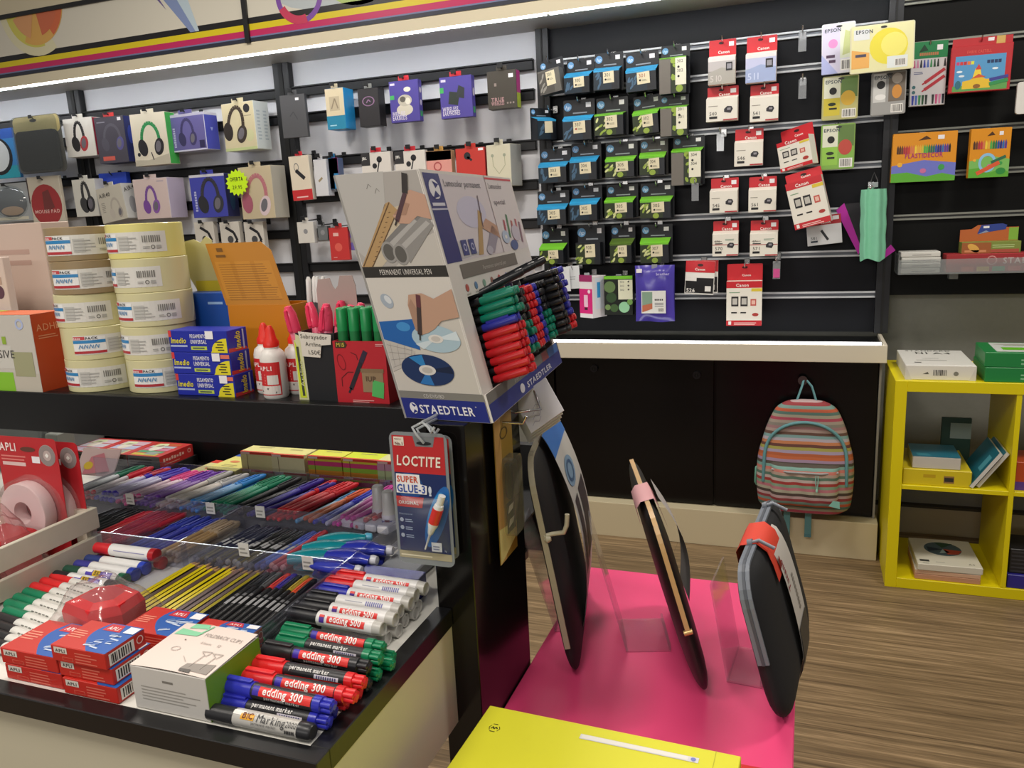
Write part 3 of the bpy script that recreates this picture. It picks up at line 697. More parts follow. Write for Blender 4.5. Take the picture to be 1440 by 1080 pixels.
k.rect(g, w*.18, h*.16, w*.8, h*.56, M('#d9dad6', .35), 0); k.poly(g, [(w*.2, h*.3), (w*.46, h*.3), (w*.46, h*.54), (w*.2, h*.54)], M('#7d9a86'), 1); k.poly(g, [(w*.2, h*.18), (w*.46, h*.24), (w*.46, h*.34), (w*.2, h*.3)], M('#b5674a'), 2); [k.rect(g, w*(.52+.045*q), h*.385, w*(.55+.045*q), h*.415, BLACK, 2) for q in range(5)]; k.lines(g, w*.52, h*.28, w*.76, h*.36, M('#777777'), 3, 1); k.barcode(g, w*.6, h*.18, w*.16, h*.08); k.text(g, w*.9, h*.83, .015, 'brother', M('#bdb8e0'), 1, 'r', bold=1)
k.rect(g, w*.06, h*.88, w*.2, h*.95, PRICE, 1); P.part(k, 'bag')
hook(P.c, 3.36, 'chrome display hook carrying the violet plastic ink bag', up=-.01)
for i, (px, lab) in enumerate((((778, 376, 800, 410), 'white price card at the left end of the lowest row'), ((796, 374, 814, 406), 'white price card partly behind the leftmost price card'))):
    P = Pack('price_card', lab, 'card', px, 3.34+i*.02, None, -.05); k = B(); k.box((-P.w/2, 0, -P.h), (P.w/2, .002, 0), M('#d4d8da', .5)); k.lines(P.f, P.w*.2, P.h*.4, P.w*.8, P.h*.6, M('#a9adb0'), 2, 1); P.part(k, 'card'); hook(P.c, 3.36+i*.02, 'hook carrying the '+('leftmost' if i == 0 else 'half hidden')+' white price card', 1, up=-.008, tagc=None)

# ---------------------------------------------------------------- cloth pouches on the corner hook
P = Pack('cloth_pouch', 'mint green cloth pouch hanging in folds at the corner post', 'pouch', (1211, 266, 1247, 365), 3.30); w, h = P.w, P.h
mint = M('#80c9a6', .8, vary=.1)
k = B(); n = 40
def ring(t, v):
    r = 1-.1*math.cos(6*PI*v)*.3; x = w/2*math.cos(t)*r*(1+.08*math.sin(3*t)); y = .032*math.sin(t)*(1+.35*math.cos(5*t)); return (x+.006*v, y, -h*v+.006*math.cos(3*t)*(v > .9))
k.grid(lambda u, v: ring(2*PI*u, v), n, 14, mint); k.add([ring(2*PI*i/n, 1) for i in range(n)], [tuple(range(n))], mint); k.add([ring(2*PI*i/n, 0) for i in range(n)], [tuple(range(n))[::-1]], mint); P.part(k, 'cloth')
k = B(); k.tube([(0, 0, 0), (-.01, .01, .03), (0, .02, .06), (.012, .01, .03), (.004, 0, 0)], .003, M('#1a1a1c'), 6); k.lathe([(.009, 0), (.012, .01), (.004, .02)], CHROME, 10, (-.012, -.01, -.004)); P.part(k, 'cord')
P = Pack('cloth_pouch', 'magenta and black flat pouch behind the mint green pouch', 'pouch', (1176, 284, 1262, 366), 3.38); w, h, f = P.w, P.h, P.f
k = B(); k.prism([(w*.0, h*.88), (w*.1, h*.98), (w*.45, h*1.0), (w*1.0, h*.16), (w*.82, h*.02), (w*.4, h*.1)], f, -.02, 0, M('#1c1c22', .7)); k.poly(f, [(0, h*.88), (w*.13, h*1.0), (w*.44, h*.22), (w*.4, h*.1)], M('#b01f9c', .6), 1); k.poly(f, [(w*.7, h*.02), (w*.82, h*.02), (w*1.0, h*.16), (w*.92, h*.26)], M('#b01f9c', .6), 1); P.part(k, 'cloth'); hook(P.c, 3.36, 'hook carrying the magenta and black pouch', 1, up=-.012, tagc=None)
c = at(1228, 262, Y=3.36); hook(c, 3.34, 'chrome display hook carrying the mint green pouch', up=.0)

# ---------------------------------------------------------------- felt pens and crayons on the right bay
P = Pack('felt_pen_pack', 'green and white pack of felt pens with red pen picture', 'pen pack', (1283, 58, 1334, 148), 3.40, None, .0, .12); w, h, f = P.w, P.h, P.f
k = B(); k.box((-w/2, 0, -h), (w/2, .016, 0), M('#c9c7c8', .4), .001); k.rect(f, 0, h*.74, w, h, M('#1c7a46', .4), 1); [k.rect(f, w*(.22+.06*q), h*.785, w*(.265+.06*q), h*.83, M('#b8734c'), 2) for q in range(9)]; k.rect(f, w*.7, h*.86, w*.86, h*.94, PRICE, 2); k.poly(f, [(w*.2, h*.84), (w*.34, h*.96), (w*.46, h*.86)], M('#0c3a20'), 2)
pc = ['#b84a78', '#c87a9c', '#1a1a2c', '#2c3a9c', '#4a68b4', '#3c8a54', '#1d4a2c', '#25302c', '#c9c9c9', '#2a2a2c']
for i in range(10):
    x = w*(.05+.095*i); k.poly(f, [(x, h*.6), (x+w*.07, h*.6), (x+w*.05, h*.72), (x+w*.02, h*.72)], M(pc[i]), 2); k.poly(f, [(x+.01*w, h*.02), (x+w*.06, h*.02), (x+w*.075, h*.17), (x, h*.17)], M(pc[(i+3) % 10]), 2)
for s_ in (0, -.11): k.line(f, [(w*.4, h*(.36+s_)), (w*.95, h*(.56+s_))], .011, M('#b02c38'), 3); k.line(f, [(w*.33, h*(.335+s_)), (w*.42, h*(.365+s_))], .005, M('#b02c38'), 3)
k.lines(f, w*.08, h*.5, w*.4, h*.55, M('#5a5f88'), 2, 2); k.disc(f, w*.1, h*.3, .006, M('#3c6a70'), 2); k.disc(f, w*.1, h*.22, .006, M('#3c6a70'), 2); P.part(k, 'carton'); hook(P.c, 3.43, 'chrome hook carrying the green felt pen pack', 1, up=-.01, tagc=None)
P = Pack('crayon_box', 'red crayon box with a yellow castle picture', 'crayon box', (1340, 50, 1426, 128), 3.37, None, .02, -.05); w, h, f = P.w, P.h, P.f
k = B(); k.box((-w/2, 0, -h), (w/2, .03, -h*.16), M('#b3222a', .4), .001); k.box((-w/2+.004, .028, -h*.2), (w/2, .03, 0), M('#b3222a', .4)); k.rect(f, w*.08, h*.04, w*.9, h*.66, M('#4f93c4'), 1)
for i, c in enumerate(('#c83a6a', '#c8302c', '#b8262c', '#e0702c', '#d8d83c')): k.rect(f, w*(.1+.06*i), h*.5, w*(.15+.06*i), h*.56, M(c), 2)
for i in range(4): k.rect(f, w*(.6+.06*i), h*.5, w*(.65+.06*i), h*.56, M('#16305c'), 2)
k.poly(f, [(w*.06, h*.02), (w*.95, h*.02), (w*.95, h*.14), (w*.06, h*.12)], M('#5a9a4c'), 2)
k.poly(f, [(w*.22, h*.06), (w*.68, h*.06), (w*.68, h*.22), (w*.6, h*.22), (w*.48, h*.3), (w*.34, h*.22), (w*.22, h*.2)], M('#e0b82c'), 3); k.poly(f, [(w*.38, h*.24), (w*.54, h*.24), (w*.5, h*.42), (w*.42, h*.42)], M('#e8c83a'), 3.5); k.poly(f, [(w*.36, h*.24), (w*.6, h*.26), (w*.48, h*.32)], M('#c8542c'), 4); k.poly(f, [(w*.42, h*.4), (w*.52, h*.4), (w*.47, h*.5)], M('#c83c34'), 4); k.disc(f, w*.15, h*.14, w*.05, M('#2c6a7a'), 4, h*.08); k.disc(f, w*.46, h*.1, w*.06, M('#8a5a20'), 4, h*.04)
for x, z in ((.16, .38), (.74, .4), (.2, .3)): k.disc(f, w*x, h*z, w*.05, M('#dfe9f0'), 3, h*.02, 10)
g = flat((-w/2, .0275, -h), (1, 0, 0), (0, 0, 1)); k.rect(g, w*.74, h*.86, w*.88, h, M('#c8a85c'), 1); k.rect(g, w*.6, h*.92, w*.7, h*.98, PRICE, 1); k.text(f, w*.46, h*.7, .014, 'FABER CASTELL', M('#d85c4c'), 2, 'c', width=w*.4); k.line(f, [(w*.66, h*.12), (w*.96, h*.18)], .012, M('#2c8a4a'), 5); k.line(f, [(w*.66, h*.2), (w*.96, h*.25)], .01, M('#3a3a8c'), 5)
P.part(k, 'carton'); hook(P.c, 3.42, 'chrome hook carrying the red castle crayon box', 1, up=-.008, tagc=None)
def plasti(lab, px, Y, yaw, n, word):
    P = Pack('crayon_box', lab, 'crayon box', px, Y, None, .01, yaw); w, h, f = P.w, P.h, P.f
    k = B(); k.box((-w/2, 0, -h), (w/2, .026, 0), M('#d98f1e', .4), .001); k.poly(f, [(0, 0), (w, 0), (w, h*.36), (w*.5, h*.44), (0, h*.34)], M('#6c74c4' if word else '#79b85c'), 1); k.poly(f, [(0, 0), (w, 0), (w, h*.1), (w*.8, h*.16), (w*.55, h*.1), (w*.25, h*.2), (0, h*.18)], M('#5aa832'), 2)
    cc = ['#4a2c20', '#6a3a2c', '#a82c3c', '#c03a3a', '#d0784c', '#e8c83c', '#e0a83c', '#c8b83c', '#4ca84c', '#1c7a3c', '#1c6a5c', '#204a9c', '#1c2c7c', '#2c68a8', '#5c3a8c', '#181818']
    for i in range(n):
        x = w*(.07+.84*i/n); k.poly(f, [(x, h*.58), (x+w*.75/n, h*.58), (x+w*.75/n, h*.7), (x+w*.4/n, h*.76), (x, h*.7)], M(cc[i*16//n]), 2)
    if word: k.text(f, w*.5, h*.49, .024, 'PLASTIDECOR', M('#a82c6c'), 3, 'c', bold=1, width=w*.6)
    k.poly(f, [(w*.4, h*.84), (w*.52, h*.93), (w*.6, h*.86)], M('#4a2a0c'), 2); k.rect(f, w*.7, h*.85, w*.8, h*.93, PRICE, 2); k.disc(f, w*.13, h*.36, w*.04, M('#e8b03c'), 3); k.disc(f, w*.78, h*.28, w*.05, M('#3c9a4c'), 3); k.disc(f, w*.5, h*.22, w*.05, M('#c86c9c'), 3, h*.05)
    if not word:
        k.disc(f, w*.45, h*.3, w*.22, M('#8ac0e0'), 2.2, h*.2, hole=.7); k.line(f, [(w*.2, h*.08), (w*.75, h*.3)], .014, M('#d85c34'), 4); k.line(f, [(w*.55, h*.3), (w*.9, h*.42)], .01, M('#2c6a4c'), 4); k.disc(f, w*.8, h*.12, w*.12, M('#2c8a3c'), 3, h*.07)
    P.part(k, 'carton'); hook(P.c, Y+.045, 'chrome hook carrying the '+('wide orange' if word else 'narrower orange')+' crayon box', 1, up=-.012, tagc=None)
plasti('wide orange box of plastic crayons with blue meadow picture', (1256, 186, 1347, 255), 3.40, .05, 24, True)
plasti('narrower orange crayon box with a rainbow picture', (1366, 180, 1424, 249), 3.40, .1, 14, False)
b = B(); q = at(1437, 115, Y=3.38); q2 = at(1437, 160, Y=3.38); b.prism([(a+q.x-.012, c+q2.z) for a, c in rrect(.12, q.z-q2.z, .01, 3)], lambda a, c, h: (a, 3.38+h, c), 0, .015, M('#d8d6d0', .5)); tag(b.build('blister_pack'), 'pale rounded pack cut off at the right edge beside the crayons', 'pack')

# clear tray on the right bay with its goods
zt = at(1300, 386, Y=3.33).z
xa = .325
t = thing('acrylic_tray', 'clear acrylic tray shelf under the crayon packs', 'tray', (xa, 3.33, zt))
k = B(); k.box((0, 0, 0), (1.0, .15, .003), CLEAR('#d0d4d4', .25)); k.build('bottom', t)
k = B(); k.box((0, 0, .003), (1.0, .003, .055), CLEAR('#d0d4d4', .2)); k.build('front_lip', t)
k = B(); k.box((0, .003, .003), (.003, .15, .075), CLEAR('#d0d4d4', .25)); k.build('end_lip', t)
k = B(); k.box((.19, .12, -.03), (.22, .16, -.0005), CLEAR('#d0d4d4', .3)); k.build('bracket', t)
x0, x1 = at(1266, 370, Y=3.34).x, at(1324, 370, Y=3.34).x
for i in range(4):
    b = B(); b.box((x0+rnd(0, .006), 3.345, zt+.004+i*.02), (x1-rnd(0, .006), 3.45, zt+.0225+i*.02), M('#cfcdc6', .5), .002); f = flat((x0, 3.345, zt+.004+i*.02), (1, 0, 0), (0, 0, 1)); b.lines(f, .04, .006, .12, .012, M('#8d8c88'), 1, 1)
    tag(b.build('flat_box'), 'flat white box in the clear tray, '+['lowest of four', 'second from the bottom', 'third from the bottom', 'topmost of four'][i], 'box', 'flat white boxes in the clear tray')
x0, x1 = at(1331, 370, Y=3.34).x, 1.24
b = B(); b.box((x0, 3.345, zt+.004), (x1, 3.44, zt+.07), M('#a02c30', .4), .002); f = flat((x0, 3.345, zt+.004), (1, 0, 0), (0, 0, 1)); q = at(1403, 374, Y=3.345); b.text(f, q.x-x0+.015, .03, .03, 'STABILO', M('#e0c9c4'), 2, bold=1); b.disc(f, q.x-x0-.02, .042, .017, M('#c98a86'), 2, hole=.75)
for i in range(9): b.rect(f, .05+i*.05, .003, .09+i*.05, .02, M(['#c84a34', '#c8a23c', '#3c9a6c', '#c84a4a', '#d86a5c', '#b85a7c', '#5c9a4c', '#3c8a9c', '#c8823c'][i]), 2)
tag(b.build('pen_case'), 'long red pen case with a round emblem in the clear tray', 'box')
P0 = at(1352, 357, Y=3.37); x1 = at(1435, 357, Y=3.37).x
t = thing('glue_display_box', 'orange and green display carton with a blue glue picture on top', 'display box', (P0.x, 3.37, zt+.0705)); w = x1-P0.x; h = at(1390, 318, Y=3.37).z-zt-.07
k = B(); k.box((0, 0, 0), (w, .07, h*.42), M('#7a8a3c', .5), .001); f = flat((0, 0, 0), (1, 0, 0), (0, 0, 1)); k.rect(f, .0, .0, w*.5, h*.4, M('#9a5a2c'), 1); k.rect(f, w*.5, h*.02, w*.97, h*.14, M('#a8503c'), 2); k.lines(f, w*.52, h*.2, w*.9, h*.34, M('#b9cf8a'), 2, 3); k.disc(f, w*.2, h*.2, .022, M('#d8a84c'), 2, .012, rot=-.6); k.rect(f, w*.05, h*.04, w*.42, h*.12, M('#c88a5c'), 2); k.build('tray_box', t)
k = B(); fb = flat((0, .06, 0), (1, 0, 0), (0, 0, 1)); k.prism([(0, h*.42), (w, h*.42), (w, h*.92), (w*.72, h*.92), (w*.7, h*1.05), (w*.3, h*1.02), (w*.2, h*.88), (0, h*.86)], fb, 0, .003, M('#b8602c', .5)); fb = flat((0, .057, 0), (1, 0, 0), (0, 0, 1)); k.rect(fb, w*.84, h*.44, w, h*.9, M('#7fae3c'), 1); k.poly(fb, [(w*.3, h*.7), (w*.78, h*.84), (w*.8, h*1.0), (w*.72, h*1.06), (w*.36, h*1.02)], M('#2a3f8c'), 2); k.rect(fb, w*.4, h*.9, w*.5, h*.98, PRICE, 3); k.poly(fb, [(w*.3, h*.68), (w*.5, h*.76), (w*.45, h*.82)], M('#8a95b0'), 3); k.build('header_card', t)
# ================================================================== headphones, mouse pads and earphones on the white bays
def hphones(b, f, cx, cz, s, band, cup, cup2=None, tilt=0, k=3, wide=1):
    """printed picture of headphones: a head band arc and two cups"""
    T = lambda a, c: (cx+(a*math.cos(tilt)-c*math.sin(tilt))*s, cz+(a*math.sin(tilt)+c*math.cos(tilt))*s)
    pts = [T(.42*wide*math.cos(t), -.05+.55*math.sin(t)) for t in [PI*(-.06+1.12*i/14) for i in range(15)]]
    b.line(f, pts, s*.12, band, k)
    a, c = T(-.4*wide, -.25); b.disc(f, a, c, s*.19, cup, k+1, s*.27, 18, tilt+.25)
    a, c = T(.38*wide, -.25); b.disc(f, a, c, s*.19, cup2 or cup, k+1, s*.27, 18, tilt-.25)
    a, c = T(.34*wide, -.24); b.disc(f, a, c, s*.11, M('#6b6870', .5), k+2, s*.18, 14, tilt-.25)
def hbox(lab, px, Y, d, front, side, art, name='headphone_box', cat='headphone box', yaw=0, tilt=0, top=None, hk=True, group=None, open_=True):
    P = Pack(name, lab, cat, px, Y, group, tilt, yaw); w, h, f = P.w, P.h, P.f; d = min(d, 3.462-Y-abs(yaw)*w*.55)
    k = B(); k.box((-w/2, 0, -h), (w/2, d, 0), M(side, .45), .0015); k.rect(f, .001, .001, w-.001, h-.001, M(front, .45), 1)
    g = flat((w/2, 0, -h), (0, 1, 0), (0, 0, 1))
    art(k, f, w, h, g, d); P.part(k, 'carton')
    if open_:
        c = B(); c.box((-w*.18, .004, -.001), (w*.18, .008, .02), M(top or front, .45), .001); P.part(c, 'hang_tab')
    if hk: hook(P.c+V((0, 0, .012 if open_ else -.01)), Y+.03, 'black display hook carrying the '+hk, 1, black=True, up=.0, tagc='#1a1b1e')
    return P
BL = M('#222126', .5)
def a1(k, f, w, h, g, d): hphones(k, f, w*.5, h*.52, h*.75, M('#2c2a2c'), M('#2c2a2c'), M('#b03a40'), 0, 3, .5); k.rect(g, .004, .004, d-.004, h-.004, M('#b01c3c', .45), 1); k.lines(g, .02, h*.1, d*.7, h*.2, M('#d8a0a8'), 2, 2)
hbox('slim white box with red and black headphones, top row left', (87, 166, 128, 221), 3.36, .1, '#dcd8d0', '#d0ccc8', a1, hk='slim red headphone box')
def a2(k, f, w, h, g, d): hphones(k, f, w*.55, h*.55, h*.55, M('#5c5964'), M('#54525e'), M('#5a5690')); k.rect(f, w*.14, h*.06, w*.55, h*.15, M('#c85c50'), 2); k.lines(f, w*.08, h*.88, w*.4, h*.93, M('#8d8a96'), 1, 2); k.rect(f, w*.8, h*.9, w*.92, h*.97, PRICE, 2); k.rect(g, .003, .003, d-.003, h-.003, M('#2b3370', .45), 1); k.disc(g, d*.4, h*.6, d*.2, M('#3c50b8'), 2, h*.2)
hbox('dark grey headphone box with an orange label and blue side', (131, 164, 172, 230), 3.35, .09, '#4a4752', '#3c3a48', a2, hk='dark grey headphone box', top='#c83c3c')
def a3(k, f, w, h, g, d): hphones(k, f, w*.52, h*.5, h*.62, M('#2c8a50'), BL, BL, 0, 3, .85); k.line(f, [(w*.5, h*.25), (w*.55, h*.1)], .006, BL, 3); k.disc(f, w*.14, h*.22, .01, BL, 3); k.poly(f, [(0, 0), (w, 0), (w, h*.2), (w*.4, h*.1), (0, h*.12)], M('#b9b2a0'), 2); k.rect(g, .003, .003, d-.003, h-.003, M('#3fa44a', .45), 1)
hbox('tall white and green box with a black gaming headset', (181, 159, 230, 233), 3.33, .07, '#d8d0bc', '#d0c8b4', a3, hk='white and green headset box', tilt=.0)
def a4(k, f, w, h, g, d): hphones(k, f, w*.52, h*.5, h*.7, M('#403a68'), M('#38345c'), M('#403a68'), 0, 3, .75); [k.rect(f, w*(.13+.01*(q % 2)), h*(.12+.06*q), w*.19, h*(.165+.06*q), M('#b9b4d8'), 3) for q in range(9)]; k.rect(f, w*.82, h*.06, w*.96, h*.26, M('#2c2850'), 2); k.rect(f, 0, 0, w, h*.04, M('#c8c6dc'), 2); k.rect(f, 0, h*.93, w, h, M('#b9b7cc'), 2); k.rect(g, .003, .003, d-.003, h*.93, M('#4a50b4', .45), 1); k.poly(g, [(d*.4, h*.6), (d*.6, h*.6), (d*.5, h*.5)], M('#aab4e0'), 2)
hbox('violet headphone box with vertical lettering, top row', (231, 160, 287, 213), 3.36, .14, '#645e98', '#d5d3dc', a4, hk='violet headphone box', yaw=-.08)
def a5(k, f, w, h, g, d): hphones(k, f, w*.4, h*.55, h*.72, M('#3c3026'), M('#2c2420'), M('#3a302a'), -.2, 3, .7); k.disc(f, w*.78, h*.86, w*.1, BL, 2); k.lines(f, w*.68, h*.7, w*.92, h*.74, M('#9a917a'), 1, 2); k.rect(f, 0, 0, w, h*.06, M('#b9c48c'), 2); k.disc(f, w*.8, h*.3, w*.14, M('#c8c89c'), 2); k.rect(g, .003, .003, d-.003, h-.003, M('#d2d9d8', .45), 1); [k.lines(g, d*q, h*.2, d*(q+.25), h*.85, M('#aebbc0'), 9, 2) for q in (.15, .6)]
hbox('cream box with black headphones and a round black badge', (308, 144, 357, 212), 3.35, .16, '#cfc4a0', '#d8dcd8', a5, hk='cream headphone box', yaw=-.1)
def a6(k, f, w, h, g, d): k.rect(f, w*.62, h*.86, w*.76, h*.92, PRICE, 2); k.line(f, [(w*.35, h*.5), (w*.5, h*.6), (w*.65, h*.42)], .004, M('#3a3a3e'), 2)
hbox('flat dark grey pack on the upright post, top row', (393, 133, 427, 194), 3.36, .02, '#4d4d50', '#434346', a6, 'accessory_pack', 'pack', hk='flat dark grey pack', yaw=.05)
# mouse pads
P = Pack('mouse_pad_pack', 'rounded dark grey mouse pad in a clear pack with tan header', 'mouse pad', (11, 162, 78, 244), 3.30, None, .0); w, h, f = P.w, P.h, P.f
k = B(); k.prism([(a-w/2, b-h) for a, b in rrect(w, h, .03, 5)], lambda a, b, q: (a, .02-q, b), 0, .003, M('#5a5a56', .35)); g = flat((-w/2, .0165, -h), (1, 0, 0), (0, 0, 1)); k.poly(g, rrect(w*.98, h*.3, .028, 4, w*.01, h*.69), M('#b0a06c', .4), 1); k.disc(g, w*.45, h*.92, .025, M('#1a1a1a'), 3, .009); P.part(k, 'card')
k = B(); k.prism([(a-w/2, b-h) for a, b in rrect(w*.86, h*.7, .03, 5, w*.07, h*.04)], lambda a, b, q: (a, .0155-q, b), 0, .014, M('#1c1e1e', .8)); P.part(k, 'mouse_pad')
k = B(); k.prism([(a-w/2, b-h) for a, b in rrect(w*.96, h*.98, .03, 5, w*.02, h*.01)], lambda a, b, q: (a, -q, b), 0, .001, CLEAR('#dfe3e3', .02, .2)); P.part(k, 'clear_cover')
hook(P.c, 3.33, 'black display hook carrying the rounded grey mouse pad', 1, black=True, up=-.014)
P = Pack('mouse_pad_pack', 'white mouse pad pack with a red oval picture and lettering', 'mouse pad', (38, 248, 80, 322), 3.34, None, 0, .05); w, h, f = P.w, P.h, P.f
k = B(); k.box((-w/2, 0, -h), (w/2, .02, 0), M('#cfc6b4', .45), .001); k.disc(f, w*.5, h*.42, w*.62, M('#a8393a', .45), 1, h*.42, 28, .25) if 0 else k.poly(f, [(w*(.5+.48*math.cos(t)), h*(.45+.4*math.sin(t))) for t in [2*PI*i/24 for i in range(24)]], M('#a8393a', .45), 1); k.poly(f, [(w*.4, h*.3), (w*.75, h*.4), (w*.62, h*.75), (w*.42, h*.7)], M('#7a3a38'), 2); k.text(f, w*.5, h*.3, .026, 'MOUSE PAD', M('#e6b8b0'), 3, 'c', bold=1, width=w*.8); k.box((-w/2-.012, .004, -h*.5), (-w/2, .02, -.002), M('#4a3c3c', .5)); P.part(k, 'card'); hook(P.c, 3.36, 'black display hook carrying the red mouse pad pack', 1, black=True, up=-.012)
P = Pack('mouse_pad_pack', 'blue mouse pad pack at the far left edge of the top row', 'mouse pad', (-30, 182, 17, 252), 3.33); w, h, f = P.w, P.h, P.f
k = B(); k.box((-w/2, 0, -h), (w/2, .02, 0), M('#3a86c8', .4), .001); k.rect(f, 0, 0, w, h*.25, M('#2aa0b4'), 1); k.rect(f, 0, h*.8, w, h, M('#2c5cb8'), 1); k.disc(f, w*.45, h*.45, w*.42, M('#1b1d22', .4), 2, h*.38, 24); k.disc(f, w*.42, h*.47, w*.36, M('#cfd5d8', .4), 3, h*.33, 24); P.part(k, 'card'); hook(P.c, 3.36, 'black display hook carrying the blue mouse pad pack', 1, black=True, up=-.012)
P = Pack('blister_pack', 'round clear blister pack at the far left edge of the second row', 'pack', (-20, 258, 33, 312), 3.33); w, h, f = P.w, P.h, P.f
k = B(); k.box((-w/2, .02, -h), (w/2, .024, 0), M('#b4b8ba', .4)); g = flat((-w/2, .0198, -h), (1, 0, 0), (0, 0, 1)); k.disc(g, w*.5, h*.5, w*.42, M('#5c6066'), 1, h*.4); k.disc(g, w*.5, h*.28, w*.3, M('#c8a88c'), 2, h*.12); k.rect(g, w*.1, h*.04, w*.9, h*.12, M('#e0dcc8'), 2); P.part(k, 'card')
k = B(); k.grid(lambda u, v: (w*.45*math.cos(2*PI*u)*v, .02-.05*math.sqrt(max(0, 1-v*v)), -h/2+h*.45*math.sin(2*PI*u)*v), 28, 8, CLEAR('#dfe6e8', .12)); P.part(k, 'clear_dome'); hook(P.c, 3.36, 'black display hook carrying the round clear blister', 1, black=True, up=-.012)
# second row
def c1(k, f, w, h, g, d): hphones(k, f, w*.55, h*.52, h*.8, M('#3a3a3c'), M('#3a3a3c'), None, .1, 3, .35)
hbox('slim white box with black headphones, second row left', (100, 252, 132, 305), 3.36, .06, '#d8d6cc', '#c9c8c4', c1, hk='slim black headphone box')
def c2(k, f, w, h, g, d): hphones(k, f, w*.62, h*.36, h*.55, M('#b8b0a4'), M('#c4bcb0'), M('#aaa298'), 0, 3, .8); k.text(f, w*.08, h*.72, .03, 'AIR40', M('#45423e'), 3, bold=1); k.lines(f, w*.1, h*.3, w*.25, h*.6, M('#948f84'), 6, 2); k.text(g, d*.15, h*.75, .03, 'AIR40', M('#45423e'), 3, bold=1, rot=.3); k.disc(g, d*.55, h*.4, d*.25, M('#8d8d8f'), 2, h*.24)
hbox('grey headphone box marked AIR40 with white headphones', (131, 262, 172, 312), 3.33, .09, '#c9c3b4', '#b9b9b6', c2, hk='grey marked headphone box', yaw=-.1, tilt=-.12)
b = Pack('headphone_box', 'bright blue headphone box mostly hidden behind the grey one', 'headphone box', (138, 243, 176, 300), 3.43); k = B(); k.box((-b.w/2, 0, -b.h), (b.w/2, .03, 0), M('#2c4cc8', .4), .001); b.part(k, 'carton'); hook(b.c, 3.45, 'black hook carrying the bright blue headphone box', 1, black=True, up=-.006, tagc=None)
def c3(k, f, w, h, g, d): hphones(k, f, w*.48, h*.47, h*.66, M('#7a4f9c'), M('#7a4a9c'), M('#8a58a8'), 0, 3, .62); k.rect(g, .003, .003, d-.003, h-.003, M('#b8adc4', .45), 1); k.rect(f, w*.7, h*.9, w*.9, h*.94, M('#b9a9b0'), 2)
hbox('pale pink box with purple headphones, second row', (184, 251, 235, 308), 3.34, .13, '#d3bfba', '#c6bdc8', c3, hk='pale pink headphone box', yaw=-.06)
def c4(k, f, w, h, g, d): hphones(k, f, w*.55, h*.5, h*.78, M('#34323a'), M('#2a2a2e'), M('#34343a'), 0, 3, .72); [k.rect(f, w*(.09+.01*(q % 2)), h*(.15+.06*q), w*.155, h*(.195+.06*q), M('#b0b4d8'), 3) for q in range(8)]; k.rect(f, 0, h*.94, w, h, M('#c8c8d0'), 2); k.rect(g, .003, .003, d-.003, h-.003, M('#2c2f5c', .45), 1); k.disc(g, d*.5, h*.4, d*.22, M('#2a4c70'), 2, h*.25)
hbox('blue box with black headphones and vertical lettering, second row', (265, 245, 314, 306), 3.34, .09, '#3f44a4', '#30346c', c4, hk='blue headphone box')
def c5(k, f, w, h, g, d): hphones(k, f, w*.5, h*.46, h*.74, M('#b8737c'), M('#a85c70'), M('#d8c4c8'), -.15, 3, .8); k.rect(g, .003, .003, d-.003, h-.003, M('#b4b0a4', .45), 1)
P = hbox('beige box with pink headphones, second row right end', (331, 234, 382, 308), 3.33, .1, '#c6b798', '#bfb6a2', c5, hk='beige headphone box', yaw=-.12)
c = at(333, 257, Y=3.31); b = B(); st = [((.052 if i % 2 else .064)*math.cos(2*PI*i/32)*1.05, (.052 if i % 2 else .064)*math.sin(2*PI*i/32)) for i in range(32)]
fs = flat((c.x, 3.312, c.z), (1, 0, .0), (0, 0, 1)); b.prism(st, fs, 0, .0015, M('#c8f018', .6)); b.text(fs, 0, .008, .026, 'OFERTA', M('#28300c'), 8, 'c', bold=1, width=.08); b.text(fs, 0, -.03, .026, '29,95', M('#28300c'), 8, 'c', width=.06); b.box((c.x-.004, 3.312, c.z+.03), (c.x+.004, 3.328, c.z+.036), M('#c8f018', .6))
tag(b.build('price_star'), 'fluorescent yellow star price tag between blue and beige headphone boxes', 'price tag')
# third row
for i, x in enumerate((272, 308, 342)):
    P = Pack('earphone_pack', 'small white pack with black cable, '+['leftmost', 'middle', 'rightmost'][i]+' of three in the third row', 'earphone pack', (x, 312, x+27, 350), 3.36, 'small white earphone packs', 0, 0); w, h, f = P.w, P.h, P.f
    k = B(); k.box((-w/2, 0, -h), (w/2, .03, 0), M('#cfcac0', .45), .001); k.line(f, [(w*.3, h*.8), (w*.7, h*.6), (w*.85, h*.3), (w*.6, h*.1)], .014, BL, 2); k.disc(f, w*.5, h*.35, .018, M('#4a4a4c'), 2); k.line(f, [(w*.1, h*.2), (w*.4, h*.1)], .01, BL, 3); P.part(k, 'carton'); hook(P.c, 3.38, 'black hook carrying the small white pack, '+['leftmost', 'middle', 'rightmost'][i]+' of three', 1, black=True, up=-.004)
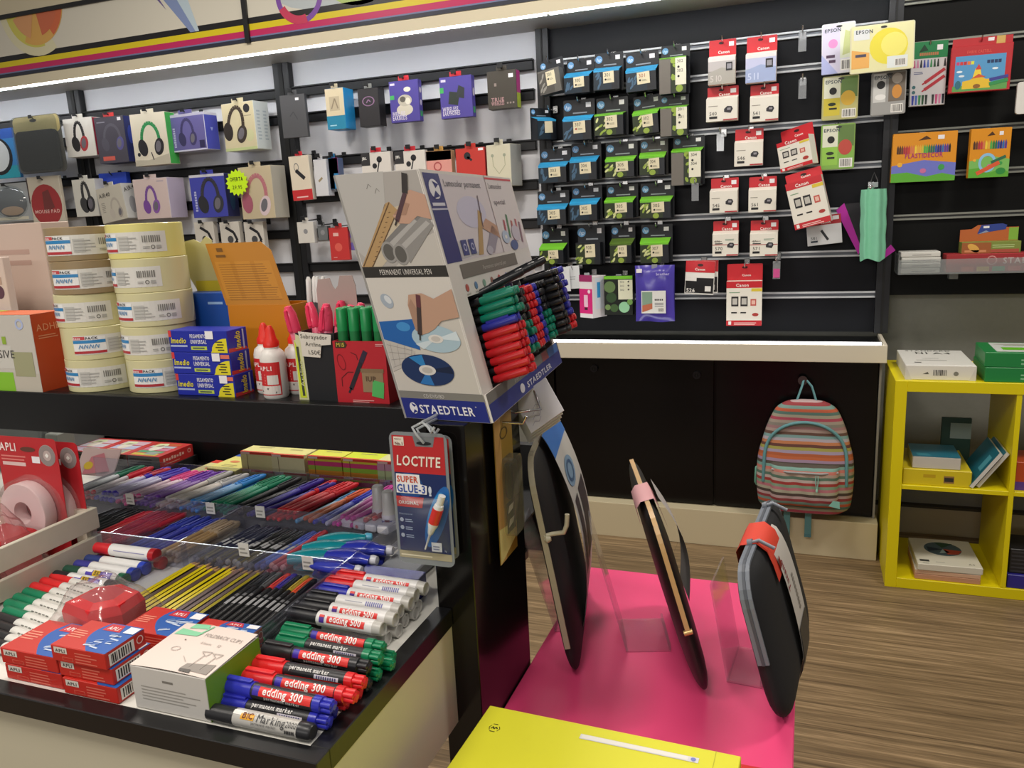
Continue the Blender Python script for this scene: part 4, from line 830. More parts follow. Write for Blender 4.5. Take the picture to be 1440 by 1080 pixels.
# second bay, top row
def d1(k, f, w, h, g, d): k.rect(f, 0, 0, w, h*.33, M('#1f7ea0'), 2); k.rect(f, w*.2, h*.45, w*.75, h*.8, M('#b5a78c'), 2); k.line(f, [(w*.3, h*.5), (w*.5, h*.75), (w*.65, h*.5)], .006, M('#8a7c66'), 3); k.lines(f, w*.15, h*.08, w*.6, h*.14, M('#a8d0dc'), 1, 3); k.rect(g, .003, .003, d-.003, h-.003, M('#1c94d8', .45), 1)
hbox('narrow cream and blue box with bright blue side', (456, 124, 482, 182), 3.36, .09, '#cdbf9f', '#1c94d8', d1, 'accessory_pack', 'pack', hk='narrow cream and blue box')
def d2(k, f, w, h, g, d): k.disc(f, w*.5, h*.66, w*.3, M('#8c6a8c'), 2, h*.13, 20, hole=.82); k.line(f, [(w*.4, h*.62), (w*.5, h*.7), (w*.6, h*.64)], .005, M('#8c6a8c'), 2)
hbox('narrow black box with a round purple emblem', (502, 124, 531, 178), 3.36, .06, '#29272a', '#222024', d2, 'accessory_pack', 'pack', hk='narrow black box with emblem', top='#8a8c88')
def d3(k, f, w, h, g, d):
    k.rect(f, w*.02, h*.56, w*.16, h*.66, M('#3fae5c'), 2); k.disc(f, w*.5, h*.3, w*.28, M('#cfc9b8'), 2, h*.14); k.disc(f, w*.52, h*.52, w*.24, M('#bcb6a6'), 2.5, h*.14); k.disc(f, w*.45, h*.55, w*.1, M('#5c5850'), 3, h*.07); k.disc(f, w*.62, h*.5, w*.09, M('#e0dccd'), 3, h*.08); k.disc(f, w*.62, h*.78, w*.12, M('#e2decf'), 3, h*.06); k.text(f, w*.06, h*.16, .026, 'WIRELESS', M('#d5d0e0'), 3, bold=1, width=w*.45); k.text(f, w*.06, h*.06, .026, 'EARBUDS', M('#d5d0e0'), 3, bold=1, width=w*.5)
    k.rect(f, w*.04, h*.9, w*.2, h*.95, M('#d0ccdc'), 2); k.rect(g, .003, .003, d-.003, h-.003, M('#4a3f94', .45), 1); [k.disc(g, d*.5, h*q, d*.25, M('#c8c4cc'), 2, h*.07) for q in (.45, .75)]; k.rect(g, d*.2, h*.12, d*.8, h*.25, M('#3a9a5c'), 2)
def d4(k, f, w, h, g, d):
    k.rect(f, w*.0, h*.62, w*.12, h*.75, M('#3fae5c'), 2); k.poly(f, [(w*.25, h*.35), (w*.55, h*.3), (w*.62, h*.6), (w*.3, h*.65)], M('#26302a'), 2); k.poly(f, [(w*.5, h*.5), (w*.75, h*.45), (w*.78, h*.7), (w*.6, h*.78)], M('#2a2f34'), 3); k.text(f, w*.06, h*.17, .026, 'WIRELESS', M('#d5d0e0'), 3, bold=1, width=w*.5); k.text(f, w*.06, h*.07, .026, 'EARPHONES', M('#d5d0e0'), 3, bold=1, width=w*.55); k.rect(f, w*.05, h*.88, w*.2, h*.94, M('#d0ccdc'), 2)
    k.rect(g, .003, .003, d-.003, h-.003, M('#463c90', .45), 1); k.rect(g, d*.2, h*.1, d*.8, h*.25, M('#3a9a5c'), 2); k.disc(g, d*.5, h*.6, d*.25, M('#c8c4cc'), 2, h*.1)
for y, lb, px, fn, hk in ((0, 'purple box with white wireless earbuds', (546, 113, 587, 172), d3, 'front white earbud box'), (1, 'purple box with black wireless earphones', (617, 107, 662, 166), d4, 'front black earphone box')):
    hbox(lb+', front of its hook', px, 3.32, .035, '#4c4296', '#453b8c', fn, 'earbud_box', 'earbud box', hk=hk, top='#c82c38')
    hbox(lb+', second on the hook, mostly hidden', px, 3.365, .035, '#4c4296', '#453b8c', fn, 'earbud_box', 'earbud box', hk=None)
def d5(k, f, w, h, g, d): k.text(f, w*.12, h*.2, .022, 'TRUE', M('#b08a8c'), 3, bold=1); k.text(f, w*.12, h*.1, .022, 'WIRELESS', M('#b08a8c'), 3, bold=1, width=w*.45); k.rect(f, w*.24, h*.6, w*.32, h*.68, M('#8c8078'), 2); k.rect(f, w*.74, h*.8, w*.9, h*.9, PRICE, 2); [k.disc(f, w*q, h*.14, .004, M('#8c8078'), 2) for q in (.68, .78, .88)]; k.rect(g, 0.002, .002, d-.002, h*.4, M('#a8b83c'), 1); k.rect(g, .002, h*.4, d-.002, h-.002, M('#a82c78'), 1)
hbox('black wireless earphone box with a magenta and lime side', (684, 99, 725, 153), 3.34, .05, '#3d3830', '#332f2a', d5, 'earbud_box', 'earbud box', hk='black magenta-sided box')
# second bay, second row
def e1(k, f, w, h, g, d): k.line(f, [(w*.3, h*.68), (w*.7, h*.48)], .018, BL, 2); k.disc(f, w*.34, h*.75, .014, M('#777777'), 2, .02, 14, hole=.75); k.rect(f, 0, 0, w, h*.24, M('#c02c30'), 2); k.lines(f, w*.2, h*.06, w*.8, h*.12, M('#e8c0bc'), 1, 3)
hbox('white pack with a red foot and small black clip', (405, 219, 433, 282), 3.35, .03, '#d9cdb8', '#c9c2b4', e1, 'accessory_pack', 'pack', hk='white pack with red foot', top='#c82c38', tilt=-.03)
def e2(k, f, w, h, g, d): k.line(f, [(w*.3, h*.4), (w*.6, h*.5)], .01, M('#9a8a6a'), 2)
hbox('slim white pack beside the red-footed pack', (440, 224, 458, 276), 3.36, .05, '#cfcfd2', '#bfc3cc', e2, 'accessory_pack', 'pack', hk='slim white pack')
def e3(k, f, w, h, g, d): k.rect(f, 0, 0, w*.5, h, M('#2b7cb0'), 1); k.rect(f, w*.5, h*.5, w, h, M('#a8286c'), 1)
hbox('slim blue and magenta pack left of the pen display', (461, 222, 474, 266), 3.38, .05, '#2b7cb0', '#5a6a90', e3, 'accessory_pack', 'pack', hk='slim blue and magenta pack')
def e4(k, f, w, h, g, d): k.rect(f, 0, h*.62, w*.3, h, M('#2b2a2c'), 2); k.text(f, w*.04, h*.8, .016, 'JBL', WHITE, 3, bold=1); k.disc(f, w*.62, h*.78, .014, BL, 2); k.line(f, [(w*.62, h*.75), (w*.5, h*.3)], .006, BL, 2); k.disc(f, w*.45, h*.6, .012, BL, 2)
hbox('white earphone pack with a black badge, left of two', (507, 214, 548, 262), 3.35, .03, '#d6d0c8', '#c8c4c0', e4, 'earphone_pack', 'earphone pack', hk='left badged earphone pack', top='#c82c38')
hbox('white earphone pack with a black badge, right of two', (554, 212, 597, 258), 3.35, .03, '#d6d0c8', '#c8c4c0', e4, 'earphone_pack', 'earphone pack', hk='right badged earphone pack', top='#c82c38')
def e5(k, f, w, h, g, d): k.rect(f, 0, h*.7, w, h, M('#c8a078'), 1); k.disc(f, w*.45, h*.5, .02, M('#a84a4c'), 2, hole=.7)
hbox('salmon and tan earphone pack behind the pen display', (598, 212, 634, 256), 3.36, .04, '#d8968c', '#c8a078', e5, 'earphone_pack', 'earphone pack', hk='salmon earphone pack', top='#c89a50')
def e6(k, f, w, h, g, d): k.disc(f, w*.4, h*.75, .016, BL, 2); k.line(f, [(w*.4, h*.72), (w*.55, h*.6)], .01, BL, 2); k.rect(f, w*.78, h*.9, w*.95, h*.98, PRICE, 2)
hbox('red earphone pack behind the pen display', (640, 208, 681, 252), 3.35, .03, '#c0352c', '#a82c28', e6, 'earphone_pack', 'earphone pack', hk='red earphone pack')
def e7(k, f, w, h, g, d): [k.line(f, [(w*x, h*.72), (w*(x+.02), h*.5), (w*.5, h*.3)], .003, M('#a8a88c'), 2) for x in (.25, .75)]; [k.disc(f, w*x, h*.74, .007, M('#9aa08c'), 3) for x in (.25, .75)]; k.rect(g, .003, .003, d-.003, h-.003, M('#a9aaa6', .45), 1)
hbox('cream box with white wired earphones behind the pen display', (682, 203, 718, 262), 3.34, .1, '#d0cbb4', '#c2bfb2', e7, 'earphone_pack', 'earphone pack', hk='cream wired earphone box', yaw=-.15)
# second bay, third row
def g1(k, f, w, h, g, d): k.disc(f, w*.5, h*.55, .012, M('#8d8d90'), 2)
hbox('small white pack on the upright post, third row', (417, 312, 440, 342), 3.36, .03, '#d4d0c8', '#c4c2c0', g1, 'accessory_pack', 'pack', hk='small white pack on the post')
hbox('small clear and black pack next to the red pack', (446, 318, 460, 338), 3.37, .03, '#6c7072', '#3c3e40', g1, 'accessory_pack', 'pack', hk='small clear and black pack')
def g2(k, f, w, h, g, d): k.rect(f, w*.22, h*.74, w*.5, h*.84, M('#e0b0a8'), 2); k.disc(f, w*.45, h*.4, .02, M('#d85c50'), 2); k.lines(f, w*.15, h*.08, w*.4, h*.12, M('#e8b8b0'), 1, 2)
hbox('small red pack at the left of the pen display', (462, 320, 488, 366), 3.35, .02, '#c23433', '#a82c2c', g2, 'accessory_pack', 'pack', hk='small red pack', yaw=.05)
hbox('narrow violet pack just left of the pen display', (489, 326, 498, 352), 3.37, .02, '#6a5ca8', '#5a4c98', g1, 'accessory_pack', 'pack', hk='narrow violet pack')
# ================================================================== the stationery counter
CZ = .9
GBK = M('#131315', .3, spec=.45)
XO, XI = -.421, -.443                       # outer and inner line of the right rim
t = thing('shop_counter', 'black rimmed stationery counter on a pale body, filled with pens', 'counter', (-.42, .548, .735))
O = V((-.42, .548, .735)); L_ = -2.2
def ob(b, a, c, m, cc=0): b.box(V(a)-O, V(c)-O, m, cc)
b = B(); ob(b, (L_, .548, .877), (XO, .57, .9015), GBK, .001); ob(b, (XI, .57, .877), (XO, .8595, .9015), GBK, .001); b.build('rim', t)
b = B(); ob(b, (L_, .57, .88), (XI, .8595, .8995), M('#d5d3cc', .6)); ob(b, (L_, .8595, .88), (-.4415, 1.2, .8995), M('#d5d3cc', .6)); ob(b, (L_, 1.2, .8775), (-.4415, 1.38, .882), M('#1d1d1f', .5)); b.build('lining', t)
PALE = M('#c3bda6', .4)
b = B(); ob(b, (L_, .56, .735), (XO-.002, .575, .877), PALE); ob(b, (XO-.02, .575, .735), (XO-.002, .8595, .877), PALE); ob(b, (L_, .575, .735), (-.5, 1.38, .75), M('#8d887a', .6)); b.build('body', t)
b = B(); ob(b, (L_, 1.38, .75), (-.4415, 1.4, .965), M('#141416', .35)); b.build('back_panel', t)
for x in (-.8, -1.9):
    for y in (.75, 1.3):
        b = B(); ob(b, (x, y, 0), (x+.05, y+.05, .735), M('#1a1a1b', .4)); b.build('leg', t)

# ---------------------------------------------------------------- acrylic dividers
AC = CLEAR('#dcdeea', .045, .05)
def divider(lab, a, c):
    b = B(); b.box(a, c, AC); return tag(b.build('acrylic_divider'), lab, 'divider')
Z1 = .943
divider('clear acrylic divider between the fineliners and the thick permanent markers', (-.5865, .6, CZ), (-.5835, 1.02, Z1))
divider('clear acrylic divider left of the black fineliners', (-.7205, .7, CZ), (-.7175, .8715, Z1))
divider('clear acrylic divider between the whiteboard markers and the yellow pencils', (-.8615, .69, CZ), (-.8585, .8715, Z1))
divider('clear acrylic divider left of the gold pens in the middle row', (-.8755, .8765, CZ), (-.8725, 1.02, Z1))
divider('clear acrylic divider at the left of the blue pens in the middle row', (-1.0115, .8765, CZ), (-1.0085, 1.02, Z1))
divider('clear acrylic divider across behind the pencils and fineliners', (-1.07, .872, CZ), (-.588, .875, Z1))
divider('clear acrylic divider across in front of the back row of ballpoints', (-1.4, 1.021, CZ), (-.588, 1.024, Z1))
divider('clear acrylic divider across behind the back row of ballpoints', (-1.4, 1.2012, .8826), (-.6, 1.204, .94))
divider('clear acrylic divider at the right end of the middle and back rows', (-.5605, 1.026, CZ), (-.5575, 1.19, .955))
for i, p in enumerate(((433, 790, .87), (343, 771, .87), (183, 700, 1.019), (296, 713, 1.019), (366, 718, 1.019))):
    c = at(p[0], p[1], Y=p[2]); b = B(); b.box((c.x-.009, p[2]-.001, c.z-.012), (c.x+.009, p[2]-.0001, c.z+.008), M('#c9c9c6', .5)); b.lines(flat((c.x-.009, p[2]-.001, c.z-.012), (1, 0, 0), (0, 0, 1)), .002, .004, .016, .016, M('#8d8d8a'), 2, 1)
    tag(b.build('price_label'), 'small white price label on the divider '+['behind the fineliners', 'in front of the dark middle row pens', 'left of the pink pens', 'below the green pens', 'below the red pens'][i], 'price label')

# ---------------------------------------------------------------- pens: prototypes lie along +x, cap end at x = 0, resting on z = 0
def px_(b, prof, m, r, x0=0, n=14): b.lathe([(q, x) for x, q in prof], m, n, (0, 0, r), (1, 0, 0)); return b
def decal(b, r, x0, x1, a0, a1, m, k=1, n=6):
    f = drum((0, 0, r), (1, 0, 0), (0, 0, 1), r); b.add([f(a0*r+(a1-a0)*r*i/n, x, EPS*k) for x in (x0, x1) for i in range(n+1)], [(i, i+1, n+2+i, n+1+i)[::-1] for i in range(n)], m)
def ptext(b, r, x, ang, size, s, m, k=3, bold=1, width=None):
    # read from the front (-y) side: along +x, upright
    g = lambda a, c, h=0: V((x+a, -(r+h)*math.cos(ang+c/r), r+(r+h)*math.sin(ang+c/r)))
    b.text(g, 0, 0, size, s, m, k, 'l', bold, width=width)
def dec2(b, r, x0, x1, a0, a1, m, k=1, n=6):
    g = lambda x, t, h: V((x, -(r+h)*math.cos(t), r+(r+h)*math.sin(t)))
    b.add([g(x, a0+(a1-a0)*i/n, EPS*k) for x in (x0, x1) for i in range(n+1)], [(i, n+1+i, n+2+i, i+1) for i in range(n)], m)
def proto(name, cat, parts):
    o = thing(name, '', cat, (0, 0, -5))
    for nm, b in parts: b.build(nm, o)
    return o
GRN, REDC, BLU, BLK = M('#0d7a50', .3), M('#d8262a', .3), M('#2a2ea8', .3), M('#232326', .35)
EDR = M('#d8302c', .4)
def p300(cap, face=1):
    r = .0085
    c = B(); px_(c, [(0, .004), (.001, .0075), (.004, .0085), (.042, .009), (.0425, .0078)], cap, r); c.box((.004, -.003, 2*r-.0005), (.04, .003, 2*r+.003), cap, .0008)
    k = B(); px_(k, [(.042, .0083), (.118, .0083)], M('#242326', .4), r)
    if face:
        dec2(k, r, .045, .053, .1, 1.25, M('#3a2ca0', .4), 1); dec2(k, r, .053, .117, .1, 1.25, EDR, 1); ptext(k, r, .058, .38, .0105, 'edding 300', M('#f3ece8', .4), 3, 1, .05); ptext(k, r, .06, -.18, .005, 'permanent marker', M('#c9c6c2', .4), 3, 0, .045)
    else:
        dec2(k, r, .045, .117, -.1, .02, EDR, 1); ptext(k, r, .05, .75, .0065, 'permanent marker', M('#d5d2ce', .4), 3, 1, .05); dec2(k, r, .082, .112, .1, .6, M('#cfc9d4', .5), 1)
        for i in range(9): dec2(k, r, .085+i*.0028, .0865+i*.0028, .15, .5, M('#4a4a78', .5), 2, 3)
    e = B(); px_(e, [(.118, .0085), (.127, .0085), (.128, .006), (.129, .0045), (.14, .0045), (.141, .003)], cap, r)
    for i in range(5): t_ = 2*PI*i/5; e.lathe([(.0001, .127), (.003, .1275), (.0032, .139), (.0001, .1405)], cap, 8, (0, .0045*math.cos(t_), r+.0045*math.sin(t_)), (1, 0, 0))
    return proto('permanent_marker', 'marker', (('cap', c), ('barrel', k), ('end_plug', e)))
def p500(cap, face):
    r = .0095
    c = B(); px_(c, [(0, .006), (.002, .0085), (.048, .009)], cap, r); c.box((.006, -.003, 2*r-.001), (.045, .003, 2*r+.002), cap, .0008)
    k = B(); W5 = M('#dcdad8', .35); px_(k, [(.046, .0094), (.05, .0095), (.125, .0095)], W5, r)
    if face: dec2(k, r, .051, .058, .0, 1.0, M('#4a2c90', .4), 1); dec2(k, r, .051, .058, .7, 1.0, EDR, 2); dec2(k, r, .062, .115, .1, .95, EDR, 1); ptext(k, r, .066, .3, .0105, 'edding 500', M('#f3ece8', .4), 3, 1, .045)
    else:
        for i in range(9): dec2(k, r, .09+i*.0028, .0915+i*.0028, .5, 1.1, M('#6a6aa8', .5), 1, 3)
        dec2(k, r, .06, .085, .8, .9, M('#9d9da8', .5), 1, 2); dec2(k, r, .055, .118, -.05, .08, EDR, 1, 2)
    e = B(); px_(e, [(.125, .0095), (.128, .009), (.136, .0088), (.1365, .0075), (.1335, .0072), (.133, .0001)], M('#b9b6b0', .35), r)
    return proto('permanent_marker', 'marker', (('cap', c), ('barrel', k), ('end_plug', e)))
def pbic():
    r = .009; c = B(); px_(c, [(0, .006), (.002, .0085), (.036, .009)], BLK, r)
    k = B(); px_(k, [(.034, .0088), (.115, .0088)], M('#b4b1ab', .35), r); dec2(k, r, .02+.016, .05, .95, 1.5, M('#dcd9d4', .4), 1, 3)
    dec2(k, r, .046, .062, .55, 1.2, M('#e0a020', .4), 1); ptext(k, r, .048, .7, .008, 'BIC', M('#6a2a10', .4), 3); ptext(k, r, .065, .55, .011, 'Marking', M('#26262a', .4), 3, 0, .035); ptext(k, r, .1, .6, .008, '2000', M('#26262a', .4), 3, 0, .013); ptext(k, r, .06, .2, .004, 'permanent marker', M('#4a4a4c', .4), 3, 0, .03)
    for i in range(6): dec2(k, r, .1+i*.002, .1012+i*.002, -.1, .3, BLK, 2, 3)
    e = B(); px_(e, [(.113, .009), (.126, .0088), (.128, .007), (.128, .0001)], BLK, r)
    return proto('permanent_marker', 'marker', (('cap', c), ('barrel', k), ('end_plug', e)))
def pvel(cap, capl, band=True):
    r = .0095; c = B(); px_(c, [(0, .006), (.002, .0085), (.036, .009)], capl, r)
    k = B(); px_(k, [(.034, .0094), (.112, .0095)], M('#dddcda', .35), r)
    if band: dec2(k, r, .05, .1, .35, 1.25, M('#4a3aa8', .4), 1); dec2(k, r, .064, .078, .3, 1.3, M('#d8b428', .4), 2); ptext(k, r, .0665, .6, .008, 'BIC', M('#3a2a18', .4), 4); dec2(k, r, .084, .098, .5, 1.0, M('#a8a0e0', .4), 2); dec2(k, r, .044, .062, .9, 1.3, M('#e8e6e4', .4), 2)
    else: dec2(k, r, .045, .105, .3, .42, M('#8a88b0', .4), 1)
    e = B(); px_(e, [(.11, .0098), (.12, .0098), (.1205, .009), (.1205, .0001)], cap, r)
    return proto('whiteboard_marker', 'marker', (('cap', c), ('barrel', k), ('end_cap', e)))
def pslim(cap):
    r = .0085; c = B(); px_(c, [(0, .005), (.002, .0075), (.05, .0085)], cap, r)
    k = B(); px_(k, [(.048, .0072), (.05, .0082), (.125, .0082), (.126, .006)], M('#dcdad4', .4), r); [dec2(k, r, .068+.008*q, .0735+.008*q, .72+.05*(q % 2), .92, M('#6a6a64', .5), 1, 2) for q in range(5)]; dec2(k, r, .075, .105, .3, .38, M('#85857d', .5), 1, 2)
    return proto('slim_marker', 'marker', (('cap', c), ('barrel', k)))
def ppencil(kind):
    r = .0037; k = B()
    a, c = (M('#d9c414', .35), M('#1b1a18', .35)) if kind == 0 else (M('#8a7468', .4), M('#5c4a42', .4))
    vs = [(x, r*math.cos(PI/6+PI/3*i), r*.9+r*math.sin(PI/6+PI/3*i)) for x in (0, .165) for i in range(6)]
    for i in range(6): k.add([vs[i], vs[(i+1) % 6], vs[6+(i+1) % 6], vs[6+i]], [(0, 1, 2, 3)], c if i % 2 == (kind == 2) else a)
    k.add(vs[:6], [(5, 4, 3, 2, 1, 0)], BLK)
    n = B(); n.lathe([(r, .165), (r*.3, .178)], M('#c9a070', .6), 6, (0, 0, r*.9), (1, 0, 0)); n.lathe([(r*.3, .178), (.0002, .182)], BLK, 6, (0, 0, r*.9), (1, 0, 0))
    e = B(); e.lathe([(r*1.02, -.0005), (r*1.02, .006)], M('#e0ddd2', .4) if kind == 0 else BLK, 6, (0, 0, r*.9), (1, 0, 0))
    return proto('pencil', 'pencil', (('shaft', k), ('sharpened_tip', n), ('dipped_end', e)))
def pfine(capc, endc=None, body=None, lab=True, L=.16, r=.0045):
    k = B(); px_(k, [(0, r*.7), (.001, r*.9), (L*.72, r)], body or M('#1d1d1f', .35), r, n=10)
    if lab: dec2(k, r, L*.38, L*.5, .9, 1.9, M('#9a9a9c', .4), 1, 3); dec2(k, r, L*.52, L*.56, .9, 1.9, M('#6a6a6c', .4), 1, 3)
    c = B(); px_(c, [(L*.7, r*1.12), (L*.97, r*1.1), (L, r*.5)], capc, r, n=10); c.box((L*.72, -.0012, 2*r-.0003), (L*.9, .0012, 2*r+.0012), capc)
    e = B(); px_(e, [(-.0035, r*.4), (-.003, r*.7), (.001, r*.92)], endc or capc, r, n=10)
    return proto('fineliner_pen', 'pen', (('barrel', k), ('cap', c), ('end_plug', e)))
def pball(col, body, L=.145, r=.0052, clearbody=False):
    k = B(); px_(k, [(.0, r*.75), (L*.6, r*.9)], body, r, n=8)
    c = B(); px_(c, [(L*.58, r*1.1), (L*.95, r), (L, r*.5)], col, r, n=8); c.box((L*.62, -.0012, 2*r-.0002), (L*.9, .0012, 2*r+.0014), col)
    e = B(); px_(e, [(-.006, r*.5), (-.004, r*.8), (.001, r*.8)], col if not clearbody else body, r, n=8)
    return proto('ballpoint_pen', 'pen', (('barrel', k), ('cap', c), ('end_plug', e)))
USED = set()
def lay(o, loc, yaw, label, group=None, pitch=0, roll=0):
    """the first time moves the prototype itself, afterwards copies it"""
    rot = (roll, pitch, yaw)
    if o.name not in USED:
        USED.add(o.name); o.location = loc; o.rotation_euler = rot; o['label'] = label
        if group: o['group'] = group
        return o
    c = dup(o, loc, rot, label, group)
    if not group and 'group' in c: del c['group']
    return c

# thick permanent markers along the right rim
mk = {}
def m3(col, face):
    k = (col, face)
    if k not in mk: mk[k] = p300({'g': GRN, 'r': REDC, 'b': BLU, 'k': BLK}[col], face)
    return mk[k]
XM = -.577
lay(pbic(), (-.572, .579, .9), .0, 'grey and black thick marker lying nearest the front corner of the counter')
NM = dict(g='green', r='red', b='blue', k='black')
for c, y, z, fc, x, lab in (
    ('b', .597, .9, 0, 0, 'blue permanent marker in the bottom layer just behind the grey marker'), ('b', .615, .9, 0, -.004, 'blue permanent marker in the bottom layer, second from the grey marker'),
    ('b', .606, .9148, 1, .003, 'blue permanent marker lying on top of two other blue ones'),
    ('r', .634, .9, 0, .0, 'red permanent marker in the bottom layer beside the blue ones'), ('r', .652, .9, 0, .004, 'red permanent marker in the bottom layer beside the black ones'),
    ('r', .625, .9148, 1, .016, 'red permanent marker with lettering, front of the two upper reds'), ('r', .648, .9148, 0, .012, 'red permanent marker with a barcode, back of the two upper reds'),
    ('k', .67, .9, 0, .006, 'black permanent marker in the bottom layer under the black lettered one'), ('k', .678, .9152, 1, .002, 'black permanent marker with red lettering between reds and greens'),
    ('g', .69, .9, 0, .007, 'green permanent marker in the bottom layer next to the black one'), ('g', .708, .9, 0, .012, 'green permanent marker in the bottom layer, middle one'), ('g', .727, .9, 1, .005, 'green permanent marker in the bottom layer next to the white markers'),
    ('g', .699, .9148, 0, .006, 'green permanent marker with a barcode in the upper layer'), ('g', .72, .9148, 1, -.002, 'green permanent marker with red lettering on top of the greens')):
    lay(m3(c, fc), (XM+x, y, z), rnd(-.03, .01), lab)
b500 = {}
for i, (c, y, z, fc) in enumerate((('k', .754, .9175, 1), ('k', .775, .9175, 1), ('k', .796, .9175, 0), ('b', .817, .9175, 1), ('r', .838, .9175, 0), ('r', .858, .9175, 1), ('k', .764, .9, 0), ('k', .785, .9, 0), ('k', .806, .9, 0), ('r', .827, .9, 0), ('r', .848, .9, 0))):
    if (c, fc) not in b500: b500[c, fc] = p500({'r': REDC, 'b': BLU, 'k': BLK}[c], fc)
    lay(b500[c, fc], (-.594+.004*(i % 2), y, z), rnd(-.06, -.02), 'white permanent marker with '+NM[c]+' cap, '+(nth(i, 6, 'from front', '', 'front', 'backmost')+' of upper layer' if i < 6 else nth(i-6, 5, 'from front', '', 'front', 'backmost')+' of lower layer'))

# whiteboard markers and slim markers left of the pencils
for i, (p, q, cap, cl, bd) in enumerate((((172, 757), (247, 755), '#a81c24', '#c8242c', 0), ((168, 764), (236, 769), '#a81c24', '#c8242c', 0), ((145, 770), (222, 783), '#1f3cb0', '#2a3c78', 0), ((135, 779), (207, 795), '#20389c', '#3a3a90', 0), ((110, 790), (192, 804), '#0f5a3c', '#1a4a38', 1), ((100, 793), (180, 816), '#1c1c20', '#1c1c22', 1))):
    y = [.949, .93, .868, .848, .826, .804][i]; y = [.8635, .854, .8435, .824, .805, .7865][i]
    z = [.9, .9165, .9, .9, .9, .9][i]
    lay(pvel(M(cap, .3), M(cl, .35), bd), (-1.03+.01*(i in (0, 1)), y-(.0 if i else .0), z), [.0, .0, -.02, -.03, -.03, -.06][i], ['red ended whiteboard marker, lower of two beside the divider', 'red ended whiteboard marker, upper of two beside the divider', 'blue ended whiteboard marker next to the red ones', 'blue ended whiteboard marker next to the green one', 'green ended whiteboard marker with violet print', 'black ended whiteboard marker with violet print'][i])
sl = {}
for i, (c, p, q) in enumerate((('r', (88, 800), (150, 820)), ('r', (78, 806), (138, 825)), ('r', (68, 812), (125, 835)), ('g', (55, 820), (120, 840)), ('g', (42, 828), (110, 850)), ('g', (38, 842), (95, 860)), ('g', (35, 850), (80, 868)), ('k', (12, 848), (100, 885)), ('k', (5, 860), (80, 895)), ('k', (-2, 872), (60, 905)), ('k', (-6, 885), (40, 915)))):
    if c not in sl: sl[c] = pslim({'r': M('#d8262a', .35), 'g': M('#0c7a55', .35), 'k': BLK}[c])
    a, e = at(*p, Z=.909), at(*q, Z=.909)
    n = {'r': 3, 'g': 4, 'k': 4}[c]; k0 = {'r': 0, 'g': 3, 'k': 7}[c]
    y = .784-.0163*i; xx = -1.032+(0, 0, 0, .006, .008, .012, .03, .034, .048, .06, .074)[i]
    lay(sl[c], (xx, y, .9), -.16, 'slim white marker with '+NM[c]+' cap, '+nth(i-k0, n, 'from the back', '', 'backmost', 'front')+' of '+['', '', '', 'three', 'four', '', '', 'seven'][n]+' in the left tray')

# pencils
pn = [ppencil(0), ppencil(1), ppencil(2)]
pattern = [0, 0, 2, 0, 0, 0, 2, 0, 0, 0, 1, 1, 0, 1]
i = 0
for layer in (0, 1):
    for j in range(15):
        x = -.853+j*.0088+layer*.0044
        if x > -.724: continue
        k = pattern[(i*5+layer*2) % 14] if layer == 0 else pattern[j % 14]
        lay(pn[k], (x, .688+rnd(0, .012), .9+layer*.0066+.001), PI/2+.0+rnd(-.01, .01), ['yellow and black striped pencil in the pencil tray', 'brown pencil among the yellow striped pencils', 'black and yellow striped pencil showing its black facets'][k], 'pencils in the acrylic tray'); i += 1
# fineliners
C6 = ['#2b2b2d', '#1b1b1d', '#55585a', '#c83a34', '#3a2e90', '#1d1d1f', '#a8962c', '#d8502c', '#18181a', '#5a2a3a', '#2c2a80', '#17171a']
fl = {}
E6 = ['#5c5a60', '#c8682c', '#2c7a4a', '#c8405a', '#1d1d1f']
i = 0
for layer in (0, 1):
    for j in range(12-layer):
        c = C6[(i if layer else i*5) % 12]; e = E6[i % 5]
        kk = (c, e)
        nm = {'#2b2b2d': 'black', '#1b1b1d': 'black', '#55585a': 'grey', '#c83a34': 'red', '#3a2e90': 'blue', '#1d1d1f': 'black', '#a8962c': 'yellow', '#d8502c': 'orange', '#18181a': 'black', '#5a2a3a': 'wine red', '#2c2a80': 'blue', '#17171a': 'black'}[c]
        if kk not in fl: fl[kk] = pfine(M(c, .35), M(e, .35))
        lay(fl[kk], (-.709+j*.0103+layer*.005, .704+rnd(0, .01), .9+layer*.0085), PI/2+rnd(-.02, .02)+.04, 'black fineliner pen with a '+nm+' cap in the fineliner tray', 'fineliners in the acrylic tray'); i += 1

# middle row
def fill(protos, labels, x0, x1, y, z0, pitch, yaw, group, layers=1, seq=None, jit=.045, dz=.009):
    n = int((x1-x0)/pitch); i = 0
    for l in range(layers):
        for j in range(n):
            k = (seq or (lambda q, l: q % len(protos)))(j, l)
            lay(protos[k], (x0+(j+.5+.5*l)*pitch, y+rnd(-.004, .008), z0+l*dz), PI/2+yaw+rnd(-jit, jit), labels[k], group); i += 1
dark = pfine(M('#2a2c40', .35), M('#55586a', .35), M('#25283c', .35), True, .13); blk2 = pfine(M('#1f2124', .3), M('#8d8f92', .35), M('#1b1c1f', .3), True, .13, .005)
blu2 = pfine(M('#3a4a9c', .35), M('#6a7ac0', .35), M('#4a62b0', .35), True, .13, .005); redp = pfine(M('#b8343c', .35), M('#c88a8a', .35), M('#a83a48', .35), False, .13, .005)
gold = pball(M('#b8a07a', .5), M('#a8854c', .4), .13)
fill([dark, blk2, blu2, redp], ['dark blue gel pen in the middle row tray', 'black gel pen with white print in the middle row tray', 'blue gel pen at the right of the middle row tray', 'red gel pen at the right end of the middle row tray'], -.868, -.69, .882, .9, .0105, -.12, 'gel pens in the middle row tray', 2, lambda q, l: 0 if q < 6 else 1 if q < 11 else 2 if q < 13 else 3, dz=.0092)
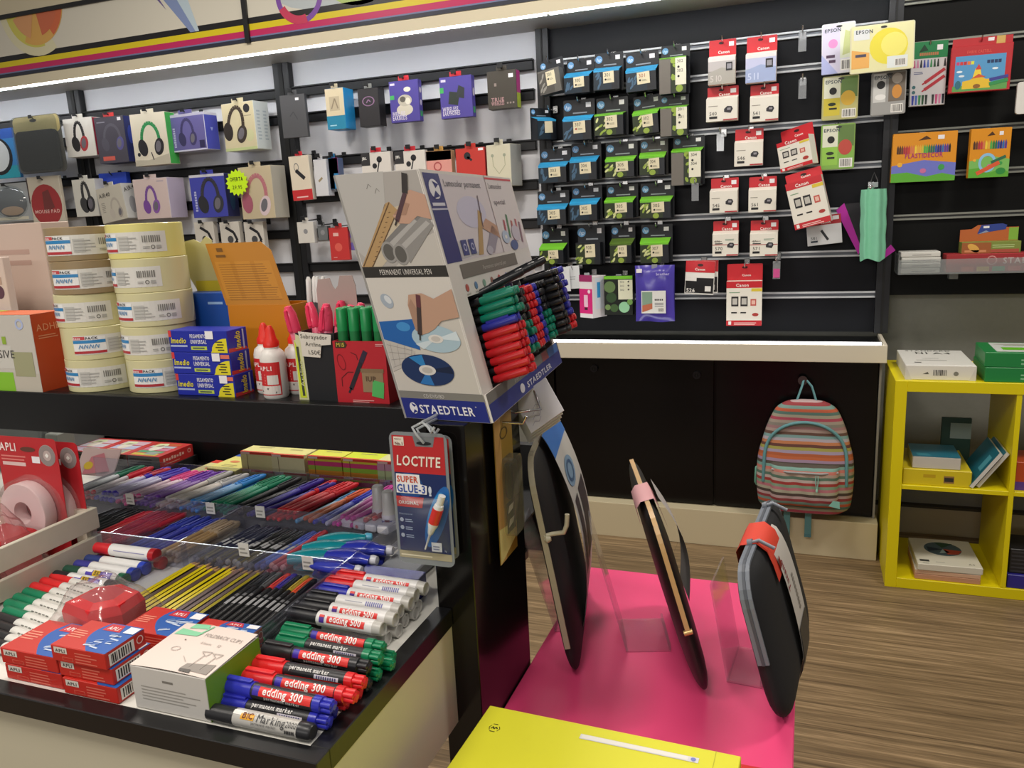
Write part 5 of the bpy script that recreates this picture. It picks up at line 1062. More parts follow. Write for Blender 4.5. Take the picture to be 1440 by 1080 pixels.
bpen = pball(M('#2c3aa0', .3), M('#30358c', .35), .135)
fill([bpen, gold], ['blue ballpoint in the tray left of the gold pens', 'gold and beige pen in the middle row'], -1.0, -.885, .884, .9, .0112, -.1, 'blue and gold pens in the middle row', 2, lambda q, l: 0 if q < 6 else 1, dz=.0098)
rpen = pball(M('#b8283a', .3), M('#c03038', .35), .14); kpen = pball(M('#222226', .3), M('#252a2c', .35), .14)
fill([kpen, rpen], ['black ballpoint behind the wooden crate', 'red ballpoint behind the wooden crate'], -1.17, -1.02, .886, .9, .0112, -.12, 'ballpoints behind the wooden crate', 2, lambda q, l: 0 if q < 6 else 1, dz=.0098)
# correction rollers
t_ = []
def roller(colbody, colend):
    b = B(); L = .072
    def sec(u, v):
        x = L*u; wd = .009+.009*math.sin(PI*min(1, u*1.15+.05))**.8; th = .0065+.0035*math.sin(PI*u); a = 2*PI*v
        return (x, wd*math.cos(a)+.003*math.sin(PI*u*1.5), .0105+th*math.sin(a))
    b.grid(lambda u, v: sec(v, u), 16, 12, M(colbody, .2)); b.add([sec(0, i/16) for i in range(16)], [tuple(range(16))[::-1]], M(colbody, .2)); b.add([sec(1, i/16) for i in range(16)], [tuple(range(16))], M(colbody, .2))
    c = B(); c.lathe([(.0001, .0685), (.006, .069), (.0075, .074), (.006, .081), (.0001, .083)], M(colend, .3), 12, (0, 0, .0105), (1, 0, 0))
    return proto('correction_roller', 'correction roller', (('body', b), ('end_cap', c)))
tl, bl_ = roller('#14808c', '#5aa8c8'), roller('#2a34a0', '#c9c9d0')
for i, (x, y, z, w_) in enumerate(((-.692, .905, .9, .1), (-.688, .932, .9, .2), (-.684, .96, .9, .15), (-.69, .886, .918, .3), (-.686, .918, .92, .2), (-.68, .948, .92, .25))):
    lay(tl, (x, y, z), w_+.2, 'teal correction roller in a heap, '+nth(i % 3, 3, '', '', 'front', 'backmost').replace('second ', 'middle')+' of the '+('lower' if i < 3 else 'upper')+' layer')
for i, (x, y, z, w_) in enumerate(((-.635, .892, .9, -.05), (-.632, .92, .9, 0), (-.628, .95, .9, .05), (-.63, .88, .92, -.06), (-.626, .91, .92, 0), (-.62, .94, .92, .08))):
    lay(bl_, (x-.012, y, z), w_, 'dark blue correction roller with white end, '+nth(i % 3, 3, '', '', 'front', 'backmost').replace('second ', 'middle')+' of the '+('lower' if i < 3 else 'upper')+' layer')

# back row of ballpoints
row = [('clear ballpoint with green cap', '#1c6a50', '#b9bfc4', 3), ('clear ballpoint with red cap', '#c02a3a', '#c4bfc4', 3), ('clear ballpoint with violet cap', '#4030b0', '#b4b0d0', 5), ('clear ballpoint with pink cap', '#d8448c', '#d0b4c4', 4), ('violet ballpoint', '#6a30a0', '#8a60b0', 4), ('silver ballpoint', '#b4b2b0', '#c4bcb4', 5), ('light blue ballpoint', '#2f7fc8', '#6a9cc8', 4), ('green ballpoint', '#0c7a58', '#1c8a68', 5), ('black ballpoint', '#202226', '#2a2c30', 3), ('dark violet blue ballpoint', '#3a2a90', '#40389c', 4), ('red ballpoint', '#c8202c', '#c8303a', 5), ('light blue gel pen', '#58a0d0', '#9cc0d8', 1), ('orange gel pen', '#e0602c', '#d8784c', 2), ('bright blue gel pen', '#3038b8', '#5a68c0', 2), ('white gel pen with blue end', '#c8c8d8', '#d0ccd4', 1), ('magenta gel pen', '#c83aa0', '#c46ab0', 4), ('pale red gel pen', '#d06a70', '#c88a94', 3)]
n = sum(r[3] for r in row); x = -1.28; dx = (.655)/n
b = B(); b.box((-1.33, 1.026, .9), (-.6, 1.195, .918), M('#3a3840', .6)); tag(b.build('tray_bed'), 'dark tray bed under the back row of ballpoints', 'tray')
for lab, cap, body, k in row:
    o = pball(M(cap, .3), M(body, .35, spec=.6), .15)
    for j in range(k):
        lay(o, (x, 1.028+rnd(0, .012), .9185+rnd(0, .003)), PI/2-.15+rnd(-.09, .09), lab+' in the back row of pens', 'ballpoints in the back row'); x += dx
    if k > 2:
        for j in range(k-1): lay(o, (x-dx*(j+.9), 1.034+rnd(0, .012), .9285+rnd(0, .002)), PI/2-.17+rnd(-.13, .13), lab+' in the back row of pens', 'ballpoints in the back row')
# white erasers
for i in range(4):
    b = B(); b.box((0, 0, 0), (.022, .1, .014), M('#d9d6dc', .45), .003); f = flat((0, 0, .014), (1, 0, 0), (0, 1, 0)); b.rect(f, .005, .03, .008, .085, M('#5a50a8'), 1); b.rect(f, .009, .03, .012, .08, M('#d87a8a'), 1)
    o = b.build('white_eraser', None, (-.693+i*.0235, 1.03-.003*i, .9185), (0, 0, -.14)); tag(o, 'white stick eraser right of the pink pens, '+nth(i, 4), 'eraser')
# white correction fluid bottles
for i, (px, py) in enumerate(((523, 755), (540, 762), (527, 720))):
    c = [V((-.642, 1.07, .9)), V((-.613, 1.05, .9)), V((-.612, 1.095, .9))][i]
    t = thing('correction_fluid_bottle', 'small white correction bottle with clear cap, '+['left front', 'nearest the blue glue card', 'behind the other two'][i], 'bottle', c)
    b = B(); b.lathe([(.011, 0), (.0125, .003), (.0125, .04), (.0115, .043)], M('#d2cfdc', .35), 16); f = drum((0, 0, 0), (0, 0, 1), (0, -1, 0), .0125); b.rect(f, -.012, .012, .01, .034, M('#5a508c'), 1, 6); b.rect(f, -.002, .03, .006, .036, M('#6a2030'), 2, 4); b.build('body', t)
    b = B(); b.lathe([(.0115, .043), (.0105, .05), (.0095, .078), (.008, .08)], M('#dddad8', .3), 16); b.build('cap', t)

# sticky note cubes, two layers
XS = [-1.066, -.988, -.906, -.828, -.75]
def cube(i, z, h):
    w = .0765; b = B(); tops = ['#e2dc92', '#e2dc8c', '#dfe04a', '#d2e020', '#d8d8a0'][i]
    col = [['#e2d89c'], ['#e6dcae'], ['#e2952c', '#9fb83c', '#d83a7a', '#e0c83a'], ['#e2952c', '#9fc83c', '#e0407c', '#e0d83a'], ['#c8d8a0', '#d8a0b8']][i]
    n = len(col)
    for q in range(n): b.box((0, 0, h*q/n), (w, .0765, h*(q+1)/n-.0002), M(col[q], .7, vary=.08))
    ft, ff = flat((0, 0, h), (1, 0, 0), (0, 1, 0)), flat((0, 0, 0), (1, 0, 0), (0, 0, 1))
    b.rect(ft, 0, 0, w, w, M(tops, .6), 1); b.rect(ft, 0, 0, w, w*.08, M('#d8402c', .5), 2); b.rect(ff, 0, h*.87, w, h, M('#d8402c', .5), 1); b.rect(ff, w*.02, h*.88, w*.3, h*.99, M('#e8d0c4'), 2); b.disc(ft, w*.35, w*.7, w*.12, M('#d8704c'), 2, w*.06); b.rect(ft, w*.66, w*.82, w*.92, w*.92, M('#5a5a44'), 2); b.lines(ft, w*.3, w*.4, w*.8, w*.5, M('#a8a060'), 2, 2); b.rect(ff, w*.2, 0, w*.215, h*.87, M('#6a3a20'), 1)
    return b
for i, x in enumerate(XS):
    nm = ['pale yellow sticky note cube at the left end', 'cream sticky note cube, second from the left', 'yellow topped sticky note cube with pink and green stripes, left one', 'lime topped sticky note cube with pink and green stripes', 'pale sticky note cube half hidden behind the glue card'][i]
    tag(cube(i, 0, .036).build('sticky_note_cube', None, (x+rnd(-.001, .001), 1.256+rnd(-.002, .003), .9195)), nm+', upper layer', 'sticky notes', 'sticky note cubes at the back of the counter')
    tag(cube(i, 0, .036).build('sticky_note_cube', None, (x+rnd(-.001, .001), 1.257, .883)), nm+', lower layer', 'sticky notes', 'sticky note cubes at the back of the counter')
for i, (x, y, z, c, lab) in enumerate(((-1.205, 1.235, .883, '#ddd594', 'flat pale yellow sticky note pad next to the red boxes'), (-1.145, 1.245, .9, '#e0d97c', 'flat yellow sticky note pad with a blue edge, lying on another'), (-1.13, 1.24, .883, '#e0d98a', 'flat yellow sticky note pad under the blue edged one'))):
    b = B(); h = .022 if i != 1 else .02; b.box((0, 0, 0), (.076, .1, h), M(c, .6), .001); f = flat((0, 0, h), (1, 0, 0), (0, 1, 0)); b.rect(f, 0, .082, .076, .1, M('#3a5ab8') if i == 1 else M('#d8402c'), 1); b.disc(f, .03, .05, .012, M('#d8804c'), 1, .007); b.lines(f, .02, .02, .06, .035, M('#b0a45c'), 2, 1); b.rect(f, .045, .06, .065, .068, M('#55553c'), 1)
    tag(b.build('sticky_note_pad', None, (x, y, z), (0, 0, -.08)), lab, 'sticky notes')
# red boxes of coloured sticks
for i in range(3):
    x0 = -1.552+i*.09; b = B(); w, d, h = .0885, .1, .026
    b.box((0, 0, 0), (w, d, h), M('#8a857c' if i < 3 else '#c03030', .5), .001); f = flat((0, 0, h), (1, 0, 0), (0, 1, 0)); b.rect(f, 0, 0, w, d, M('#c2302f', .45), 1)
    cols = [('#c8b4cc', '#c4c0cc', '#d0bcc8'), ('#c8c08c', '#b4b8d4', '#d4b4c4'), ('#c8b83c', '#4c9a6c', '#c87a9c', '#b4bcc8', '#c8643c')][i]
    n = len(cols)
    for q, c in enumerate(cols): b.rect(f, .004, d*(.05+.9*q/n), w*.82, d*(.05+.9*(q+1)/n)-.004, M(c, .4), 2)
    b.rect(f, w*.4, d*.1, w*.75, d*.3, M('#8d9a94'), 3); b.disc(f, w*.35, d*.55, .014, M('#d8d0c4'), 3, .02); b.poly(f, [(w*.1, d*.6), (w*.5, d*.75), (w*.4, d*.9), (w*.15, d*.85)], M('#d8e0b4'), 3)
    g = flat((w, 0, 0), (0, 1, 0), (0, 0, 1)); b.rect(g, 0, 0, d, h, M('#c2302f', .45), 1); [b.rect(g, d*(.1+.08*q), h*(.42+.04*(q % 2)), d*(.155+.08*q), h*(.72-.05*(q % 3)), M('#e8b8ac'), 2) for q in range(8)]; b.lines(g, d*.12, h*.15, d*.7, h*.32, M('#d89080'), 1, 2); b.disc(g, d*.88, h*.6, .005, M('#e8b8ac'), 2, hole=.7)
    ff = flat((0, 0, 0), (1, 0, 0), (0, 0, 1)); b.lines(ff, .006, .004, w*.95, h*.9, M('#5c5850'), 3, 1)
    tag(b.build('modelling_clay_box', None, (x0, 1.262, .898 if 0 else .8825+.02)), 'red edged box with pastel colour picture, '+nth(i, 3)+' of three in a row', 'box')
b = B(); b.box((-1.56, 1.256, .8825), (-1.28, 1.37, .902), M('#1e1e20', .5)); tag(b.build('box_riser'), 'low dark riser under the three red edged boxes', 'riser')
b = B(); b.box((0, 0, 0), (.1, .07, .003), M('#d4b8b4', .5)); f = flat((0, 0, .004), (1, 0, 0), (0, 1, 0)); b.poly(f, [(.02, .01), (.09, .02), (.06, .06), (.03, .05)], M('#c87a84'), 1); b.disc(f, .03, .03, .012, M('#d8b83c'), 2, .009); tag(b.build('sticker_sheet', None, (-1.47, 1.206, .886), (.95, 0, .05)), 'pale pink card with a yellow badge in front of the red edged boxes', 'card')
# grey ring binder at the far left
t = thing('spiral_notebook', 'grey spiral notebooks lying behind the red tape card', 'notebook', (-1.91, 1.205, .883))
b = B(); b.box((0, 0, 0), (.36, .168, .112), M('#6f7472', .5), .003); b.build('cover', t)
b = B()
for i in range(12): b.lathe([(.006, 0), (.0075, .001), (.006, .002)], M('#3a3a3c', .3, .7), 10, (.365, .012+i*.013, .1), (0, 1, 0), caps=False)
b.build('spiral', t)
b = B(); b.box((0, 0, .0), (.035, .045, .10), M('#7b7f78', .5), .002); tag(b.build('notebook', None, (-1.536, 1.206, .883)), 'small grey green notebook beside the spiral notebooks', 'notebook')
# ================================================================== boxes, bag, crate and tape at the front left of the counter
APR, APB = M('#bf2a20', .45), M('#1c57a8', .45)
def clipbox(loc, lab, w=.084, d=.056, h=.0193, yaw=0):
    b = B(); b.box((0, 0, 0), (w, d, h), APR, .0008)
    f = flat((0, 0, h), (1, 0, 0), (0, 1, 0)); n = 12
    b.poly(f, [(w*.38, .0005), (w, .0005), (w, d), (w*.3, d)]+[(w*(.3-.06*math.sin(PI*i/n)), d*(1-i/n)) for i in range(1, n)][::1] if 0 else [(w, 0), (w, d), (w*.42, d)]+[(w*(.42+.24*(i/n)**2-.12*math.sin(PI*i/n)), d*(1-i/n)) for i in range(1, n+1)], APB, 1)
    b.poly(f, [(w*.42, d*.72), (w*.74, d*.72), (w*.68, d*.97), (w*.44, d*.97)], M('#c42a38', .4), 2); b.text(f, w*.48, d*.77, d*.15, 'APLI', M('#efe4e0', .4), 3, bold=1, width=w*.2)
    for q in range(7):
        x, y = w*rnd(.48, .8), d*rnd(.1, .6); b.line(f, [(x, y), (x+w*rnd(.1, .2), y+d*rnd(-.08, .14))], .0022, M('#c4d0e4', .35), 2+q*.2); b.line(f, [(x, y+.002), (x+w*.1, y+d*.07+.002)], .0012, M('#8fa8d0', .35), 3+q*.2)
    b.rect(f, w*.8, d*.72, w*.99, d*.95, PRICE, 4); b.lines(f, w*.04, d*.35, w*.3, d*.65, M('#e08a74'), 4, 1)
    g = flat((0, 0, 0), (1, 0, 0), (0, 0, 1)); b.rect(g, w*.06, h*.55, w*.3, h*.92, M('#d9cfc4'), 1); b.text(g, w*.09, h*.62, h*.28, 'APLI', M('#55504a'), 2, bold=1, width=w*.18); b.lines(g, w*.44, h*.12, w*.85, h*.85, M('#d86a58'), 4, 1); b.rect(g, w*.2, h*.14, w*.4, h*.36, M('#d86a58'), 1); b.rect(g, w*.21, h*.17, w*.39, h*.33, APR, 1.5)
    g = flat((w, 0, 0), (0, 1, 0), (0, 0, 1)); b.barcode(g, d*.08, h*.12, d*.62, h*.72, 1); b.disc(g, d*.85, h*.55, h*.25, M('#e8c8c0'), 1, hole=.75)
    return tag(b.build('paper_clip_box', None, loc, (0, 0, yaw)), lab, 'clip box', 'red and blue paper clip boxes')
h_ = .0196
for i in range(2): clipbox((-.86+i*-.003, .575, .9+i*h_), 'red paper clip box, '+['lower', 'upper'][i]+' of the left stack of two', .088, .066)
for i in range(3): clipbox((-.772+[.006, 0, -.003][i], .571+[0, .003, 0][i], .9+i*h_), 'red paper clip box, '+['lowest', 'middle', 'topmost'][i]+' of the right stack of three', .079, .056)
clipbox((-.757, .648, .9), 'red paper clip box under the single box behind the white clip carton')
clipbox((-.757, .648, .9+h_), 'blue topped paper clip box behind the stack of three')
clipbox((-.662, .662, .9), 'paper clip box behind the white carton, in front of the fineliners', .072, .032)
clipbox((-.668, .663, .9+h_), 'blue topped paper clip box above the carton corner by the divider', .078, .034)
# white and green carton of foldback clips
t = thing('foldback_clip_carton', 'white and green carton of foldback clips at the counter front', 'carton', (-.665, .573, .9)); w, d, h = .1, .086, .05
b = B(); b.box((0, 0, 0), (w, d, h), M('#c6c2bc', .5), .0008); g = flat((w, 0, 0), (0, 1, 0), (0, 0, 1)); b.rect(g, 0, 0, d, h, M('#6a9a1c', .45), 1); b.poly(g, [(d*.6, h*.1), (d, 0), (d, h*.7), (d*.75, h*.6)], M('#8a9420'), 2)
f = flat((0, 0, 0), (1, 0, 0), (0, 0, 1)); b.lines(f, w*.12, h*.25, w*.9, h*.62, M('#9a968f'), 5, 1, .3); b.rect(f, w*.42, h*.72, w*.56, h*.77, M('#7a766f'), 1); b.build('body', t)
b = B(); tilt = .05; lid = lambda a, c, q=0: V((a, c*math.cos(tilt), h+.0006+q+c*math.sin(tilt)*.6+.002*math.sin(a/w*PI)))
b.grid(lambda u, v: lid(w*u*1.0, d*v), 8, 6, M('#d8c9c0', .5)); lf = lambda a, c, q=0: lid(a, c, q+.0004)
b.poly(lf, [(w*.04, d*.72), (w*.36, d*.72), (w*.4, d*.8), (w*.06, d*.86)], M('#7fc49a'), 1); b.poly(lf, [(w*.14, d*.88), (w*.4, d*.9), (w*.36, d*.99), (w*.16, d*.99)], M('#7fc49a'), 1); b.poly(lf, [(w*.38, d*.78), (w*.44, d*.96), (w*.42, d*.98), (w*.36, d*.8)], M('#7fc49a'), 1)
b.text(lf, w*.44, d*.74, d*.1, 'FOLDBACK CLIPS', M('#948a84'), 1, width=w*.5); b.text(lf, w*.5, d*.58, d*.07, '41mm', M('#a89e96'), 1); b.text(lf, w*.72, d*.58, d*.07, '12', M('#a89e96'), 1); b.disc(lf, w*.3, d*.42, .006, M('#b9aea8'), 1, .004, hole=.8); b.line(lf, [(w*.5, d*.3), (w*.6, d*.2)], .0006, M('#a89e96'), 1); b.disc(lf, w*.28, d*.62, .001, M('#4a3a34'), 1)
b.poly(lf, [(w*.62, d*.06), (w*.97, d*.06), (w*.96, d*.26), (w*.64, d*.18)], M('#8d857e'), 1); b.poly(lf, [(w*.64, d*.02), (w*.78, d*.02), (w*.76, d*.08), (w*.63, d*.07)], M('#55504c'), 2)
for x in (.7, .84): b.line(lf, [(w*(x), d*.12), (w*(x+.02), d*.38), (w*(x-.05), d*.44), (w*(x+.07), d*.46), (w*(x+.04), d*.36)], .0009, M('#9d948c'), 2)
b.build('lid', t)
# red item in a clear bag
t = thing('bagged_tape_dispenser', 'red plastic tape dispenser in a clear bag beside the pencils', 'tape dispenser', (-.852, .655, .9))
b = B(); P = [(0, 0), (.052, -.012), (.078, .012), (.074, .05), (.03, .062), (.004, .045)]
c_ = (.04, .026)
def rg(s, z): return [V((c_[0]+(x-c_[0])*s, c_[1]+(y-c_[1])*s, z)) for x, y in P]
rings = [rg(.95, .006), rg(1.04, .01), rg(1.08, .045), rg(.95, .056), rg(.6, .06)]
for r0, r1 in zip(rings, rings[1:]):
    for i in range(6): b.add([r0[i], r0[(i+1) % 6], r1[(i+1) % 6], r1[i]], [(0, 1, 2, 3)], M('#d02026', .25))
b.add(rings[-1], [tuple(range(6))], M('#a83038', .35)); b.add(rings[0], [tuple(range(6))[::-1]], M('#d02026', .25)); b.build('dispenser', t)
b = B()
def bag(u, v):
    x = -.035+.135*u; y = -.03+.115*v; m = math.sin(PI*u)*math.sin(PI*v)
    return (x, y, .002+.078*m**.5+.004*math.sin(17*u+9*v)*math.sin(PI*v)+.0035*math.sin(31*v-12*u)*m)
b.grid(bag, 26, 22, CLEAR('#f0eaea', .04, .15)); b.build('clear_bag', t)
b = B(); f = flat((.035, -.034, .001), (.9, .42, 0), (-.1, .2, 1)); b.rect(f, 0, 0, .06, .02, M('#a8353a', .5), 0); b.text(f, .004, .005, .013, 'APLI', M('#d8a8a4'), 2, bold=1, width=.03); b.rect(f, .042, .006, .06, .022, M('#d8d2d0'), 2); b.build('header_card', t)
# crate
t = thing('wooden_crate', 'white painted slatted wooden crate holding red packs at the counter left', 'crate', (-1.04, .885, .9))
CRT = M('#d0c8b6', .5, vary=.08); z0 = .012
zt = .079
for nm, za, zb in (('side_slat', .045, zt), ('side_slat', 0.004, .034)):
    b = B(); b.box((-.008, -.34, za), (0, .0, zb), CRT, .001); b.build(nm, t)
    b = B(); b.box((-.33, -.34, za), (-.322, .0, zb), CRT, .001); b.build(nm, t)
b = B(); b.box((-.322, -.009, .004), (-.008, 0, zt), CRT, .001); b.box((-.03, -.02, .004), (-.008, -.009, zt), CRT); b.build('end_board', t)
b = B(); b.box((-.322, -.34, 0), (-.008, -.009, .006), CRT); b.build('bottom', t)
# blister cards with a white tape roll, standing in the crate
for i in (0, 1):
    yy = .848 if i == 0 else .872
    t = thing('tape_roll_card', ['red card with a white foam tape roll standing in the crate', 'second red tape card just behind the first in the crate'][i], 'tape card', (-1.191+(.014 if i else 0), yy, .906), (-.02, 0, .0))
    w, h = .127, .192 - (.012 if i else 0)
    b = B(); b.prism(rrect(w, h, .008, 3), lambda a, c, q: (a, q, c), 0, .001, M('#b5252c', .4)); f = flat((0, 0, 0), (1, 0, 0), (0, 0, 1))
    b.text(f, w*.05, h*.88, .018, 'APLI', M('#ecdcd8'), 2, bold=1, width=w*.28); b.disc(f, w*.52, h*.9, .016, M('#5a3428'), 2, .004); b.disc(f, w*.83, h*.86, .017, M('#b8a8a4'), 1); b.disc(f, w*.83, h*.86, .0165, M('#8c8280'), 2, hole=.5); b.disc(f, w*.83, h*.86, .004, WHITE, 3, n=4)
    b.lines(f, w*.05, h*.8, w*.48, h*.855, M('#d87a74'), 2, 1); b.rect(f, w*.06, h*.755, w*.45, h*.785, M('#d8bcb8'), 1); b.rect(f, w*.57, h*.79, w*.7, h*.845, PRICE, 2); b.build('card', t)
    b = B(); b.lathe([(.018, 0), (.046, 0), (.047, .002), (.047, .019), (.046, .021), (.018, .021), (.018, 0)], M('#ecdede', .6), 36, (w*.5, -.002, h*.4), (0, -1, 0), caps=False); b.lathe([(.0185, .001), (.0185, .02)], M('#c48a86', .6), 24, (w*.5, -.002, h*.4), (0, -1, 0), caps=False); b.build('tape_roll', t)
    b = B()
    b.grid(lambda u, v: (w*.5+.054*math.cos(2*PI*u)*(1-.06*v), -.001-.024*v, h*.4+.056*math.sin(2*PI*u)*(1-.06*v)), 32, 3, CLEAR('#f0e0e0', .1)); b.poly(flat((w*.5, -.025, h*.4), (1, 0, 0), (0, 0, 1)), [(.051*math.cos(2*PI*i/32), .053*math.sin(2*PI*i/32)) for i in range(32)], CLEAR('#f0e0e0', .06)); b.build('clear_dome', t)
# crinkled red packs in the crate
for i, (x, y, z, yw) in enumerate(((-1.125, .6, .95, .1), (-1.24, .7, .955, -.2), (-1.118, .7, .945, .12), (-1.128, .785, .95, -.1))):
    t = thing('crinkled_bag', 'red pack in crinkled clear plastic in the crate, '+['nearest the viewer', 'against the far side', 'near the front slat', 'below the white tape roll'][i], 'bag', (x, y, .907), (0, 0, yw))
    b = B(); b.box((-.04, -.035, 0), (.04, .035, .06), M('#b82a30', .45), .004); b.build('red_pack', t)
    b = B(); q0 = rnd(0, 6)
    b.grid(lambda u, v: (-.06+.12*u, -.042+.084*v, .004+.095*(math.sin(PI*u)*math.sin(PI*v))**.6+.007*math.sin(21*u+7*v+q0)*math.sin(13*v)+.005*math.sin(40*u+q0)), 24, 20, CLEAR('#f0d8d8', .1, .12)); b.build('clear_bag', t)
# ================================================================== black upper shelf and the goods on it
SZ, SY = 1.149, .93
t = thing('black_shelf', 'long black shelf above the pens carrying tape, glue and the pen display', 'shelf', (-.4415, SY, 1.082))
b = B(); b.box((-1.9, 0, 0), (.0, .014, .067), M('#101113', .45, spec=.3), .001); b.build('front_board', t)
b = B(); b.box((-1.9, .014, .049), (.0, .25, .067), M('#0e0f11', .3, spec=.35)); b.build('top_board', t)
# pillar at its right end
PX0, PX1, PY0, PY1 = -.4405, -.3875, .86, 1.056
b = B(); b.box((PX0, PY0, 0), (PX1, PY1, 1.149), M('#0e0c0b', .16, spec=.4), .001)
tag(b.build('shelf_post'), 'glossy black end post between the counter and the pink table', 'post')
# carton at the far left
b = B(); x1 = -1.176; w, d, h = .3, .06, .128; b.box((x1-w, .935, SZ), (x1, .935+d, SZ+h), M('#bdb9b0', .5), .001)
f = flat((x1-w, .935, SZ), (1, 0, 0), (0, 0, 1)); b.rect(f, w*.8, h*.0, w, h*.24, M('#b8b2a4'), 1); b.rect(f, w*.5, 0, w*.8, h*.25, M('#7fb82c'), 2); b.rect(f, w*.82, h*.2, w*.97, h*.52, M('#9a9a78'), 2); b.rect(f, w*.6, h*.3, w*.82, h*.6, M('#c4c2ba'), 1); b.rect(f, w*.76, h*.62, w*.79, h*.72, M('#8aa838'), 2); b.text(f, w*.84, h*.44, .019, 'ADHESIVE', M('#3f3d3a'), 3, 'r')
b.disc(f, w*.91, h*.88, .009, M('#a8b4d4'), 2, hole=.6)
g = flat((x1, .935, SZ), (0, 1, 0), (0, 0, 1)); b.rect(g, 0, 0, d, h, M('#b8441c', .45), 1); b.text(g, d*.12, h*.78, .016, 'ADHESIVE', M('#dc9c78'), 2); b.lines(g, d*.15, h*.68, d*.8, h*.74, M('#d08a68'), 2, 2)
f = flat((x1-w, .935, SZ+h), (1, 0, 0), (0, 1, 0)); b.rect(f, w*.3, 0, w, d, M('#c85a24'), 1); b.rect(f, w*.4, 0, w*.6, d, M('#a8b83c'), 2)
tag(b.build('carton'), 'white, green and orange adhesive carton at the left end of the shelf', 'carton')
b = B(); q = at(70, 312, Y=1.12); b.box((-1.75, 1.1, SZ), (q.x, 1.16, q.z), M('#c2ada0', .5), .001); b.lines(flat((-1.75, 1.1, SZ), (1, 0, 0), (0, 0, 1)), .3, .2, .4, .24, M('#b09488'), 2, 1)
tag(b.build('carton'), 'tall salmon carton behind the adhesive carton', 'carton')
b = B(); q = at(24, 360, Y=1.05); b.box((-1.65, 1.02, SZ), (q.x, 1.035, q.z), M('#cdbab0', .5), .001); f = flat((-1.65, 1.02, SZ), (1, 0, 0), (0, 0, 1)); b.disc(f, q.x+1.65-.02, (q.z-SZ)*.72, .012, M('#5a3a48'), 1); b.rect(f, q.x+1.65-.05, (q.z-SZ)*.78, q.x+1.65-.01, (q.z-SZ)*.84, M('#b09484'), 1)
tag(b.build('carton'), 'small pale pink carton between the adhesive and salmon cartons', 'carton')
# rolls of packing tape
def roll(loc, kind, lab, turn, label=True):
    t = thing('packing_tape_roll', lab, 'tape roll', loc, (0, 0, turn+.8), 'packing tape rolls stacked on the shelf')
    r, h = .0565, .0525
    body = [M('#94805f', .3, coat=.3), M('#dcd382', .3, coat=.3), M('#cfc99c', .3, coat=.3)][kind]
    b = B(); b.lathe([(.038, 0), (r-.001, 0), (r, .001), (r, h-.001), (r-.001, h), (.038, h), (.038, 0)], body, 40, caps=False); b.build('tape', t)
    b = B(); b.lathe([(.0378, .0005), (.0378, h-.0005), (.0355, h-.0005), (.0355, .0005), (.0378, .0005)], M('#b9a684', .7), 32, caps=False); b.build('core', t)
    if label:
        b = B(); f = drum((0, 0, 0), (0, 0, 1), (0, -1, 0), r); LW = M('#d6d4cd', .4)
        a0 = -.062; n = 14
        def rc(x0, y0, x1, y1, m, k, n=4): b.rect(f, a0+x0, y0, a0+x1, y1, m, k, n)
        rc(0, .009, .125, .04, LW, 1, 16); rc(.0, .011, .05, .038, M('#e4e4e2', .4), 2, 8); rc(0, .0275, .05, .0325, M('#2f80b8', .4), 3, 8); rc(0, .011, .05, .015, M('#b03038', .4), 3, 8)
        rc(.001, .0335, .02, .0385, M('#c04448', .4), 3, 4); b.text(f, a0+.002, .0342, .0052, 'tesa', M('#f0dede'), 5, bold=1, width=.012); b.text(f, a0+.021, .0338, .0056, 'PACK', M('#33333a'), 5, bold=1, width=.019)
        [b.line(f, [(a0+.009+.008*q, .019), (a0+.012+.008*q, .0255), (a0+.0145+.008*q, .0195), (a0+.016+.008*q, .025)], .0012, M('#5a8ab4'), 5) for q in range(4)]; rc(.053, .013, .07, .034, M('#b9b8b2', .5), 3, 3)
        for q in range(4): rc(.055, .015+q*.005, .085-rnd(0, .01), .0165+q*.005, M('#a5a49f', .5), 4, 4)
        for q in range(9): rc(.09+q*.003, .024, .0915+q*.003+rnd(-.0004, .0006), .034, M('#77756f', .5), 4, 1)
        b.disc(f, a0+.104, .0165, .003, M('#55534e'), 4, hole=.7); b.lines(f, a0+.09, .0145, a0+.1, .019, M('#9d9b95'), 2, 4); rc(.109, .014, .116, .019, M('#a5a49f', .5), 4, 1)
        b.build('paper_label', t)
    return t
pos = ['lowest', 'second from the bottom', 'middle', 'second from the top', 'topmost']
for i in range(5):
    k = [2, 2, 2, 0, 0][i]
    roll((-1.1045+[0, .001, -.002, .001, 0][i], .998, SZ+i*.0527), k, ['clear', '', 'brown'][2-k if k else 2]+' packing tape roll, '+pos[i]+' in the left stack' if k != 2 else 'clear packing tape roll, '+pos[i]+' in the left stack', [-.5, .38, -.62, -.05, -.1][i])
for i in range(5):
    roll((-.984+[0, -.001, .001, -.0005, -.002][i], 1.008, SZ+i*.0527), [2, 2, 2, 2, 1][i], ['clear', 'clear', 'clear', 'clear', 'yellowish'][i]+' packing tape roll, '+pos[i]+' in the right stack', [.1, -.75, -.5, -.9, -.62][i])
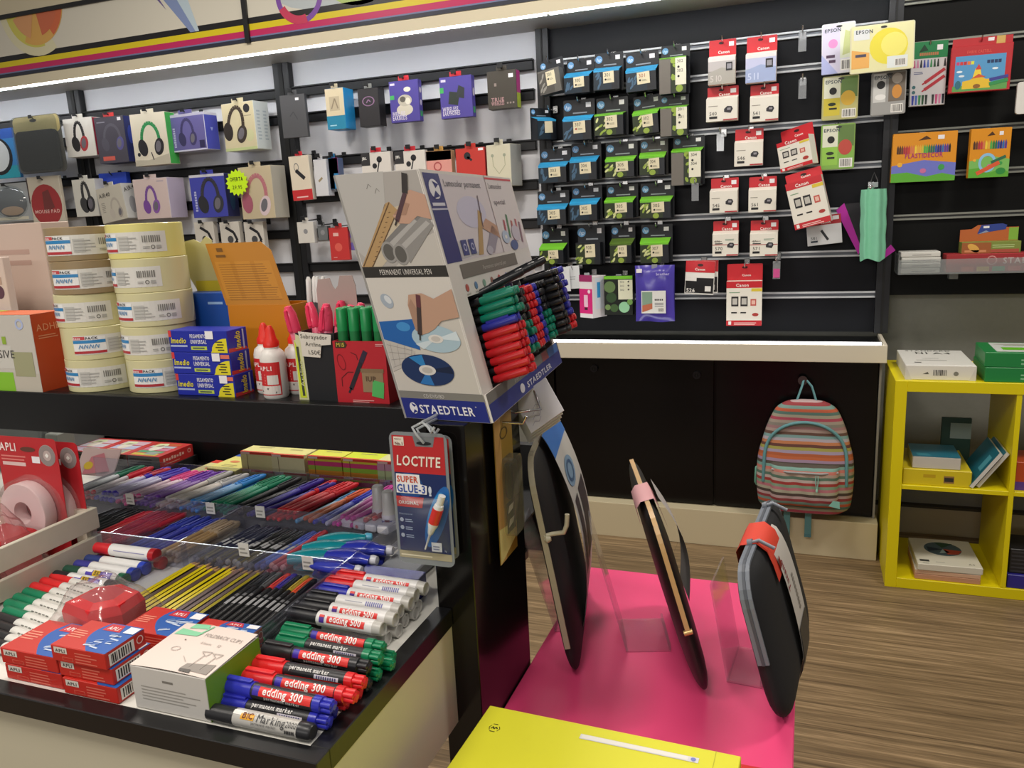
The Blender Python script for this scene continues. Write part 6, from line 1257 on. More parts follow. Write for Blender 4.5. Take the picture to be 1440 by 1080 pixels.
# three blue boxes
for i in range(3):
    w, d, h = .11, .045, .0335; x0 = -.914+[.002, .0, -.001][i]
    b = B(); BB = M('#1d2a9c', .4); b.box((0, 0, 0), (w, d, h), BB, .0008); f = flat((0, 0, 0), (1, 0, 0), (0, 0, 1)); Yl = M('#dcd02a', .4)
    b.rect(f, 0, h*.7, w*.05, h, M('#c83a3a'), 1); b.text(f, w*.03, h*.42, h*.36, 'Imedio', Yl, 2, bold=1, shear=.15, width=w*.27); b.rect(f, w*.02, h*.25, w*.31, h*.33, M('#a8b4d8'), 1)
    b.text(f, w*.37, h*.66, h*.24, 'PEGAMENTO', M('#dcdce8'), 2, bold=1, width=w*.28); b.text(f, w*.37, h*.4, h*.26, 'UNIVERSAL', M('#dcdce8'), 2, bold=1, width=w*.28); b.rect(f, w*.37, h*.12, w*.64, h*.28, M('#b8c84c'), 1); b.rect(f, w*.4, h*.17, w*.6, h*.23, M('#4a5a50'), 2)
    b.poly(f, [(w*.7, 0), (w*.98, 0), (w*.98, h*.62)]+[(w*(.98-.26*math.sin(q/6*PI/2)), h*(.08+.57*math.cos(q/6*PI/2))) for q in range(7)], Yl, 1)
    for q in range(4): b.rect(f, w*(.82-.03*(q % 2)), h*(.1+.12*q), w*(.93-.02*(q % 2)), h*(.15+.12*q), M('#3a3a20'), 2)
    b.rect(f, w*(.76-.06*i), h*.62, w*(.89-.06*i), h*.98, PRICE, 4)
    if i < 2: b.rect(f, w*.84, h*.74, w*.99, h*.92, M('#d8705c'), 3)
    g = flat((w, 0, 0), (0, 1, 0), (0, 0, 1)); b.poly(g, [(0, 0), (d*.95, 0), (d*.9, h*.12), (0, h*.18)], M('#c83a3a'), 1); b.text(g, d*.62, h*.08, d*.4, 'Imedio', Yl, 2, bold=1, rot=PI/2, width=h*.82); b.rect(g, d*.74, h*.06, d*.82, h*.94, M('#a8b4d8'), 2)
    tag(b.build('glue_box', None, (x0, .953, SZ+i*.0338)), 'blue and yellow glue box, '+['lowest', 'middle', 'topmost'][i]+' of the stack of three', 'glue box', 'blue glue boxes')
# blue and yellow display card behind
t = thing('display_carton', 'blue and yellow carton with a cloud-cut yellow top behind the tape', 'display box', (-.968, 1.052, SZ)); w = .09
b = B(); b.box((0, 0, 0), (w, .04, .148), M('#15489a', .4), .001); f = flat((0, 0, 0), (1, 0, 0), (0, 0, 1)); b.rect(f, w*.55, .129, w*.88, .133, M('#8fb0d8'), 1); b.build('body', t)
b = B(); top = [(0, .148), (w, .148), (w, .175)]+[(w*(.95-.5*i/8), .2-.035*math.sin(PI*i/8)) for i in range(9)]+[(w*.42, .2), (w*.48, .218), (w*.46, .232), (w*.34, .238), (w*.2, .228), (w*.05, .234), (-.02, .23), (-.03, .2)]
b.prism(top, flat((0, .036, 0), (1, 0, 0), (0, 0, 1)), -.0015, 0, M('#bdb684', .5)); b.rect(flat((0, .0345, 0), (1, 0, 0), (0, 0, 1)), 0, .148, w, .165, M('#c2b02c', .5), 1); b.build('header_card', t)
# orange carton with its lid up
t = thing('orange_carton', 'orange carton with its printed lid raised behind the blue boxes', 'display box', (-.874, 1.045, SZ)); w, d, h = .12, .06, .128
OR = M('#c47a10', .45); b = B(); b.box((0, 0, 0), (w, d, .01), OR); b.box((0, 0, .01), (w, .002, h), OR); b.box((0, .002, .01), (.002, d, h), OR); b.box((w-.002, .002, .01), (w, d, h), OR); b.box((.002, d-.002, .01), (w-.002, d, h), OR); b.build('body', t)
b = B(); fn0 = flat((-.004, .002, h), (1, 0, 0), (0, .18, 1)); fn = lambda a, c, q=0: fn0(a-.42*c, c, q); hh = .1; pts = [(0, 0), (w+.002, 0), (w+.002, hh*.86), (w-.012, hh), (.0, hh)]
b.prism(pts, fn, -.0015, 0, M('#b0741a', .5)); b.lines(fn, .012, hh*.08, w*.95, hh*.68, M('#93601a'), 16, 1, .3, .25)
for q in range(3): b.rect(fn, w*(.05+.32*q), hh*.1, w*(.3+.32*q), hh*.7, M('#b87c22'), .5)
b.rect(fn, .018, hh*.86, .03, hh*.92, M('#6a4410'), 2); b.rect(fn, .013, hh*.77, .032, hh*.81, M('#6a4410'), 2); b.build('lid', t)
# white glue bottles
for i, (x, y) in enumerate(((-.738, .966), (-.771, .995), (-.719, 1.0))):
    t = thing('glue_bottle', 'white glue bottle with red nozzle, '+['front of the three', 'left one behind', 'right one behind'][i], 'glue bottle', (x, y, SZ), (0, 0, .25 if i == 0 else rnd(-.5, .5)), 'white glue bottles with red nozzles')
    b = B(); b.lathe([(.017, 0), (.0188, .003), (.0188, .06), (.0165, .068), (.011, .073), (.011, .078)], M('#dcd8d2', .35), 24)
    f = drum((0, 0, 0), (0, 0, 1), (0, -1, 0), .0188); b.rect(f, -.022, .006, .016, .055, M('#c8282a', .4), 1, 10); b.rect(f, -.02, .0075, .014, .02, M('#d8cfc8', .4), 2, 8); b.text(f, -.017, .043, .009, 'APLI', M('#f0dcd8'), 3, bold=1, width=.022); b.rect(f, -.004, .022, .012, .036, M('#d8d2cc'), 2, 4); b.lines(f, -.018, .023, -.006, .04, M('#e0a8a0'), 4, 2); b.line(f, [(-.016, .012), (-.004, .016), (.008, .01)], .003, M('#4a4642'), 3); b.build('body', t)
    b = B(); b.lathe([(.0115, .076), (.0118, .083), (.0085, .088), (.0065, .1), (.003, .107), (.0001, .1075)], M('#d82a1c', .35), 20); b.build('nozzle', t)
# black box of pink correction pens
t = thing('highlighter_box', 'open black box of pink highlighters with a handwritten 1.50 card', 'display box', (-.69, .955, SZ)); w, d, h = .068, .07, .098
b = B(); K = M('#121317', .5); b.box((0, 0, 0), (w, d, .003), K); b.box((0, 0, .003), (w, .0015, h), K); b.box((0, .0015, .003), (.0015, d, h), K); b.box((w-.0015, .0015, .003), (w, d, h), K); b.box((.0015, d-.0015, .003), (w-.0015, d, h), K)
f = flat((0, 0, 0), (1, 0, 0), (0, 0, 1)); b.poly(f, [(0, 0), (w*.24, 0), (w*.2, h*.95), (0, h*1.0)], M('#c9c99c'), 1); b.poly(f, [(w*.03, h*.03), (w*.2, h*.03), (w*.12, h*.7), (w*.02, h*.9)], M('#c4d02c'), 2); b.line(f, [(w*.13, h*.06), (w*.08, h*.8)], .004, M('#3c4030'), 3); b.text(f, w*.17, h*.2, .008, 'Artline', M('#c9c99c'), 4, rot=PI/2, width=h*.4); b.build('body', t)
b = B(); b.prism([(0, h), (w, h), (w, h+.06), (w*.93, h+.075), (w*.62, h+.075), (w*.55, h+.06), (w*.48, h+.055), (w*.42, h+.06), (w*.36, h+.072), (w*.06, h+.07), (0, h+.055)], flat((0, d-.0003, 0), (1, 0, 0), (0, 0, 1)), -.001, .0, M('#a8948e', .5)); b.build('raised_flap', t)
b = B(); ff = flat((w*.2, -.002, h*.66), (1, 0, -.05), (0, -.05, 1)); b.prism([(0, 0), (.03, 0), (.034, .018), (.05, .02), (.052, .034), (-.002, .036), (.0, .02)], ff, -.0008, 0, M('#d6cfc4', .6)); b.text(ff, .001, .027, .0085, 'Subrayador', M('#4a463e'), 2, width=.045); b.text(ff, .008, .016, .0085, 'Artline', M('#4a463e'), 2, width=.026); b.text(ff, .01, .004, .009, '1.50€', M('#4a463e'), 2, width=.022); b.build('handwritten_card', t)
def hl(loc, rx, ry, lab):
    t = thing('highlighter_pen', lab, 'highlighter', loc, (rx, ry, 0), 'pink highlighters in the black box')
    b = B(); b.lathe([(.006, 0), (.008, .003), (.008, .085), (.006, .09)], M('#e0708a', .25), 12); b.build('barrel', t)
    b = B(); b.lathe([(.0085, .086), (.0095, .09), (.0088, .112), (.005, .124), (.0001, .125)], M('#e8486c', .2), 12); b.box((-.0025, -.0105, .088), (.0025, -.007, .12), M('#e0365c', .2), .0008); b.build('cap', t)
for i, (x, y, rx, ry) in enumerate(((.012, .015, .1, -.18), (.026, .02, .05, .25), (.04, .016, 0, .1), (.055, .02, -.05, .3), (.018, .045, -.1, -.25), (.034, .05, -.1, .12), (.05, .045, -.12, .32))):
    hl((-.69+x, .955+y, SZ+.014), rx, ry*.8, 'pink highlighter in the black box, '+['front left', 'leaning right near the front', 'upright at the front', 'leaning at the right edge', 'back left, leaning left', 'back middle', 'back right, leaning right'][i])
# red box of green markers
t = thing('marker_box', 'red box with a drawn marker picture holding thick green markers', 'display box', (-.622, .95, SZ)); w, d, h = .083, .036, .088
RB = M('#b21c28', .45); b = B(); b.box((0, 0, 0), (w, d, .003), RB); b.box((0, 0, .003), (w, .0015, h), RB); b.box((0, .0015, .003), (.0015, d, h), RB); b.box((w-.0015, .0015, .003), (w, d, h), RB); b.box((.0015, d-.0015, .003), (w-.0015, d, h), RB)
f = flat((0, 0, 0), (1, 0, 0), (0, 0, 1)); b.text(f, w*.07, h*.91, .008, 'M15', M('#b8a83c'), 3, bold=1); b.poly(f, [(w*.05, h*.89), (w*.24, h*.89), (w*.28, h*.94), (w*.24, h*.995), (w*.05, h*.99)], M('#3a2a14'), 2); b.line(f, [(w*.28, h*.22), (w*.52, h*.66)], .0065, M('#1e1a24'), 2); b.line(f, [(w*.52, h*.66), (w*.62, h*.84)], .0075, M('#2c1e34'), 2); b.line(f, [(w*.24, h*.16), (w*.29, h*.24)], .003, M('#1e1a24'), 2)
b.rect(f, w*.52, h*.18, w*.92, h*.54, M('#8d7658'), 2); b.rect(f, w*.5, h*.5, w*.94, h*.56, M('#7d664a'), 3); b.text(f, w*.57, h*.36, .01, '1UP', M('#5a4430'), 4, bold=1, width=w*.22); b.poly(f, [(w*.68, h*.12), (w*.9, h*.08), (w*.93, h*.34), (w*.72, h*.38)], M('#4fae5c'), 3); b.disc(f, w*.14, h*.66, .006, M('#7a0f18'), 2, .012, rot=.3, hole=.88); b.line(f, [(w*.34, h*.82), (w*.44, h*.78), (w*.46, h*.7)], .0008, M('#3a0c10'), 2); b.line(f, [(w*.12, h*.26), (w*.12, h*.4), (w*.25, h*.5), (w*.36, h*.5)], .0008, M('#3a0c10'), 2); b.lines(f, w*.3, h*.01, w*.75, h*.06, M('#e0a8a4'), 2, 2); b.lines(f, w*.82, h*.92, w*.98, h*.97, M('#e0a8a4'), 2, 2); b.build('body', t)
n = 0
for j, yy in enumerate((.0098, .0262)):
    for i in range(4):
        t = thing('thick_green_marker', 'thick green marker in the red box, '+['leftmost', 'second from the left', 'second from the right', 'rightmost'][i]+' of the '+['front', 'back'][j]+' row', 'marker', (-.622+.0125+i*.0192, .95+yy, SZ+.0032), (0, 0, 0), 'thick green markers in the red box')
        b = B(); b.lathe([(.0065, 0), (.0076, .002), (.0076, .1)], M('#17703c', .35), 12); b.build('barrel', t)
        b = B(); b.lathe([(.0079, .098), (.0079, .128), (.007, .13), (.006, .1305), (.0001, .1305)], M('#1d8a4c', .3), 12); b.build('cap', t)
# clear white-capped pens behind the orange carton
for i in range(4):
    t = thing('white_capped_pen', 'white capped pen standing behind the pink highlighters, '+nth(i, 4), 'pen', (-.735+i*.008, 1.06+.004*(i % 2), SZ), (0, .05, 0), 'white capped pens in the middle of the shelf'); b = B(); b.lathe([(.003, 0), (.0035, .002), (.0035, .13)], M('#4a4a4c', .4), 8); b.build('barrel', t); b = B(); b.lathe([(.0036, .13), (.0042, .133), (.004, .165), (.002, .17), (.0001, .17)], M('#dcdad6', .3), 8); b.build('cap', t)
# ================================================================== pen display at the shelf end
DA, DB = V((-.477, .882, 1.1495)), V((-.358, .874, 1.1495)); DC = V((-.386, 1.264, 1.1495)); DW = V((-.074, .001, .307))
e1 = (DB-DA).normalized(); e2 = (DC-DB).normalized(); W_ = DW.length; ew = DW.normalized(); LA, LB = (DB-DA).length, (DC-DB).length
nS = V((0, -1, 0)); nS = e1.cross(ew).normalized(); nF = e2.cross(ew).normalized()
t = thing('pen_display', 'white and blue slanted cardboard display full of coloured pens at the shelf end', 'pen display', DA)
def rel(p): return p-DA
sf = lambda a, b, h=0: rel(DA+e1*a+ew*b+nS*h)          # side panel facing the viewer
ffn = lambda a, b, h=0: rel(DB+e2*a+ew*b+nF*h)         # front, facing right
CARD = M('#cfcac4', .45)
def wall(b, o, u, v, n, m):                            # thin wall panel
    q0 = [o, o+u, o+u+v, o+v]; b.hexa([rel(p) for p in q0], [rel(p+n) for p in q0], m)
b = B(); th = .003
wall(b, DA, e1*LA, DW, -nS*th, CARD)
# printed side: upper photograph
DKG = M('#26231f', .45)
y0, y1 = .185, .199
b.rect(sf, .001, y1, LA-.001, W_-.001, M('#a19c97', .45), 1); b.poly(sf, [(.001, y1), (.05, y1), (.09, .23), (LA-.001, .24), (LA-.001, y1)], M('#b5b0a9', .45), 1.5); b.poly(sf, [(.0, W_), (.07, W_), (.05, .24), (.02, .2), (.0, .22)], M('#adaaa6', .45), 1.5)
b.poly(sf, [(.0, y1), (.015, y1), (.075, .268), (.066, .279), (.06, .277)], M('#a8885c', .45), 2); b.poly(sf, [(.012, y1), (.03, y1), (.1, .255), (.085, .275), (.07, .272)], M('#b9ac96', .45), 1.8); b.line(sf, [(.003, y1+.001), (.066, .278)], .0012, M('#5a4228'), 3); b.line(sf, [(.016, y1), (.075, .268)], .0012, M('#5a4228'), 3)
for i in range(12): a = .012+.0042*i; b.line(sf, [(a+.003, .2+.006*i), (a+.006, .2005+.006*i)], .0006, M('#5a4228'), 3)
SK, SK2 = M('#b58f7a', .5), M('#9c7864', .5)
b.poly(sf, [(.066, .262), (.072, .252), (.086, .251), (.1, .26), (LA-.001, .255), (LA-.001, .285), (.1, .292), (.09, .288), (.084, .272)], SK, 4); b.poly(sf, [(.068, .263), (.085, .262), (.094, .275), (.086, .278)], SK2, 5)
b.line(sf, [(.07, .255), (.092, .288)], .0055, M('#4a3038'), 6); b.line(sf, [(.092, .288), (.099, .312)], .0075, M('#2c2726'), 6); b.line(sf, [(.066, .25), (.071, .257)], .002, M('#2c2726'), 6)
for q, (x, y, k) in enumerate(((.046, .217, 3), (.062, .214, 3.6))):
    b.poly(sf, [(x-.006, y+.011), (x+.05, y+.05), (min(x+.062, LA-.001), y+.034), (x+.01, y-.011)], M(['#757270', '#85827f'][q], .4), k); b.poly(sf, [(x+.0, y+.009), (x+.048, y+.04), (x+.052, y+.036), (x+.005, y+.004)], M('#a3a09d', .4), k+.2); b.disc(sf, x, y, .0105, M('#8e8b88', .4), k+.3, .0135); b.disc(sf, x, y, .0078, M('#56534f', .4), k+.4, .0105)
for (x, y) in ((.05, .29), (.055, .27), (.04, .296)): b.line(sf, [(x, y), (x+.004, y+.006), (x+.007, y+.002)], .0007, M('#6e6a66'), 2)
b.rect(sf, .0, y0, LA, y1, DKG, 2); b.text(sf, LA*.2, y0+.0035, .0098, 'PERMANENT UNIVERSAL PEN', M('#cfcac4', .45), 4, width=LA*.62)
# lower photograph
b.rect(sf, .001, .037, LA-.001, y0, M('#bdb8b0', .45), 1); b.poly(sf, [(.02, .1), (LA-.001, .16), (LA-.001, y0), (.001, y0), (.001, .13)], M('#c4bfb8', .45), 1.5)
b.poly(sf, [(.001, .105), (.05, .092), (.052, .132), (.001, .128)], M('#1c5aa0', .4), 3); b.disc(sf, .035, .122, .01, M('#3c84c0', .4), 3.5, .006)
b.poly(sf, [(.001, .062), (.032, .075), (.042, .09), (.001, .108)], M('#b1aca6', .45), 2.5)
for i in range(4): b.line(sf, [(.003, .068+.01*i), (.026+.004*i, .076+.005*i)], .0006, M('#8f8a86'), 3)
for i in range(4): b.line(sf, [(.008*i+.006, .07), (.01*i+.008, .1-.002*i)], .0006, M('#8f8a86'), 3)
b.disc(sf, .077, .107, .0335, M('#9fb6c2', .35), 4, .0175, 32, -.06); b.poly(sf, [(.077, .107), (.108, .117), (.11, .105)], M('#c6d2d8', .35), 4.5); b.poly(sf, [(.077, .107), (.046, .1), (.056, .093)], M('#c0ccd2', .35), 4.5); b.disc(sf, .077, .107, .0105, M('#d0cdc8', .4), 5, .0055); b.disc(sf, .077, .107, .0065, M('#b9b4ae', .4), 5.5, .0035)
b.poly(sf, [(.052, .118), (.051, .15), (.056, .163), (.075, .165), (.09, .158), (LA-.001, .17), (LA-.001, .135), (.092, .13), (.08, .12), (.07, .115), (.06, .112)], M('#b08c76', .5), 6); b.poly(sf, [(.052, .118), (.052, .15), (.058, .158), (.064, .14), (.058, .115)], M('#9c7a66', .5), 7)
b.line(sf, [(.0565, .112), (.066, .147)], .006, M('#3a2c2a'), 8); b.line(sf, [(.066, .147), (.07, .163)], .0062, M('#5a2c34'), 8); b.line(sf, [(.0545, .105), (.057, .114)], .0018, M('#26201e'), 8)
b.disc(sf, .052, .066, .037, M('#1b2f58', .3), 4, .0205, 36, -.03); b.poly(sf, [(.052, .066), (.03, .082), (.05, .086)], M('#2a78b4', .3), 4.5); b.poly(sf, [(.052, .066), (.056, .046), (.036, .048)], M('#2a6cac', .3), 4.5); b.poly(sf, [(.052, .066), (.086, .072), (.088, .062)], M('#14203c', .3), 4.5); b.disc(sf, .052, .066, .012, M('#cac6c2', .4), 5, .0066); b.disc(sf, .052, .066, .0075, M('#b0aca6', .4), 5.5, .004)
b.disc(sf, .022, .155, .008, M('#98a2ae'), 3, .01, rot=.6); b.disc(sf, .024, .157, .004, M('#c4c8cc'), 3.5, .006, rot=.6)
b.rect(sf, 0, .0275, LA, .037, M('#77756f', .45), 2); b.text(sf, LA*.42, .0293, .0066, 'CD/DVD/BD', M('#c9c5bf'), 4, 'c', width=.03)
NAVY = M('#1c2878', .4)
b.rect(sf, .0, .0005, LA, .0275, NAVY, 2); b.text(sf, LA*.2, .0085, .0155, 'STAEDTLER', M('#dcdade', .4), 4, bold=1, width=LA*.66); b.text(sf, LA*.875, .017, .006, 'º', M('#dcdade', .4), 4)
def head(f, a, c, s, k=4): b.disc(f, a, c, s*.75, M('#d8d6da', .4), k, s, 16); b.poly(f, [(a-s*.2, c+s*.9), (a+s*.6, c+s*.5), (a+s*.2, c+s*.2), (a-s*.1, c+s*.5)], NAVY, k+.5); b.poly(f, [(a-s*.4, c-s*1.0), (a+s*.1, c-s*.2), (a+s*.6, c-s*.6)], NAVY, k+.5)
head(sf, LA*.13, .0145, .0075)
b.build('side_panel', t)
# the other walls
b = B(); wall(b, DC+(DA-DB), e1*LA, DW, nS*th, CARD); b.build('far_panel', t)
b = B(); wall(b, DA, e2*LB, DW, -nF*th, M('#8d8a86', .5)); b.build('back_panel', t)
b = B(); wall(b, DA, e1*LA, e2*LB, V((0, 0, th)), CARD); b.build('bottom', t)
b = B(); wall(b, DA+DW, e1*LA, e2*LB, V((0, 0, -th)), CARD); b.build('top', t)
# front: header card, frame strips, lip
b = B()
def pan(a0, b0, a1, b1, m, d=th): wall(b, DB+e2*a0+ew*b0, e2*(a1-a0), ew*(b1-b0), -nF*d, m)
pan(0, .155, LB, W_, CARD)
f = ffn
b.rect(f, .006, .2, .06, W_-.004, M('#252a6c', .4), 1); b.disc(f, .033, .292, .018, M('#d8d6da'), 2, .0125, 18); b.poly(f, [(.03, .302), (.048, .298), (.036, .293)], M('#252a6c'), 3); b.poly(f, [(.02, .28), (.033, .29), (.045, .283)], M('#252a6c'), 3); b.rect(f, .012, .271, .054, .275, M('#c9c7d0'), 2); b.rect(f, .006, .266, .06, .268, M('#b9b6c4'), 2)
b.rect(f, .06, .2, .245, W_-.004, M('#c9c0c4', .45), 1); b.text(f, .068, .296, .013, 'Lumocolor permanent', M('#55525a'), 3, width=.15); b.disc(f, .15, .262, .06, M('#bcb8cc', .45), 2, .022); b.poly(f, [(.06, .226), (.14, .205), (.06, .202)], M('#aeaab0'), 2)
b.poly(f, [(.13, .203), (.15, .203), (.19, .26), (.175, .265)], M('#a8895c'), 3); b.poly(f, [(.17, .24), (.2, .252), (.245, .24), (.245, .222), (.2, .232)], SK, 4); b.line(f, [(.178, .24), (.19, .285)], .003, M('#5a4450'), 5); b.poly(f, [(.17, .21), (.2, .202), (.245, .23), (.22, .242)], M('#8d8694'), 4); b.disc(f, .182, .207, .014, M('#a9a4b0'), 5, .006)
for a in (.07, .1): b.rect(f, a, .206, a+.022, .226, M('#3a3f78'), 5); b.disc(f, a+.011, .216, .006, M('#a9a8c4'), 6, .005, hole=.6)
b.rect(f, .245, .2, .2465, W_, M('#7a5a60'), 3); b.rect(f, .2465, .2, LB-.004, W_-.004, M('#cdc5c6', .45), 1); b.rect(f, .2465, W_-.006, LB-.004, W_-.003, M('#c04450'), 2); b.text(f, .255, .296, .012, 'Lumocolor', M('#5a5058'), 3, width=.07); b.text(f, .262, .272, .011, 'special', M('#5a5058'), 3, width=.06)
for i, (a, c, hh, m) in enumerate(((.28, .23, .03, '#a8505c'), (.3, .235, .035, '#4c7a58'), (.32, .225, .035, '#a85c5c'), (.345, .23, .03, '#b06068'), (.362, .225, .03, '#8a6a78'))): b.line(f, [(a, c-.015), (a+.008, c+hh*.6)], .008, M(m), 3+i*.2)
b.disc(f, .275, .222, .018, M('#a8b4c8'), 5, .01); b.disc(f, .275, .222, .006, M('#d8d4d0'), 6, .003); b.disc(f, .31, .208, .02, M('#4a5a88'), 5, .008); b.disc(f, .335, .226, .022, M('#b9b0bc'), 5, .013)
b.rect(f, .045, .178, .3, .196, M('#6a645e'), 3); b.text(f, .13, .183, .0085, 'Permanent universal pen', M('#b5b0a8'), 4, width=.11)
for i, c in enumerate(('#a85048', '#5a7a9c', '#7a9a88', '#8a5a50', '#b04a48', '#4a5aa0', '#6a8a5c', '#4a4440')): b.disc(f, .05+.035*i, .166, .006, M(c), 3, .005, 10); b.rect(f, .044+.035*i, .157, .058+.035*i, .159, M('#a8a39c'), 3)
b.build('header_card', t)
b = B(); pan(0, .03, .042, .155, CARD); b.build('front_frame', t); b = B(); pan(LB-.012, .03, LB, .155, CARD); b.build('front_frame', t)
b = B()
wall(b, DB-e1*.0+nF*.004, e2*LB, ew*.036, -nF*th, CARD)
fl = lambda a, c, h=0: ffn(a, c, h+.004)
b.rect(fl, 0, .0005, LB, .0225, NAVY, 1); b.rect(fl, 0, .0225, LB, .036, M('#6c6a66', .45), 1); b.text(fl, .17, .006, .0115, 'STAEDTLER', M('#d2d0d6', .4), 3, bold=1, width=.15); b.disc(fl, .145, .011, .011, M('#d2d0d6'), 3, .0065); b.text(fl, .12, .0255, .008, 'permanent', M('#a8a49e'), 3, width=.08); b.poly(fl, [(.28, .0225), (.32, .0225), (.31, .036), (.28, .036)], M('#a85a60'), 2); b.poly(fl, [(.32, .022), (.385, .022), (.385, .036), (.32, .036)], M('#3a6ab0'), 2)
b.build('front_lip', t)
for k in range(8): b = B(); wall(b, DB+e2*(.046+.042*k)-nF*.0035+ew*.037, e2*.002, ew*.118, -nF*.07, M('#c9c5bd', .5)); b.build('inner_divider', t)
# pens: caps out, lying along the face normal
CB = {'r': M('#c8222a', .3), 'b': M('#2b2f9c', .3), 'g': M('#0c7a62', .3), 'k': M('#1b1b20', .3)}
pp = {}
def dpen(c, long_):
    b = B(); r = .0052
    b.lathe([(.003, -.085), (.0046, -.08), (.0046, .0)], M('#1d1d22', .35), 10); c_ = B()
    c_.lathe([(.0051, -.002), (.0055, .0), (.0055, .042), (.005, .045), (.004, .0455), (.0001, .0455)], CB[c], 10); c_.box((-.0012, .005, .004), (.0012, .0075, .036), CB[c])
    return proto('permanent_pen', 'pen', (('barrel', b), ('cap', c_)))
def dirm(p, ax, yaw=0):
    m = ax.to_track_quat('Z', 'Y').to_euler(); return m
COLS = [('rrrrrrbggg', .066), ('bgbggbgg', .106), ('gbggkkkk', .15), ('rrrrrrrr', .192), ('bbbbbbbb', .232), ('ggggkkkk', .268), ('kkkkkkkkk', .305), ('rrbbbbbbb', .345)]
NMS = dict(r='red', b='blue', g='green', k='black')
rot = dirm(None, (nF+V((0, 0, .06))).normalized())
for ci, (s, a0) in enumerate(COLS):
    for da in ((0, .0125, .025) if ci not in (4,) else (0, .0125)):
        for ri, c in enumerate(s):
            if c == '.': continue
            out = .001+rnd(-.003, .003)+(.004 if ci > 5 else 0)+(.004 if ri > 6 and ci == 0 else 0)-(.012 if ci in (1, 2, 3, 4, 5) else 0)
            p = DB+e2*(a0+da+(.003 if ri > 6 else 0))+ew*((.0425 if ci == 0 else .058)+ri*.0113)+nF*out
            if c not in pp: pp[c] = dpen(c, 0)
            lay(pp[c], p, 0, NMS[c]+' capped pen pushed into the cardboard display', 'capped pens in the cardboard display').rotation_euler = rot
for i, (a, bb, an) in enumerate(((.1, .158, .1), (.17, .162, .06), (.235, .165, .12))):
    p = DB+e2*a+ew*bb+nF*.016
    o = lay(pp['k'], p, 0, 'black pen lying on top of the others in the display, '+nth(i, 3), None); o.rotation_euler = dirm(None, (nF+V((0, .5, .25))).normalized())
